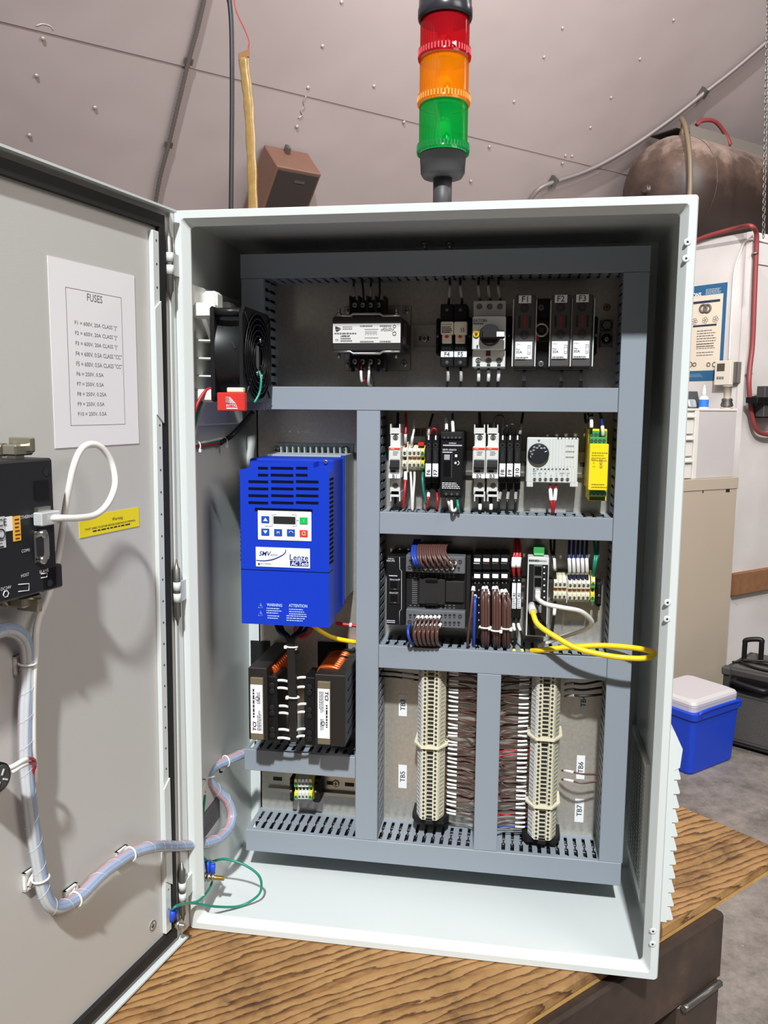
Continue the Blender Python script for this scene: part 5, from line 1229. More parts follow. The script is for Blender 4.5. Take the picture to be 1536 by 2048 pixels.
# ================================================================= LINE REACTORS
def reactor(px0, px1, py0, py1, lab0, lab1, ly0, ly1, wx0, wx1, wy0, wy1, label, flip, side_terms, bare):
    cx = (px0 + px1) / 2; dF = .125
    t = thing('line_reactor', label, 'line reactor', (atd(cx, py1, .06).x, YP - .001, atd(cx, py1, .06).z), 'line reactors')
    a, b, u, tt = rect(px0, py0, px1, py1, dF)
    build('laminated_core', MB().box(a, b, YP - dF, YP - .0005, u, tt, .001), M_LAM, t)
    m_p = mat('bronze_strip', (128, 116, 92), .45, .4)
    s = build('core_strip', pbox(MB(), lab0, ly0, lab1, ly1, dF + .004, dF - .002, .0005), m_p, t)
    yl = ly0 + (ly1 - ly0) * .11; yh = ly0 + (ly1 - ly0) * .9
    l = build('data_label', plate(MB(), lab0 + .5, yl, lab1 - .5, yh, dF + .0042), M_LBL, s)
    W_ = X if flip else -X; U_ = -Z if flip else Z
    cxl = (lab0 + lab1) / 2; dd = dF + .0047
    q = atd(cxl, yl + 13 if flip else yh - 13, dd)
    txt('TCI', q + (X * .004 if flip else -X * .003), U_, W_, M_INK, l, w=.0125, h=.0050, bold=.03, shear=.2, lift=.0003)
    a2, b2, u2, t2 = rect(lab0, yl, lab1, yh, dd); hgt = t2 - u2
    O_ = V((b2 - .003, YP - dd, t2 - .022)) if flip else V((a2 + .003, YP - dd, u2 + .022))
    fp_ = fine_print(O_, U_, W_, hgt - .026, .0030, 1, fill=.75)
    O2 = V((a2 + .0085, YP - dd, t2 - .004)) if flip else V((b2 - .0085, YP - dd, u2 + .004))
    fine_print(O2, U_, W_, hgt * .45, .0062, 4, fp_, fill=.55); fine_print(O2 + U_ * hgt * .55, U_, W_, hgt * .26, .005, 3, fp_, fill=.5)
    build('fine_print', fp_, M_INK, l)
    build('listing_mark', MB().torus(V(((a2 + b2) / 2 - .001 * (1 if flip else -1), YP - dd - .0003, u2 + hgt * (.30 if flip else .72))), Y, .0026, .0004, 16, 4), M_INK, l)
    # winding on top
    a, b, u, tt = rect(wx0, wy0, wx1, wy1, .06)
    bob = MB()
    bob.box(a - .004, b + .004, YP - .10, YP - .012, u - .012, u + .001, .001); bob.box(a - .006, b + .004, YP - .020, YP - .014, u - .01, tt + .004, .001)
    build('bobbin', bob, M_BLK, t)
    wn = MB(); n = 9
    for k in range(n):
        y = YP - .095 + k * .0085
        pth = [V((a, y, u - .006)), V((a + .002, y, u + (tt - u) * .75)), V((a + (b - a) * .3, y, tt)), V((b - (b - a) * .3, y, tt)), V((b - .002, y, u + (tt - u) * .75)), V((b, y, u - .006))]
        wn.tube(smooth_path(pth, 4), .0037, 6)
    build('copper_winding', wn, M_COPPER, t)
    # terminal block column on the side towards the cable bundle
    a, b, u, tt = rect(*side_terms, dF - .012)
    tbk = build('terminal_block', MB().box(a, b, YP - dF + .010, YP - dF + .055, u, tt, .001), M_BLK, t)
    for k in range(6):
        z = u + (tt - u) * (.06 + .88 * (k + .5 * (k % 2 == 0) - .25) / 5.2)
        p = V(((a + b) / 2, YP - dF + .010, z))
        build('terminal_screw', MB().lathe([(.0042, 0), (.0042, .002), (.003, .002)], p, -Y, 12), M_BLK2, tbk)
    rb = MB()
    for k in range(6):
        z = rect(px0, py0, px1, py1, dF)[2] + .012 + k * (rect(px0, py0, px1, py1, dF)[3] - rect(px0, py0, px1, py1, dF)[2] - .024) / 5
        xx = rect(px0, py0, px1, py1, dF); rb.box(xx[0] - .0012, xx[1] + .0012, YP - dF + .02, YP - .03, z - .0012, z + .0012)
    build('coil_former_rib', rb, M_BLK, t)
    build('mounting_foot', MB().box(rect(px0, py0, px1, py1, .004)[0] + .004, rect(px0, py0, px1, py1, .004)[1] + .004, YP - .003, YP - .0003, rect(px0, py0, px1, py1, .06)[2] + .004, rect(wx0, wy0, wx1, wy1, .06)[3] + .008), M_BLK2, t)
    p = V((rect(wx0, wy0, wx1, wy1, .03)[1] + .009, YP - .0032, rect(wx0, wy0, wx1, wy1, .06)[3] - .004))
    build('mounting_bolt', MB().lathe([(.008, 0), (.008, .0015), (.0048, .0016), (.0048, .006)], p, -Y, 12), M_STEEL, t)
    return t
reactor(497, 534, 1336, 1480, 501, 526, 1356, 1479, 524, 566, 1318, 1340, 'line reactor beside the cabinet side wall, label turned up', False, (535, 1352, 556, 1482), 0)
reactor(630, 690, 1350, 1492, 635, 660, 1364, 1489, 648, 692, 1320, 1346, 'line reactor beside the upright duct with exposed copper winding', True, (609, 1354, 631, 1490), 0)
# black power leads between the reactors
GL = 'black leads bundled between the line reactors'
for j, (xt, xb) in enumerate(((552, -5), (560, -1.5), (606, 2), (618, 5))):
    wire([aty(xt, 1246, VF + .055), aty(xt + (6 if xt < 580 else -8), 1262, VF + .045), aty(581 + xb, 1280, VF + .035), aty(583 + xb, 1330, VF + .035), aty(585 + xb, 1390, VF + .037), aty(586 + xb * .9, 1440, VF + .04), aty(588 + xb * .8, 1482, VF + .05)], .0030, M_WBLK, 'thick black lead hanging from the drive between the two line reactors', GL, n=8)
for k, (x, y) in enumerate(((583, 1293), (586, 1394))):
    c = aty(x, y, VF + .0355)
    tb = tag(build('cable_tie', MB().tube([c + V((math.cos(q) * .0082, math.sin(q) * .0045, 0)) for q in [2 * math.pi * i / 18 for i in range(18)]], .0013, 6, True), M_TIE), 'white cable tie on the black leads %s' % ('just under the blue drive', 'half way down between the reactors')[k], 'cable tie')
    build('tie_head', MB().box(c.x - .009, c.x - .005, c.y - .006, c.y - .002, c.z - .002, c.z + .002, .0004), M_TIE, tb)
for side, pts in ((0, ((556, 1361, 579), (556, 1376, 579), (559, 1412, 581), (559, 1426, 581), (558, 1459, 581), (556, 1476, 583))), (1, ((611, 1355, 590), (609, 1374, 590), (612, 1408, 592), (609, 1424, 592), (610, 1458, 592), (609, 1472, 592)))):
    for x, y, xe in pts:
        yy = VF + .045
        wire([aty(x + (-6 if side == 0 else 4), y + 2, yy), aty(x, y, yy - .002), aty((x + xe) / 2, y, yy - .004), aty(xe, y + 3, yy)], .0015, M_WBLK, 'short black lead with white sleeve joining the %s' % ('reactor beside the cabinet side wall', 'reactor beside the upright duct')[side], 'sleeved leads of the line reactors', markers=((.35, .92),), mk_r=.0019)
wire([aty(596, 1246, .11), aty(590, 1262, .11), aty(600, 1275, .12), aty(616, 1268, .12), aty(626, 1254, .115), aty(640, 1246, .11)], .0026, M_WRED, 'red control cable curling under the blue drive', name='control_cable', cat='cable')
wire([aty(625, 1250, .105), aty(645, 1265, .11), aty(672, 1277, .118), aty(715, 1285, .14)], .0032, M_WYEL, 'yellow cable running from the blue drive to the upright duct', name='network_cable', cat='cable', n=10)
wire([aty(672, 1246, .15), aty(690, 1249, .15), aty(716, 1252, .15)], .0026, M_WRED, 'red cable with a clear tie behind the drive corner', name='control_cable', cat='cable', markers=((.7, .8),), mk_m=M_TIE)
# ---- earth terminals low on the left
et_g = 'terminals on the short rail above the bottom duct'
for k in range(5):
    gy = k in (0, 4)
    rail_terminal(588.5 + k * 7.2, 595.4 + k * 7.2, 1556, 1603, 'yellow and green earth terminal on the short rail' if gy else 'grey terminal between the two earth terminals on the short rail', et_g, M_GRYG if gy else M_LGR, M_GRN if gy else None)
end_clamp('black rail end clamp at the cabinet side of the short rail terminals', 579, 1556, 588, 1604)
end_clamp('black rail end clamp at the duct side of the short rail terminals', 625, 1556, 640, 1606)

# ================================================================= LEFT SIDE WALL: FILTER FAN, CABLES, EARTH STUD
WX = .0025
fan = thing('cooling_fan', 'black cooling fan on a white plastic frame with a red terminal box', 'fan', (.03, .11, .66))
pf = MB().box(WX + .0005, .010, .036, .215, .660, .835, .002)
for z0 in (.700, .722, .744, .766):
    pf.prism([(.010, .038), (.038, .046), (.038, .052), (.010, .075)], (0, 0, z0), X, Y, Z, 0, .0018)
pf.box(.010, .0378, .030, .046, .793, .812, .003); pf.box(.010, .0378, .085, .110, .798, .812, .003); pf.box(.010, .030, .060, .085, .805, .830, .004); pf.box(.010, .026, .120, .150, .800, .824, .004); pf.box(.010, .0378, .030, .046, .690, .706, .003)
build('filter_frame', pf, M_WHT, fan)
FC = V((.0095, .069, .7478)); hs = .0575
hb = MB().lathe([(.0565, .034), (.0550, .040), (.0545, .052), (.0550, .062), (.0565, .066)], FC, X, 40, cap=False)
hb.box(.038, .0435, FC.y - hs, FC.y + hs, FC.z - hs, FC.z + hs, .003)
def ring_plate(mb, x0, x1, C, s, r, n=32):
    pts_o = []; pts_i = []
    for i in range(n):
        q = 2 * math.pi * (i + .5) / n; c, d = math.cos(q), math.sin(q); k = s / max(abs(c), abs(d))
        pts_o.append((c * k, d * k)); pts_i.append((c * r, d * r))
    rings = [[V((x, C.y + a, C.z + b)) for a, b in pts] for x, pts in ((x0, pts_o), (x1, pts_o), (x1, pts_i), (x0, pts_i))]
    mb.hull_ring(rings, False, False, True)
ring_plate(hb, .0755, .0800, FC, hs, .0545)
for a in (-1, 1):
    for b in (-1, 1): hb.cyl((.0435, FC.y + a * .0505, FC.z + b * .0505), (.0755, FC.y + a * .0505, FC.z + b * .0505), .0055, n=10)
build('fan_housing', hb, M_BLK, fan)
imp = MB().cyl(FC + X * .040, FC + X * .064, .021, n=24)
for k in range(7):
    q = 2 * math.pi * k / 7; r = V((0, math.cos(q), math.sin(q))); tt = V((0, -math.sin(q), math.cos(q)))
    a0 = FC + r * .020; a1 = FC + r * .054
    imp.add([a0 + X * .042 - tt * .006, a0 + X * .060 + tt * .008, a1 + X * .060 + tt * .018, a1 + X * .042 - tt * .012, a0 + X * .0432 - tt * .006, a0 + X * .0612 + tt * .008, a1 + X * .0612 + tt * .018, a1 + X * .0432 - tt * .012], [[0, 1, 2, 3], [4, 5, 6, 7], [0, 1, 5, 4], [1, 2, 6, 5], [2, 3, 7, 6], [3, 0, 4, 7]])
build('impeller', imp, M_BLK2, fan)
gd = MB()
for r in (.018, .026, .033, .040, .047, .0535): gd.torus(FC + X * .0722, X, r, .0009, 32, 5)
for k in range(4):
    q = math.pi / 4 + k * math.pi / 2; r = V((0, math.cos(q), math.sin(q))); gd.tube([FC + X * .0712 + r * .014, FC + X * .0712 + r * .072], .0011, 5)
build('finger_guard', gd, M_BLK, fan)
hubl = build('hub_plate', MB().lathe([(.0175, .066), (.0175, .0692)], FC, X, 24), M_BLK2, fan)
build('hub_sticker', MB().box(.0789, .0793, FC.y - .003, FC.y + .008, FC.z - .016, FC.z + .014), M_MGR, hubl)
for p in ((.006, .021), (-.008, -.021), (.012, -.024)): screw(FC + V((.0722, p[0], p[1])), .0030, fan, n=(1, 0, 0))
rb0, rb1 = aty(434, 803, .001), aty(489, 803, .001); rz0, rz1 = aty(462, 822, .001).z, aty(462, 785, .001).z
rbx = build('terminal_box', MB().box(rb0.x, rb1.x, .001, .0108, rz0, rz1, .001), M_RED, fan)
em = MB()
for k in range(5):
    e = .0016 + k * .0016; c = V((rb0.x + .019, 0.0006, rz1 - .006))
    em.tube([c + V((-.008, 0, -e + .002)), c + V((e - .004, 0, -e + .002)), c + V((e - .004, 0, -.0095))], .0004, 4)
build('emblem', em, M_WINK, rbx)
txt('RITTAL', (rb0.x + .019, 0.0006, rz0 + .0065), X, Z, M_WINK, rbx, w=.014, h=.003); build('fine_print', fine_print((rb0.x + .012, 0.0006, rz0 + .0042), X, Z, .014, .002, 1, ragged=False, fill=.7), M_WINK, rbx)
build('terminal_clip', MB().box(rb0.x + .012, rb1.x - .002, .002, .0105, rz1, rz1 + .006, .001), M_CREAM, fan)
# leads of the fan
G = 'fan leads'
for k, (m_, nm) in enumerate(((M_WRED, 'red'), (M_WGRN, 'green'), (M_WWHT, 'white'))):
    dx = k * 5
    wire([atx(424 + dx * 2.6, 777 - k * 2, .030), atx(410 + dx * 1.6, 783 - k * 2, .024), atx(392 + dx * 1.2, 815, .016), atx(383 + dx * .8, 860, .010), atx(383 + dx * .4, 884 + k, .009), atx(400, 892 - k * 3, .009), atx(445, 884 - k * 4, .010)], .0021, m_, '%s fan lead looping down the cabinet side wall' % nm, G, name='fan_lead', cat='wire')
wire([atx(440, 886, .011), atx(462, 872, .016), atx(485, 848, .03), atx(505, 824, .045)], .0036, M_WBLK, 'black sheathed cable leading from the fan leads to the duct', name='fan_cable', cat='cable')
for x, y in ((392, 892), (446, 884)):
    c = atx(x, y, .010); tb = tag(build('cable_tie', MB().tube([c + V((math.cos(q) * .006, 0, math.sin(q) * .007)) for q in [2 * math.pi * i / 14 for i in range(14)]], .0009, 5, True), M_TIE), 'clear cable tie around the fan leads on the side wall', 'cable tie', 'ties on the fan leads')
    build('tie_head', MB().box(c.x + .003, c.x + .007, c.y - .002, c.y + .002, c.z - .008, c.z - .004, .0004), M_TIE, tb)
wire([FC + V((.074, -.006, -.018)), FC + V((.078, -.010, -.028)), FC + V((.077, -.014, -.045)), FC + V((.072, -.020, -.058))], .0016, M_WGRN, 'short green earth wire across the fan guard')
# side wall holes, rating plate
hm = MB()
for px, py in ((367, 585), (367, 615), (373, 786), (372, 814)): hm.disc(atx(px, py, WX + .0002), X, .0012, 8)
tag(build('rivet_holes', hm, M_INK, enc), None, None)
rp = [atx(391, 1648, WX), atx(438, 1587, WX), atx(438, 1640, WX), atx(392, 1692, WX)]
ya, yb = min(p.y for p in rp), max(p.y for p in rp); za, zb = sum((rp[2].z, rp[3].z)) / 2, sum((rp[0].z, rp[1].z)) / 2
rt = thing('rating_plate', 'dark grey rating plate on the cabinet side wall', 'rating plate', (WX, (ya + yb) / 2, za))
pt_ = build('plate', MB().box(WX + .0001, WX + .0008, ya, yb, za, zb), mat('dark_plate', (92, 92, 98), .5), rt)
build('fine_print', fine_print((WX + .0008, ya + .002, zb - .002), Y, Z, yb - ya - .004, zb - za - .004, 7, fill=.3), M_MGR, rt)
# earth stud with blue lugs and green wires
sp = atx(400, 1752, WX)
es_ = thing('earth_stud', 'threaded earth stud with nuts and washers on the cabinet side wall', 'earth stud', sp)
build('stud', MB().cyl(sp, sp + X * .034, .0030, n=12), M_BRASS, es_)
for k in range(4): build('nut', MB().lathe([(.0062, k * .0055 + .001), (.0062, k * .0055 + .0046)], sp, X, 6 if k % 2 else 14), M_STEEL, es_)
M_LUG = mat('lug_blue', (30, 70, 190), .4)
for k, (a_, b_) in enumerate(((sp + V((.012, 0, .006)), sp + V((.010, .001, .022))), (sp + V((.018, 0, .005)), sp + V((.019, -.001, .020))))):
    tag(build('cable_lug', MB().tube([a_, a_.lerp(b_, .3), b_], [.0026, .0034, .0036], 10), M_LUG), 'blue insulated cable lug on the earth stud of the side wall', 'cable lug', 'blue cable lugs')
dl0 = ond(345, 1838, .012)
for k in range(2):
    a_ = dl0 + DU * (.002 - k * .006) + Z * -.002; b_ = a_ + Z * .015 + DN * .002
    tag(build('cable_lug', MB().tube([a_, a_.lerp(b_, .3), b_], [.0026, .0034, .0036], 10), M_LUG), 'blue insulated cable lug on the door earth stud', 'cable lug', 'blue cable lugs on the door')
yy = .05
wire([dl0 + Z * .012, ond(352, 1813, .022), aty(374, 1807, -.022), aty(398, 1801, -.004), aty(420, 1775, .04), aty(427, 1745, .065), aty(420, 1722, .07), sp + V((.019, -.001, .020))], .0017, M_WGRN, 'green earth wire curving straight from the door to the stud', 'green earth wires')
wire([dl0 + Z * .012 - DU * .006, ond(355, 1811, .022), aty(382, 1806, -.018), aty(430, 1813, .018), aty(480, 1812, .05), aty(515, 1792, .06), aty(523, 1770, .065), aty(515, 1748, .065), aty(485, 1728, .065), aty(450, 1718, .065), aty(428, 1722, .068), sp + V((.011, .001, .021))], .0017, M_WGRN, 'green earth wire making a wide loop over the cabinet floor', 'green earth wires')
wire([sp + V((.010, .001, .022)), atx(401, 1700, .012), atx(405, 1640, .010), atx(410, 1590, .010)], .0017, M_WGRN, 'green earth wire running up the side wall behind the harness', 'green earth wires')

# ================================================================= RIGHT SIDE WALL: OUTLET FILTER
RX = EW - .0025
of = thing('outlet_filter', 'white outlet filter with inner grille and louvred outer cover on the cabinet side', 'outlet filter', (EW, .15, .03))
gy0, gy1, gz0, gz1 = .108, .248, .033, .226; gx = RX - .0055
fr = MB()
for b in ((gy0, gy0 + .007, gz0, gz1), (gy1 - .007, gy1, gz0, gz1), (gy0 + .007, gy1 - .007, gz0, gz0 + .014), (gy0 + .007, gy1 - .007, gz1 - .008, gz1)): fr.box(gx, RX - .0003, b[0], b[1], b[2], b[3])
build('inner_frame', fr, M_LGR, of)
for k in range(6):
    y = gy0 + .007 + (k + .5) * (gy1 - gy0 - .014) / 6
    build('grille_bar', MB().box(gx + .0004, gx + .0025, y - .0009, y + .0009, gz0 + .002, gz1 - .002), M_LGR, of)
sm_ = MB()
for k in range(30):
    z = gz0 + .016 + k * (gz1 - gz0 - .026) / 29; sm_.box(gx + .0006, gx + .0022, gy0 + .004, gy1 - .004, z - .0009, z + .0009)
tag(build('grille_slats', sm_, M_LGR, of), None, None)
build('filter_mat', MB().box(gx + .0035, RX - .0003, gy0 + .0075, gy1 - .0075, gz0 + .0145, gz1 - .0085), mat('filter_fleece', (70, 70, 66), .9), of)
ox = EW + .0003; oy0, oy1 = .050, .236
oz0 = .046; oz1 = .250
cvr = MB(); cvr.prism([(0, oz0), (.016, oz0), (.016, oz1 - .004), (.022, oz1), (.024, oz1 + .024), (.014, oz1 + .045), (0, oz1 + .058)], (ox, 0, 0), X, Z, Y, oy0, oy1)
build('outer_cover', cvr, M_ENC, of)
nL_ = 11
for k in range(nL_):
    z = oz0 + .002 + k * (oz1 - oz0) / nL_; hh = (oz1 - oz0) / nL_
    build('louvre', MB().prism([(.015, 0), (.0232, .001), (.0238, .003), (.0196, hh * .93), (.015, hh * .93)], (ox, 0, z), X, Z, Y, oy0 + .001, oy1 - .001), M_ENC, of)

# ================================================================= SIGNAL TOWER
TX, TY = .3050, .150
zt = lambda py: aty(885, py, TY).z
tw = thing('signal_tower', 'stack light with red, amber and green lenses on the cabinet roof', 'signal tower', (TX, TY, EH))
M_TB = mat('tower_black', (62, 60, 62), .5)
build('post', MB().cyl((TX, TY, EH), (TX, TY, zt(345)), .0122, n=24), M_TB, tw)
build('post_foot', MB().lathe([(.026, 0), (.026, .004), (.014, .010)], (TX, TY, EH), Z, 24), M_TB, tw)
zb0 = zt(357)
build('base_cup', MB().lathe([(.012, 0), (.0255, .001), (.0285, .006), (.0300, .030), (.0312, zt(312) - zb0)], (TX, TY, zb0), Z, 36), M_TB, tw)
def lens(py0, py1, col, tint, nm, dark):
    z0, z1 = zt(py0), zt(py1); hgt = z1 - z0; m_ = clear_mat('lens_' + nm, col, .58, tint, .12)
    mb = MB(); n = 90; rings = []
    for hh, r, rib in ((0.0, .0335, 0), (.012, .0335, 0), (.0125, .0312, 1), (hgt - .001, .0312, 1), (hgt, .0300, 0)):
        rings.append([V((TX + math.cos(2 * math.pi * i / n) * (r - (.0005 if rib and i % 2 else 0)), TY + math.sin(2 * math.pi * i / n) * (r - (.0005 if rib and i % 2 else 0)), z0 + hh)) for i in range(n)])
    mb.hull_ring(rings, False, True)
    o = build('lens', mb, m_, tw); o['label'] = '%s lens' % nm
    rg = MB()
    for i in range(48):
        q = 2 * math.pi * i / 48
        rg.box(-.0007, .0007, -.0004, .0004, z0 + .003, z0 + .010, F=lambda x, y, z: V((TX + math.cos(q) * (.0337 + y) - math.sin(q) * x, TY + math.sin(q) * (.0337 + y) + math.cos(q) * x, z)))
    build('grip_ribs', rg, mat('rib_' + nm, dark, .4), o)
    build('module_floor', MB().lathe([(.030, 0), (.030, .002)], (TX, TY, z0 + .001), Z, 28), M_LGR, o)
    build('reflector', MB().lathe([(.013, 0), (.010, hgt * .6), (.013, hgt - .003)], (TX, TY, z0 + .002), Z, 20), M_WHT, o)
    build('lamp', MB().lathe([(.004, 0), (.0065, .006), (.005, .014), (.0015, .018)], (TX + .006, TY - .018, z0 + .004), Z, 14), M_STEEL, o)
    return z0, z1
zg = lens(310, 212, (10, 150, 60), (70, 225, 130), 'green', (30, 120, 70))
za_ = lens(212, 121, (240, 132, 10), (255, 190, 70), 'amber', (236, 170, 90))
zr = lens(121, 32, (184, 22, 34), (240, 80, 80), 'red', (216, 96, 104))
build('cap', MB().lathe([(.0335, 0), (.0345, .003), (.0345, .012), (.0335, .014), (.0330, .026), (.0285, .034), (.010, .036)], (TX, TY, zr[1] - .006), Z, 40), mat('cap_black', (48, 49, 54), .25), tw)
build('arrow_mark', MB().add([V((TX + .012, TY - .0335, zr[0] + .007)), V((TX + .017, TY - .0318, zr[0] + .010)), V((TX + .017, TY - .0318, zr[0] + .004))], [[0, 1, 2]]), M_WINK, tw)

# ================================================================= DOOR: PAPERS, PANEL, HARNESS
NU = -DU
def drect(mb, u0, u1, t0, t1, z0, z1, c=0): return mb.box(u0, u1, t0, t1, z0, z1, c, F=FD)
pp = thing('fuse_list', 'white printed sheet listing the fuses taped to the door', 'paper sheet', FD(.144, 0, .642))
sheet = build('sheet', drect(MB(), .0775, .2098, .0002, .0007, .6425, .828), mat('paper', (232, 230, 232), .7), pp)
T0 = .00072
fr_ = [ond(131, 573, T0), ond(243, 596, T0), ond(250, 850, T0), ond(141, 850, T0)]
fu0 = .5 * (fr_[0].dot(DU) + fr_[3].dot(DU)); fu1 = .5 * (fr_[1].dot(DU) + fr_[2].dot(DU)); fz0 = .5 * (fr_[2].z + fr_[3].z); fz1 = .5 * (fr_[0].z + fr_[1].z)
bm_ = MB()
for b in ((fu1, fu0, fz1 - .0004, fz1), (fu1, fu0, fz0, fz0 + .0004), (fu1, fu1 + .0005, fz0, fz1), (fu0 - .0005, fu0, fz0, fz1)): drect(bm_, b[0], b[1], T0, T0 + .0001, b[2], b[3])
build('border', bm_, M_GINK, sheet)
txt('FUSES', ond(189.5, 597, T0), NU, Z, M_GINK, sheet, w=.0235, h=.0075)
for k, s in enumerate(('F1 = 600V, 20A CLASS "J"', 'F2 = 600V, 20A CLASS "J"', 'F3 = 600V, 20A CLASS "J"', 'F4 = 600V, 0.5A CLASS "CC"', 'F5 = 600V, 0.5A CLASS "CC"', 'F6 = 250V, 0.5A', 'F7 = 250V, 0.5A', 'F8 = 250V, 0.25A', 'F9 = 250V, 0.5A', 'F10 = 250V, 0.5A')):
    z_ = ond(150, 646, T0).z + (ond(160, 828.5, T0).z - ond(150, 646, T0).z) * k / 9
    w_ = (.0655, .0655, .0655, .072, .072, .041, .041, .0445, .041, .044)[k]
    txt(s, FD(fu0 - .0115, T0, z_), NU, Z, M_GINK, sheet, w=w_, h=.0045 if k > 4 else .0052, align='L')
ws = thing('warning_sticker', 'yellow warning sticker under the paper sheet on the door', 'sticker', FD(.13, 0, .548))
sk = build('sticker', drect(MB(), .0812, .1800, .0002, .0006, .5480, .5700), mat('sticker_yellow', (236, 216, 20), .45), ws)
txt('Warning', FD(.1195, .0007, .5612), NU, Z, M_INK, sk, w=.018, h=.0045)
txt('TWIST WIRES TOGETHER BEFORE INSERTING IN TERMINAL', FD(.130, .0007, .5558), NU, Z, M_INK, sk, w=.084, h=.0022)
build('fine_print', fine_print(FD(.160, .0007, .5540), NU, Z, .062, .0028, 1, ragged=False, fill=.5), M_INK, sk)
gs = thing('earth_symbol', 'small round earth symbol sticker at the foot of the door', 'sticker', FD(.0775, 0, .047))
c = FD(.0775, .0006, .0525)
build('disc', MB().lathe([(.0075, 0), (.0075, .0004)], c - DN * .0005, DN, 24), M_DOOR, gs)
sy = MB().torus(c, DN, .0058, .0004, 24, 4); sy.tube([c + Z * .0042, c + Z * .0002], .0004, 4)
for k in range(3): sy.tube([c + DU * (.0032 - k * .001) - Z * (k * .0014), c - DU * (.0032 - k * .001) - Z * (k * .0014)], .0004, 4)
build('symbol', sy, M_INK, gs)
# ---- operator panel (its back shows inside the door)
HT = .044
hm_ = thing('operator_panel', 'black back of an operator panel set into the door', 'operator panel', FD(.34, 0, .515))
hu0 = ond(106, 924, HT).dot(DU); hz1 = ond(60, 919, HT).z; hz0 = ond(60, 1192, HT).z
hu1 = hu0 + .175
b = drect(MB(), hu0, hu1, .0003, HT, hz0, hz1, .002)
lowz = ond(112, 1130, HT).z
drect(b, hu0 - .007, hu0 + .02, .004, HT, hz0, lowz, .0015)
hbk = build('panel_body', b, mat('panel_black', (30, 30, 34), .4), hm_)
fz = MB()
for k in range(12): drect(fz, hu0 - .0022, hu0 + .001, .006, HT - .004, hz1 - .034 - k * .0042, hz1 - .0318 - k * .0042)
build('vent_ribs', fz, M_BLK, hm_)
HP = lambda px, py, dt=0.0004: ond(px, py, HT + dt)
def hplate(px0, py0, px1, py1, dt, th=.0004):
    my = (py0 + py1) / 2; mx = (px0 + px1) / 2
    u0, u1 = HP(px1, my).dot(DU), HP(px0, my).dot(DU); z0, z1 = HP(mx, py1).z, HP(mx, py0).z
    return drect(MB(), u0, u1, HT + dt, HT + dt + th, z0, z1)
ej = build('ethernet_port', hplate(70, 1013, 96, 1047, 0, .004), M_STEEL, hm_)
build('hatch', hplate(69, 961, 96, 999, .0001, .0008), M_BLK, hm_)
ds = build('serial_port', hplate(69, 1061, 90, 1124, -.0001, .0012), M_DSTEEL, hm_)
dsub = build('serial_shell', MB().prism([(-.0062, -.010), (.0050, -.012), (.0062, -.008), (.0062, .008), (.0050, .012), (-.0062, .010)], HP(80, 1093, .0012), NU, Z, DN, 0, .005), M_STEEL, ds)
build('serial_face', MB().prism([(-.0045, -.008), (.0035, -.0095), (.0045, -.006), (.0045, .006), (.0035, .0095), (-.0045, .008)], HP(80, 1093, .0063), NU, Z, DN, 0, .0003), M_INK, dsub)
for py in (1067, 1119): build('jack_screw', MB().lathe([(.0038, 0), (.0038, .006), (.002, .006)], HP(79, py, .0012), DN, 10), M_STEEL, ds)
l1 = build('approval_label', hplate(-40, 1036, 11, 1100, .0001), mat('grey_label', (200, 202, 204), .5), hm_)
txt('CE', HP(4.5, 1045, .0008), NU, Z, M_INK, l1, h=.006); build('listing_mark', MB().torus(HP(2, 1068, .0008), DN, .0042, .0005, 18, 4), M_INK, l1)
build('fine_print', fine_print(HP(-30, 1078, .0006), NU, Z, .020, .010, 4), M_GINK, l1); build('bar_print', hplate(-30, 1095, 7, 1098, .0006, .0002), M_INK, l1)
build('approval_label', hplate(11, 1033, 25, 1062, .0001), M_LBL, hm_)
l2 = build('yellow_label', hplate(26, 1032, 41, 1082, .0001, .0006), mat('label_orange', (236, 178, 60), .5), hm_); build('fine_print', fine_print(HP(29, 1036, .0008), NU, Z, .006, .02, 6), mat('dark_red', (96, 26, 24), .5), l2)
for s, px, py in (('ETHERNET', 55, 1033), ('COM1', 51, 1101), ('HOST', 50, 1150), ('SLAVE', 88, 1142), ('DC24V', 12, 1176)):
    txt(s, HP(px, py, .0004), NU, Z, M_WINK, hbk, w=.0022 * len(s) + .0005, h=.0028)
ob = MB()
for px0, py0, px1, py1 in ((37, 1169, 58, 1183), (82, 1148, 94, 1156)):
    ob.tube([HP(px0, py0), HP(px1, py0 - 2), HP(px1, py1 - 2), HP(px0, py1)], .0004, 4)
build('port_outlines', ob, M_WINK, hbk); build('port_icon', MB().torus(HP(12, 1188), DN, .003, .0005, 6, 4), M_WINK, hbk)
for px, py in ((92, 944), (100, 1166)): build('corner_recess', MB().disc(HP(px, py, .0006), DN, .0036, 12), M_INK, hbk)
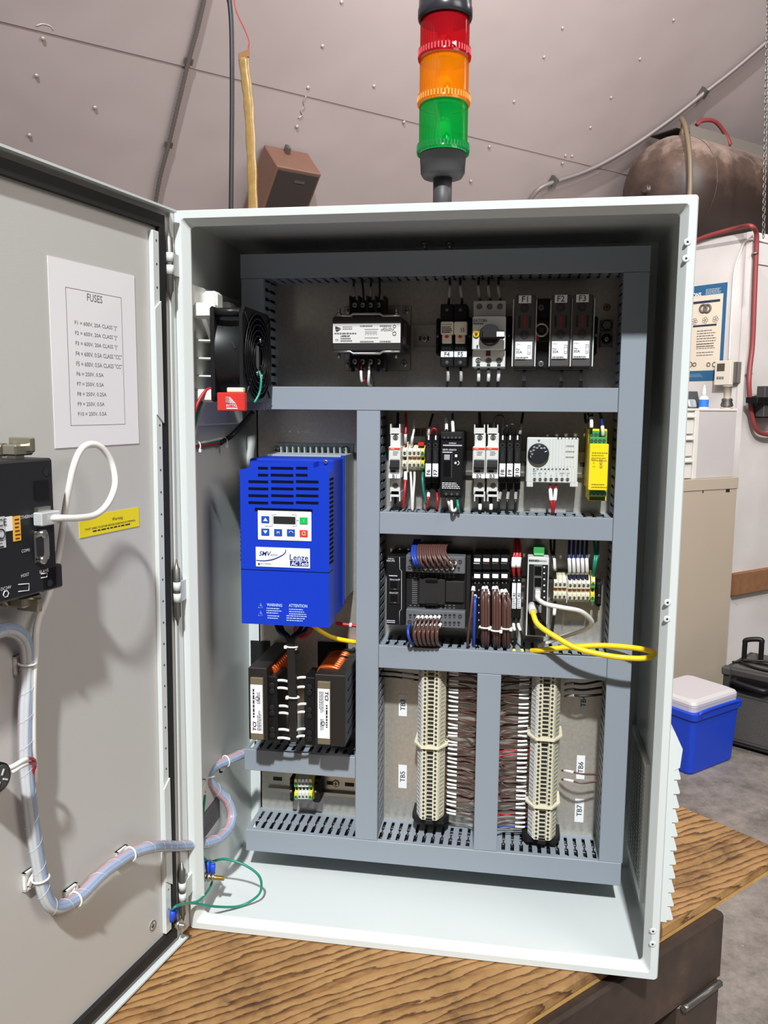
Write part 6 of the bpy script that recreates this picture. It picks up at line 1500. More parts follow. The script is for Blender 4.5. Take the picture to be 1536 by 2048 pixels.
for sgn, zz, px in ((1, hz1, 0), (-1, hz0, 0)):
    cl = thing('panel_clamp', 'nickel screw clamp holding the operator panel %s' % ('at its upper edge', 'at its lower edge')[0 if sgn > 0 else 1], 'clamp', FD(hu0 + .03, .01, zz))
    z_ = zz + sgn * .008
    cb = MB(); drect(cb, hu0 + .012, hu0 + .034, .018, .034, z_ - .005, z_ + .005, .0015); drect(cb, hu0 + .016, hu0 + .022, .014, .040, z_ - .002 if sgn > 0 else z_ - .011, z_ + .011 if sgn > 0 else z_ + .002, .001); drect(cb, hu0 + .02, hu0 + .03, .02, .03, min(zz, z_) , max(zz, z_), 0)
    build('clamp_block', cb, mat('nickel', (170, 164, 148), .3, .85), cl)
    build('clamp_pad', MB().cyl(FD(hu0 + .030, .004, z_), FD(hu0 + .030, .018, z_), .0060, n=14), mat('nickel', (170, 164, 148), .3, .85), cl)
    build('clamp_screw', MB().cyl(FD(hu0 + .010, .026, z_), FD(hu0 + .016, .026, z_), .0016, n=8).lathe([(.0042, -.001), (.0042, .003), (.003, .0045)], FD(hu0 + .010, .026, z_), -DU, 12), mat('nickel', (170, 164, 148), .3, .85), cl)
# ---- white network cable on the door
pts = [(94, 1036, .052), (120, 1036, .058), (155, 1036, .060), (190, 1030, .058), (215, 1008, .055), (230, 970, .050), (225, 930, .046), (208, 900, .044), (185, 888, .042), (163, 898, .040), (148, 930, .038), (138, 975, .034), (130, 1020, .028), (123, 1070, .022), (115, 1120, .016), (104, 1165, .012), (93, 1200, .012), (78, 1235, .014), (72, 1265, .018), (71, 1300, .018), (68, 1340, .017), (66, 1400, .016), (66, 1490, .016), (68, 1530, .014), (68, 1565, .012)]
nc = wire([ond(*p) for p in pts], .0032, M_WWHT, 'white network cable looping from the operator panel over the door', name='network_cable', cat='cable', n=10, k=5)
build('plug', MB().box(-.012, .012, -.005, .005, -.006, .006, .001, F=lambda x, y, z: ond(94, 1036, .051) + NU * x + DN * y + Z * z), clear_mat('clear_plug_2', (214, 216, 218), .35, (240, 240, 240)), nc)
# ---- spiral wrapped harness: door, across the hinge, into the cabinet
hp = [ond(*p) for p in ((-45, 1285, .014), (0, 1262, .014), (28, 1262, .014), (48, 1280, .014), (55, 1310, .013), (54, 1360, .012), (51, 1430, .012), (51, 1510, .012), (56, 1580, .013), (66, 1660, .013), (78, 1735, .013), (88, 1785, .014), (104, 1812, .015), (128, 1812, .015), (160, 1792, .015), (200, 1752, .015), (235, 1725, .016), (270, 1704, .018), (310, 1693, .022))]
hp += [aty(352, 1692, -.03), aty(400, 1688, .02), aty(436, 1678, .055), aty(458, 1655, .085), aty(464, 1628, .10), aty(455, 1602, .10), aty(436, 1582, .09), aty(419, 1562, .075), aty(418, 1548, .08), aty(430, 1533, .10), aty(452, 1522, .12), aty(492, 1505, .15)]
path = smooth_path(hp, 8)
hn = thing('cable_harness', 'spiral wrapped wire harness running down the door and into the cabinet', 'cable harness', path[60])
M_WRAP = clear_mat('translucent_wrap', (214, 218, 222), .66, (240, 243, 247), .2)
build('spiral_wrap', MB().tube(path, .0070, 14), M_WRAP, hn)
def frame_offsets(path):
    up = None; out = []
    for i in range(len(path)):
        t = (path[min(i + 1, len(path) - 1)] - path[max(i - 1, 0)]).normalized()
        if up is None: up = t.orthogonal().normalized()
        up = (up - t * up.dot(t)).normalized(); out.append((up.copy(), t.cross(up)))
    return out
fo = frame_offsets(path)
for k, m_ in enumerate((mat('sky_blue_wire', (120, 160, 205), .4), M_WWHT, M_WWHT, mat('pink_wire', (214, 96, 110), .4), mat('pink_wire', (214, 96, 110), .4), mat('sky_blue_wire', (120, 160, 205), .4), M_WWHT)):
    q = 2 * math.pi * k / 6; r = .0040 if k < 6 else 0
    w_ = [p + a * math.cos(q + i * .006) * r + b_ * math.sin(q + i * .006) * r for i, (p, (a, b_)) in enumerate(zip(path, fo))]
    build('inner_wire', MB().tube(w_, .0024, 6), m_, hn)
hx = []; acc = 0.0
for i in range(len(path) * 3):
    f = i / 3; i0 = min(int(f), len(path) - 2); fr2 = f - i0
    if f > len(path) - 1: break
    p = path[i0].lerp(path[i0 + 1], fr2); a, b_ = fo[i0]
    if hx: acc += (p - lastp).length
    lastp = p; q = acc / .026 * 2 * math.pi
    hx.append(p + a * math.cos(q) * .0071 + b_ * math.sin(q) * .0071)
build('wrap_edge', MB().tube(hx, .0002, 4), mat('wrap_edge', (214, 220, 228), .3), hn)
# tie mounts
def tie_mount(c, n, u, label, ring_c=None):
    n = V(n).normalized(); u = V(u).normalized(); w = n.cross(u)
    t = thing('tie_mount', label, 'cable tie mount', c, 'cable tie mounts')
    mb = MB().box(-.0095, .0095, -.0095, .0095, 0, .0016, F=lambda x, y, z: c + u * x + w * y + n * z)
    for a_, b_ in ((-.0095, -.0072), (.0072, .0095)): mb.box(a_, b_, -.0095, .0095, 0, .0042, F=lambda x, y, z: c + u * x + w * y + n * z)
    for a_, b_ in ((-.0095, -.0072), (.0072, .0095)): mb.box(-.0095, .0095, a_, b_, 0, .0042, F=lambda x, y, z: c + u * x + w * y + n * z)
    mb.box(-.0022, .0022, -.0075, .0075, .001, .0052, F=lambda x, y, z: c + u * (x + y) * .707 + w * (y - x) * .707 + n * z)
    build('mount_base', mb, M_WHT, t)
    if ring_c:
        p = min(path, key=lambda q: (q - ring_c).length); i = path.index(p); tg_ = (path[min(i + 1, len(path) - 1)] - path[i - 1]).normalized()
        build('tie_loop', MB().torus(p, tg_, .0080, .0011, 22, 6), M_TIE, t)
tie_mount(ond(40, 1327, 0), DN, DU, 'white tie mount on the door near the bend of the harness under the operator panel', ond(56, 1328, .013))
tie_mount(ond(58, 1755, 0), DN, DU, 'white tie mount beside the lower end of the straight harness on the door', ond(80, 1755, .013))
tie_mount(ond(138, 1790, 0), DN, DU, 'white tie mount just after the lowest bend of the harness', ond(152, 1798, .015))
tie_mount(ond(240, 1712, 0), DN, DU, 'white tie mount on the door nearest the hinges', ond(258, 1712, .016))
tie_mount(atx(400, 1577, WX), X, Y, 'white tie mount on the cabinet side wall beside the rating plate', aty(420, 1556, .077))
tie_mount(atx(443, 1527, WX), X, Y, 'white tie mount on the cabinet side wall next to the duct', aty(452, 1522, .12))
# push button block and its red wires at the outer part of the door
pbk_ = thing('push_button_block', 'round black back of a push button on the door with red wires', 'push button', ond(-5, 1555, 0))
c = ond(1, 1557, .04) - DN * .04
build('button_body', MB().cyl(c, c + DN * .038, .0135, n=24), M_BLK, pbk_); build('contact_face', MB().lathe([(.0118, .0381), (.0118, .040), (.009, .040)], c, DN, 20), M_DGR, pbk_)
for k in range(4):
    q = k * math.pi / 2 + .5; p = c + DN * .0402 + (DU * math.cos(q) + Z * math.sin(q)) * .0055; build('contact_slot', MB().box(-.0028, .0028, -.0008, .0008, 0, .0006, F=lambda x, y, z: p + DU * (x * math.cos(q) - y * math.sin(q)) + Z * (x * math.sin(q) + y * math.cos(q)) + DN * z), M_LGR, pbk_)
for k in range(2):
    wire([ond(6 + k * 6, 1540 + k * 8, .034), ond(25, 1533 + k * 10, .036), ond(45, 1522 + k * 9, .036), ond(62, 1517 + k * 9, .032), ond(70, 1525 + k * 6, .024), ond(66, 1545, .018), ond(66, 1570, .014)], .0017, M_WRED, 'red wire with white sleeve from the push button to the harness', 'red push button wires', markers=((.08, .42),))

# ================================================================= BACKGROUND OF THE SHOP
# ---- on the sloped wall
cp = [onw(x, y, .012) for x, y in ((425, -70), (408, 0), (394, 60), (377, 123), (357, 206), (337, 290), (320, 355), (305, 440), (290, 520))]
cpath = smooth_path(cp, 22); rr = [.0105 if i % 2 else .0080 for i in range(len(cpath))]
fc_ = tag(build('flexible_conduit', MB().tube(cpath, rr, 10), mat('conduit_grey', (118, 110, 106), .5, .4)), 'thin ribbed flexible conduit running up the sloped wall', 'conduit')
for px, py in ((377, 123), (337, 290)): build('conduit_clip', MB().box(-.018, .018, -.004, .006, -.012, .012, F=lambda x, y, z: onw(px, py, .008) + h * x + WN * y + s_up * z), M_DSTEEL, fc_)
pp_ = [onw(x, y, .03) for x, y in ((1050, 420), (1066, 392), (1084, 374), (1115, 362), (1160, 347), (1205, 327), (1265, 292), (1340, 240), (1410, 185), (1470, 138), (1536, 82), (1620, 10))]
pc_ = tag(build('conduit_pipe', MB().tube(smooth_path(pp_, 6), .0135, 12), mat('conduit_dull', (132, 122, 118), .5, .3)), 'long curved metal conduit pipe climbing the sloped wall', 'conduit')
for px, py in ((1108, 364), (1408, 187)): build('pipe_strap', MB().box(-.012, .012, -.03, .018, -.025, .025, F=lambda x, y, z: onw(px, py, .03) + h * x + WN * y + s_up * z), M_DSTEEL, pc_)
M_WALN = mat('walnut_veneer', (118, 84, 70), .5, noise=.12, nscale=12)
c0 = onw(555, 333, .20); c1 = onw(645, 348, .20); wS = (c1 - c0).dot(h); dS = .20
FS = lambda a, t, c: c0 + h * a + WN * (t) - s_up * c
spk = thing('wall_speaker', 'brown wooden loudspeaker box hung on the sloped wall', 'loudspeaker', FS(wS / 2, -.1, .4))
build('cabinet', MB().box(0, wS, -dS + .012, -.006, 0, .40, .004, F=FS), M_WALN, spk)
build('grille', MB().box(.012, wS - .012, -.008, .002, .012, .388, .003, F=FS), mat('grille_cloth', (52, 42, 38), .85), spk)
build('badge', MB().box(wS * .45, wS * .68, .002, .004, .05, .062, F=FS), M_DSTEEL, spk)
build('hanging_bracket', MB().box(wS * .4, wS * .47, -.17, -.13, -.03, .0, F=FS), M_DSTEEL, spk)
# hanging cables and taped stick
for k, (x0, x1, r, nm) in enumerate(((459, 463, .0072, 'thick black cable hanging straight down behind the cabinet'), (454, 459, .0040, 'thinner black cable hanging beside the thick black cable'))):
    if k == 0: pts = [aty(x, y, 1.5) for x, y in ((456, -60), (459, 0), (463, 60), (464, 200), (462, 415), (461, 520))]
    else: pts = [aty(x, y, 1.5) for x, y in ((450, -60), (455, -5), (460, 18), (463, 40))]
    tag(build('hanging_cable', MB().tube(smooth_path(pts, 6), r, 8), mat('cable_black', (40, 38, 44), .45)), nm, 'cable')
wire([aty(x, y, 1.45) for x, y in ((464, -40), (470, 12), (478, 35), (490, 60), (498, 82), (497, 96), (496, 110))], .0018, M_WRED, 'thin red wire hanging above the taped tube')
tp = thing('taped_tube', 'long amber taped packaging tube hanging behind the cabinet', 'tube', aty(503, 520, 1.45))
M_TAN = mat('amber_tape', (166, 134, 80), .22, noise=.35, nscale=60, coat=.5)
tube_pts = [aty(x, y, 1.45) for x, y in ((487, 116), (492, 160), (497, 205), (501, 270), (504, 340), (506, 412), (508, 520))]
tpm = MB(); tpath = smooth_path(tube_pts, 5)
rings = []
for i, p in enumerate(tpath):
    wdt = .0145 + .001 * math.sin(i * 1.3); rings.append([p + V((math.cos(q) * wdt, math.sin(q) * .006, math.cos(q) * .002)) for q in [2 * math.pi * j / 10 for j in range(10)]])
tpm.hull_ring(rings); build('tube_body', tpm, M_TAN, tp)
a_ = aty(488, 112, 1.45); build('folded_end', MB().box(-.015, .015, -.005, .005, -.010, .012, .002, F=lambda x, y, z: a_ + V((x, y, z + x * .35))), mat('kraft', (150, 104, 60), .6), tp)
# ---- compressor tank on the partition roof
taxis = drr.normalized()
tcen = aty(1400, 372, 4.1); tr_r = .30
tk = thing('compressor_tank', 'large dusty brown air compressor tank on top of the white partition', 'air tank', tcen + Z * -tr_r)
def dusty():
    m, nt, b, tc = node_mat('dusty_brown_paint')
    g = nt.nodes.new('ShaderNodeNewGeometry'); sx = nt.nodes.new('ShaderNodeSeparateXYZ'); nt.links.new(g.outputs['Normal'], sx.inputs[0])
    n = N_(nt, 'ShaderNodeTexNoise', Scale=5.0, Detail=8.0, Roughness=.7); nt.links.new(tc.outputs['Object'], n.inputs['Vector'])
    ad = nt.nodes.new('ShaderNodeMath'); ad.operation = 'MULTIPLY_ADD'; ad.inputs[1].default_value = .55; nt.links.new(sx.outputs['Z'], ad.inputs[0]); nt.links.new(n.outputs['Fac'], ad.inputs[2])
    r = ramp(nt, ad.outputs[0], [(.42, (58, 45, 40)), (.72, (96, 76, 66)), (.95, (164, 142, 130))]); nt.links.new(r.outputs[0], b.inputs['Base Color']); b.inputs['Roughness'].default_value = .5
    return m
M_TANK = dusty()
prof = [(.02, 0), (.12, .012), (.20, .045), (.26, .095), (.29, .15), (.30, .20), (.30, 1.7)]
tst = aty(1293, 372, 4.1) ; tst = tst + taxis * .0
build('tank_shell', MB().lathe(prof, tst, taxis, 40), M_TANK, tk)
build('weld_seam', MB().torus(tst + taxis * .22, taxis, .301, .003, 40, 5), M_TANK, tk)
bp0 = tst + taxis * .12
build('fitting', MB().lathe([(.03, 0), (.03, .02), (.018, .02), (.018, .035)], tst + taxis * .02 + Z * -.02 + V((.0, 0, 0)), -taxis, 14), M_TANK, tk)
tpz = tr_r
tw0 = tst + taxis * .30 + Z * (tpz - .02)
side = V((taxis.y, -taxis.x, 0)); side = -side if side.y > 0 else side
FT = lambda a, s, z: tw0 + taxis * a + side * s + Z * z
build('top_bracket', MB().box(0, 1.3, .04, .046, -.05, .09, F=FT), mat('bracket_zinc', (168, 160, 152), .45, .5), tk)
build('motor_plate', MB().box(-.12, 1.3, -.14, .04, .05, .056, F=FT), mat('plate_dark', (46, 42, 40), .6), tk)
for sx_ in (.02, .6): build('plate_leg', MB().box(sx_, sx_ + .01, -.12, .04, -.03, .05, F=FT), mat('plate_dark', (46, 42, 40), .6), tk)
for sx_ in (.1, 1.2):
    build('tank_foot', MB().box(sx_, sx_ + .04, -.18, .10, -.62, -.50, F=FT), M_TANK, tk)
wire([tst + taxis * .20 + Z * .29 + side * .06, tst + taxis * .19 + Z * .345 + side * .08, tst + taxis * .12 + Z * .35 + side * .12, tst + taxis * .06 + Z * .27 + side * .20, tst + taxis * .03 + Z * .10 + side * .26, tst + taxis * .02 - Z * .10 + side * .28, tst + taxis * .02 - Z * .30 + side * .26], .014, mat('hose_olive', (120, 104, 84), .5), 'olive air line bending from the tank top down its end', name='air_line', cat='hose')
wire([FT(.08, .02, .11), FT(.12, .03, .14), FT(.22, .04, .15), FT(.32, .04, .10), FT(.36, .05, .04)], .012, mat('hose_red', (140, 62, 62), .5), 'short red hose on top of the compressor tank', name='air_hose', cat='hose')
# ---- hose, cord and thermostat on the partition
hz = [onL(1385, 484, .02), onL(1410, 474, .02), onL(1440, 465, .02), onL(1475, 456, .03), onR(1500, 452, .05), onR(1512, 464, .04), onR(1513, 490, .03), onR(1511, 540, .025), onR(1508, 620, .025), onR(1505, 690, .025), onR(1500, 735, .03), onR(1498, 770, .04), onR(1501, 810, .04), onR(1507, 845, .04), onR(1518, 864, .04), onR(1545, 868, .04), onR(1570, 850, .04)]
ah = wire(hz, .0125, mat('hose_red', (140, 62, 62), .5), 'red rubber air hose draped over the partition corner', name='air_hose', cat='hose', n=10)
for px, py in ((1510, 507), (1498, 747)): build('hose_clamp', MB().torus(onR(px, py, .025), Z, .0145, .004, 16, 6), M_STEEL, ah)
wire([onR(1560, 490, .012), onR(1530, 484, .012), onR(1505, 478, .012), onL(1490, 484, .012), onL(1480, 506, .010), onL(1470, 536, .010), onL(1466, 570, .010), onL(1462, 640, .010), onL(1458, 722, .012)], .0045, M_WWHT, 'white cord stapled down the partition to the wall thermostat', name='cord', cat='cord')
wt = thing('wall_thermostat', 'beige wall thermostat with dark display on the white partition', 'thermostat', onL(1446, 772, .0))
Uw = -dl
def lbox(mb, px0, py0, px1, py1, t0, t1, c=.002):
    mx, my = (px0 + px1) / 2, (py0 + py1) / 2
    a = onL(px0, my, t1); b = onL(px1, my, t1); z0 = onL(mx, py1, t1).z; z1 = onL(mx, py0, t1).z
    w_ = (b - a).dot(Uw)
    return mb.box(0, w_, t0, t1, z0, z1, c, F=lambda x, t, z: V((a.x, a.y, 0)) + Uw * x + nL * (t - t1) + Z * z)
wb_ = build('case', lbox(MB(), 1429, 721, 1461, 770, 0.03, .06), mat('beige_plastic', (218, 208, 194), .5), wt)
build('display', lbox(MB(), 1434, 727, 1449, 742, .060, .062, 0), mat('lcd_brown', (84, 74, 64), .4), wb_); build('wall_box', lbox(MB(), 1458, 724, 1476, 766, 0, .035), M_DSTEEL, wt)
for k in range(3): build('button', lbox(MB(), 1433 + k * 5, 753, 1437 + k * 5, 758, .060, .063, .001), M_MGR, wb_)
# poster
po = thing('poster', 'blue and cream instruction poster on the white partition', 'poster', onL(1420, 760, 0))
M_PBL = mat('poster_blue', (44, 96, 136), .55); M_PCR = mat('poster_cream', (226, 212, 192), .6)
bs_ = build('sheet', lbox(MB(), 1322, 573, 1449, 762, .0005, .003, 0), M_PBL, po)
build('cream_field', lbox(MB(), 1322, 594, 1442, 742, .003, .0036, 0), M_PCR, po)
ol = lambda px, py: onL(px, py, .0040)
txt('ONS', ol(1394, 590), Uw, Z, M_LBL, bs_, h=.024, w=.055, bold=.03, lift=.001)
build('fine_print', fine_print(ol(1412, 578), Uw, Z, .11, .04, 5, fill=.3, lift=.0006), M_LBL, bs_)
fl_ = bpy.data.objects  # keep names short below
cfp = build('heading_bar', lbox(MB(), 1384, 601, 1440, 606, .0037, .0040, 0), mat('poster_navy', (40, 52, 74), .6), po)
tp_ = fine_print(ol(1394, 660), Uw, Z, .13, .10, 7, fill=.35); fine_print(ol(1393, 687), Uw, Z, .13, .035, 3, tp_, fill=.35); fine_print(ol(1393, 703), Uw, Z, .13, .03, 2, tp_, fill=.3)
build('body_print', tp_, M_GINK, po); build('heading_bar', lbox(MB(), 1386, 649, 1433, 653, .0037, .0040, 0), mat('poster_navy', (40, 52, 74), .6), po)
rg_ = MB()
for dx in (-4, 4): rg_.torus(ol(1411 + dx, 617), nL, .020, .007, 20, 6)
build('ring_picture', rg_, mat('picture_brown', (104, 96, 88), .6), po)
fg = MB()
for k in range(3):
    for j in range(5):
        q = j * 2 * math.pi / 5; p = ol(1389 + k * 21, 643 - k * 2.3); fg.torus(p + Uw * math.cos(q) * .011 + Z * math.sin(q) * .011, nL, .007, .0012, 10, 4)
build('flower_diagrams', fg, M_GINK, po)
sm2 = MB()
for px, r in ((1380, .014), (1389, .010), (1417, .010), (1429, .012)): sm2.torus(ol(px, 729), nL, r, .003, 14, 5)
build('part_pictures', sm2, mat('picture_brown', (104, 96, 88), .6), po)
build('footer_print', fine_print(ol(1376, 748), Uw, Z, .1, .02, 3, fill=.3), mat('footer_pale', (150, 180, 205), .6), bs_)
# ---- beige cabinet, drawer unit and the things on it
cd = level_dir((1368, 951), (1478, 946)); cd = -cd if cd.x < 0 else cd
cn = V((cd.y, -cd.x, 0)); cn = -cn if cn.y > 0 else cn
cr = aty(1476, 955, 3.42); ctop = cr.z
FCb = lambda x, t, z: V((cr.x, cr.y, 0)) + cd * x + cn * t + Z * z
bc = thing('steel_cabinet', 'tall beige steel cabinet standing in front of the white partition', 'cabinet', FCb(-.3, -.2, FLOOR_Z))
M_BEI = mat('beige_enamel', (176, 162, 144), .45, noise=.05, nscale=4)
bcx = build('cabinet_body', MB().box(-.62, 0, -.30, 0, FLOOR_Z, ctop, .003, F=FCb), M_BEI, bc)
build('top_rim', MB().box(-.623, .003, -.303, .004, ctop - .055, ctop + .002, .002, F=FCb), M_BEI, bc)
onC = lambda px, py: on(px, py, V((cr.x, cr.y, 0)), cn)
for px, sg in ((1406, 1), (1458, -1)):
    p = onC(px, 974 if sg > 0 else 972); build('hanger_slot', MB().prism([(-.012 + .010 * sg, -.03), (.006 + .010 * sg - .012 * sg, -.03), (.012, .03) if sg > 0 else (-.006, .03), (-.004, .03) if sg > 0 else (-.020, .03)], p, cd, Z, cn, .0002, .001), M_INK, bc)
M_UNIT = mat('unit_white', (214, 208, 202), .55, noise=.05, nscale=8); M_UNITG = mat('unit_grey', (186, 180, 178), .5, noise=.05, nscale=8)
ut = onC(1420, 822).z; ur = (onC(1470, 880) - onC(1476, 880)).dot(cd)
un = thing('drawer_unit', 'white small parts drawer unit on top of the beige cabinet', 'drawer unit', FCb(-.3, -.15, ctop + .002))
ux = (onC(1394, 880) - onC(1476, 880)).dot(cd)
build('unit_body', MB().box(ux, ur, -.28, -.012, ctop + .0022, ut, .002, F=FCb), M_UNITG, un)
build('unit_body', MB().box(-.60, ux - .001, -.28, -.020, ctop + .0022, ut, .002, F=FCb), M_UNIT, un)
build('top_lip', MB().box(-.60, ur, -.285, -.008, ut, ut + .012, .002, F=FCb), M_UNIT, un); build('front_post', MB().box(ux - .028, ux, -.03, -.008, ctop + .0022, ut, .002, F=FCb), M_UNIT, un)
for k in range(3):
    hgt = (ut - ctop - .01) / 3; z0 = ctop + .006 + k * hgt
    dr_ = build('drawer', MB().box(-.58, ux - .034, -.02, -.008, z0, z0 + hgt - .008, .003, F=FCb), M_UNIT, un); build('drawer_lip', MB().box(-.57, ux - .040, -.008, .006, z0 + hgt - .03, z0 + hgt - .018, .003, F=FCb), M_LGR, dr_)
gb = thing('glue_bottle', 'small white bottle with blue label on the drawer unit', 'bottle', FCb(0, 0, 0))
gp = on(1407, 812, V((cr.x, cr.y, 0)) - cn * .10, cn); gp.z = ut + .012; s_ = (on(1407, 765, gp, cn) - on(1407, 812, gp, cn)).z
gb.location = gp; WL[gb] = gp.copy()
build('bottle_body', MB().lathe([(.022, 0), (.023, .004), (.023, s_ * .42), (.016, s_ * .52), (.010, s_ * .56)], gp, Z, 20), M_WHT, gb)
build('blue_label', MB().lathe([(.0234, s_ * .06), (.0234, s_ * .38)], gp, Z, 20, cap=False), mat('label_blue', (40, 110, 200), .5), gb)
build('nozzle', MB().lathe([(.012, s_ * .56), (.010, s_ * .66), (.003, s_)], gp, Z, 14), M_WHT, gb)
wsp = on(1453, 820, V((cr.x, cr.y, 0)) - cn * .08, cn); wsp.z = ut + .012
sp_ = thing('wire_spool', 'spool of thin silver wire at the end of the drawer unit', 'spool', wsp); sh_ = .115
build('spool_core', MB().lathe([(.030, 0), (.030, .006), (.018, .006), (.018, sh_ - .006), (.024, sh_ - .006), (.024, sh_)], wsp, Z, 22), mat('spool_beige', (176, 166, 150), .5), sp_)
ww = MB()
for k in range(7): ww.torus(wsp + Z * (.012 + k * .006), Z, .022 + (k % 2) * .003 + (.004 if k < 3 else 0), .0034, 22, 5)
build('wire_turns', ww, M_DSTEEL, sp_)
pkp = on(1387, 812, V((cr.x, cr.y, 0)) - cn * .14, cn); pkp.z = ut + .012
pk = thing('blister_pack', 'clear and black blister pack leaning on the drawer unit behind the bottle', 'package', pkp)
FP_ = lambda x, t, z: pkp + cd * x + cn * (t - z * .3) + Z * z
build('card', MB().box(-.06, .05, 0, .002, 0, .085, F=FP_), mat('card_dark', (70, 72, 74), .5), pk); build('blister', MB().box(-.045, .01, .002, .02, .005, .045, .006, F=FP_), clear_mat('blister_clear', (200, 206, 208), .5, (225, 230, 232)), pk)
# dark hook shaped tool hanging at the partition
bt = thing('tool_holder', 'black tool holder fixed to the partition beside the red hose', 'tool holder', onR(1530, 838, .0))
def rbox(mb, px0, py0, px1, py1, t0, t1, c=.003):
    my = (py0 + py1) / 2; a = onR(px0, my, t1); b = onR(px1, my, t1); z0 = onR(px0, py1, t1).z; z1 = onR(px0, py0, t1).z; w_ = (b - a).dot(drr)
    return mb.box(0, w_, t0, t1, z0, z1, c, F=lambda x, t, z: V((a.x, a.y, 0)) + drr * x + nR * (t - t1) + Z * z)
build('holder_plate', rbox(MB(), 1518, 792, 1560, 836, 0, .05), M_BLK2, bt); build('holder_arm', rbox(MB(), 1515, 794, 1575, 806, .05, .12), M_BLK, bt); build('tool_grip', rbox(MB(), 1529, 772, 1560, 834, .05, .10), M_DGR, bt)
# chain
chn = thing('hanging_chain', 'thin steel chain hanging in front of the compressor tank', 'chain', aty(1527, 470, 3.3))
c0_ = aty(1536, -20, 3.3); c1_ = aty(1527, 472, 3.3); nlk = 64
lk = None
for k in range(nlk):
    p = c0_.lerp(c1_, k / (nlk - 1)); ax = (V((1, .3, 0)) if k % 2 else V((.3, -1, 0))).normalized(); w_ = ax.cross(Z)
    if k < 2:
        mb = MB().tube([p + w_ * math.cos(q) * .0065 + Z * math.sin(q) * .0115 for q in [2 * math.pi * j / 10 for j in range(10)]], .0019, 5, True); o = build('chain_link', mb, M_DSTEEL, chn, p); lk = lk or []; lk.append(o)
    else:
        o = lk[k % 2].copy(); COL.objects.link(o); o.parent = chn; o.location = p - WL[chn]
# ---- blue cooler
f0 = atz(1380, 1553, FLOOR_Z); f1 = atz(1466, 1519, FLOOR_Z)
cu = (f1 - f0).normalized(); cl_ = (f1 - f0).length; cw = V((cu.y, -cu.x, 0)); cw = cw if cw.x < 0 else -cw
chh = .285; cwd = .26
cool = thing('cooler', 'blue picnic cooler with white lid on the concrete floor', 'cooler', f0 + cu * cl_ / 2 + cw * cwd / 2)
def FCo(x, y, z): return f0 + cu * x + cw * y + Z * (z)
def tap_ring(z, e, r=.025):
    pts = []
    for cx, cy, a0 in ((cl_ + e - r, cwd + e - r, 0), (-e + r, cwd + e - r, 90), (-e + r, -e + r, 180), (cl_ + e - r, -e + r, 270)):
        for j in range(5):
            q = math.radians(a0 + 90 * j / 4); pts.append(FCo(cx + r * math.cos(q), cy + r * math.sin(q), z))
    return pts
M_COOL = mat('cooler_blue', (22, 66, 196), .42)
build('cooler_body', MB().hull_ring([tap_ring(0, -.006), tap_ring(.012, 0), tap_ring(chh - .03, .012), tap_ring(chh - .028, .022), tap_ring(chh, .024), tap_ring(chh + .002, .010)], True, False), M_COOL, cool)
M_LID = mat('lid_white', (206, 200, 202), .4)
lid = build('lid', MB().hull_ring([tap_ring(chh + .001, .004), tap_ring(chh + .034, .006), tap_ring(chh + .044, .001), tap_ring(chh + .052, -.016, .03)], True, False), M_LID, cool)
build('lid_groove', MB().hull_ring([tap_ring(chh + .022, .0068), tap_ring(chh + .025, .0068)], False, False), M_LGR, lid)
for yq in (-.016, cwd + .016): build('carry_handle', MB().tube(smooth_path([FCo(.03, yq, chh - .02), FCo(.03, yq * 1.4 if yq < 0 else yq + .008, chh + .006), FCo(cl_ - .03, yq * 1.4 if yq < 0 else yq + .008, chh + .006), FCo(cl_ - .03, yq, chh - .02)], 6), .008, 8), M_COOL, cool)
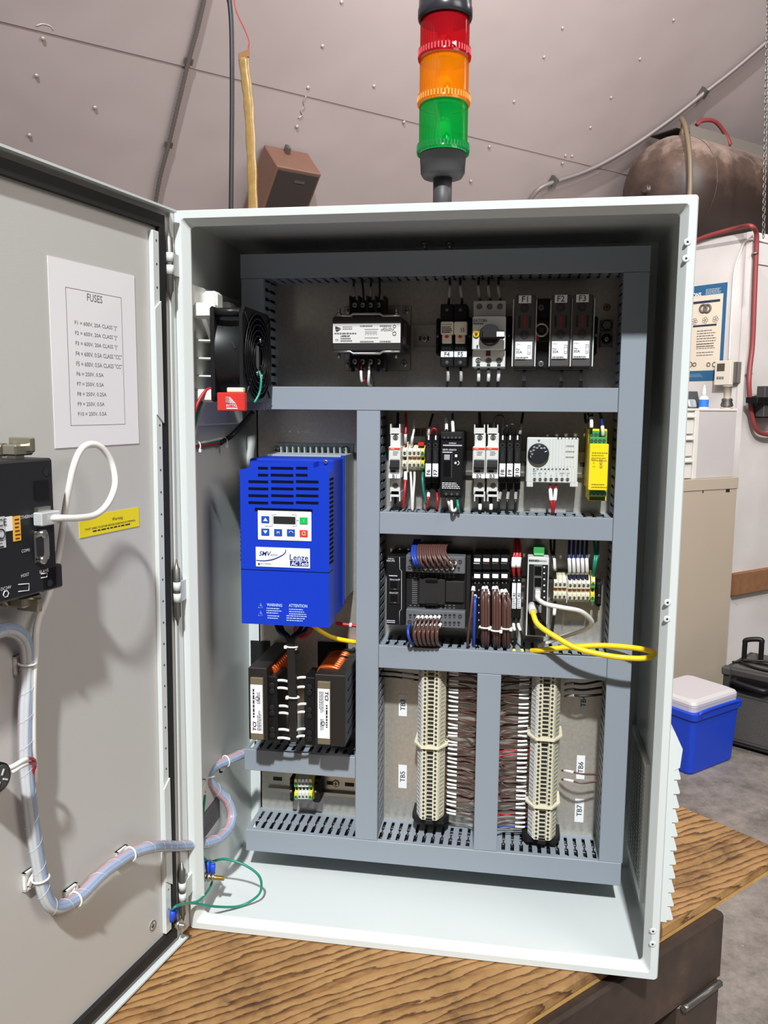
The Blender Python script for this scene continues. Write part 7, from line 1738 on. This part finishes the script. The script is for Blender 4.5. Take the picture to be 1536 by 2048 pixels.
# ---- black PA box
g0 = atz(1512, 1510, FLOOR_Z); g1 = atz(1437, 1489, FLOOR_Z)
pu = (g0 - g1).normalized(); pwid = .42; pn = V((pu.y, -pu.x, 0)); pn = -pn if pn.y > 0 else pn
phh = .385
FPa = lambda x, t, z: g1 + pu * x + pn * t + Z * z
pa = thing('portable_speaker', 'black portable speaker case with pull handle beside the cooler', 'speaker case', FPa(pwid / 2, -.15, 0))
M_PA = mat('case_black', (58, 54, 53), .6, noise=.2, nscale=60)
build('case', MB().box(0, pwid, -.34, 0, .02, phh, .008, F=FPa), M_PA, pa)
for k in range(4): build('foot', MB().cyl(FPa(.04 if k % 2 else pwid - .04, -.04 if k < 2 else -.30, 0), FPa(.04 if k % 2 else pwid - .04, -.04 if k < 2 else -.30, .021), .018, n=12), M_BLK, pa)
build('grille', MB().box(.03, pwid - .03, -.002, .010, .05, phh - .12, .006, F=FPa), mat('grille_grey', (78, 75, 72), .7, noise=.5, nscale=220), pa)
build('grille_frame', MB().box(.022, pwid - .022, -.002, .012, .042, .052, .002, F=FPa), M_DGR, pa); build('grille_frame', MB().box(.022, pwid - .022, -.002, .012, phh - .122, phh - .112, .002, F=FPa), M_DGR, pa)
build('side_handle', MB().tube(smooth_path([FPa(.06, .004, phh - .05), FPa(.07, .030, phh - .055), FPa(.19, .034, phh - .065), FPa(.21, .004, phh - .065)], 5), .014, 10), M_BLK, pa)
build('handle_recess', MB().box(.04, .24, -.002, .003, phh - .095, phh - .03, F=FPa), M_BLK, pa)
build('top_mat', MB().box(.03, pwid - .02, -.32, -.02, phh - .001, phh + .004, F=FPa), mat('mat_grey', (88, 84, 82), .9, noise=.3, nscale=180), pa)
for k in range(4): build('corner_cap', MB().box(-.004 if k % 2 else pwid - .036, .036 if k % 2 else pwid + .004, -.03, .014, .02 if k < 2 else phh - .036, .056 if k < 2 else phh + .003, .006, F=FPa), M_DGR, pa)
h1_ = atz(1488, 1318, FLOOR_Z + phh); h2_ = atz(1521, 1322, FLOOR_Z + phh)
pmh = MB().tube(smooth_path([h1_ - Z * .01, h1_ + Z * .07, h1_.lerp(h2_, .08) + Z * .095, h1_.lerp(h2_, .92) + Z * .105, h2_ + Z * .08, h2_ - Z * .01], 5), .012, 10)
build('pull_handle', pmh, M_BLK, pa)
wire([FPa(.02, -.06, phh + .012), FPa(.10, -.12, phh + .016), FPa(.22, -.10, phh + .014), FPa(.25, -.05, phh + .012), FPa(.14, -.04, phh + .012), FPa(.05, -.08, phh + .020), FPa(.16, -.15, phh + .024), FPa(.30, -.18, phh + .018), FPa(.40, -.14, phh + .05)], .006, M_BLK, 'black cord coiled on top of the speaker case', name='black_cable', cat='cable')
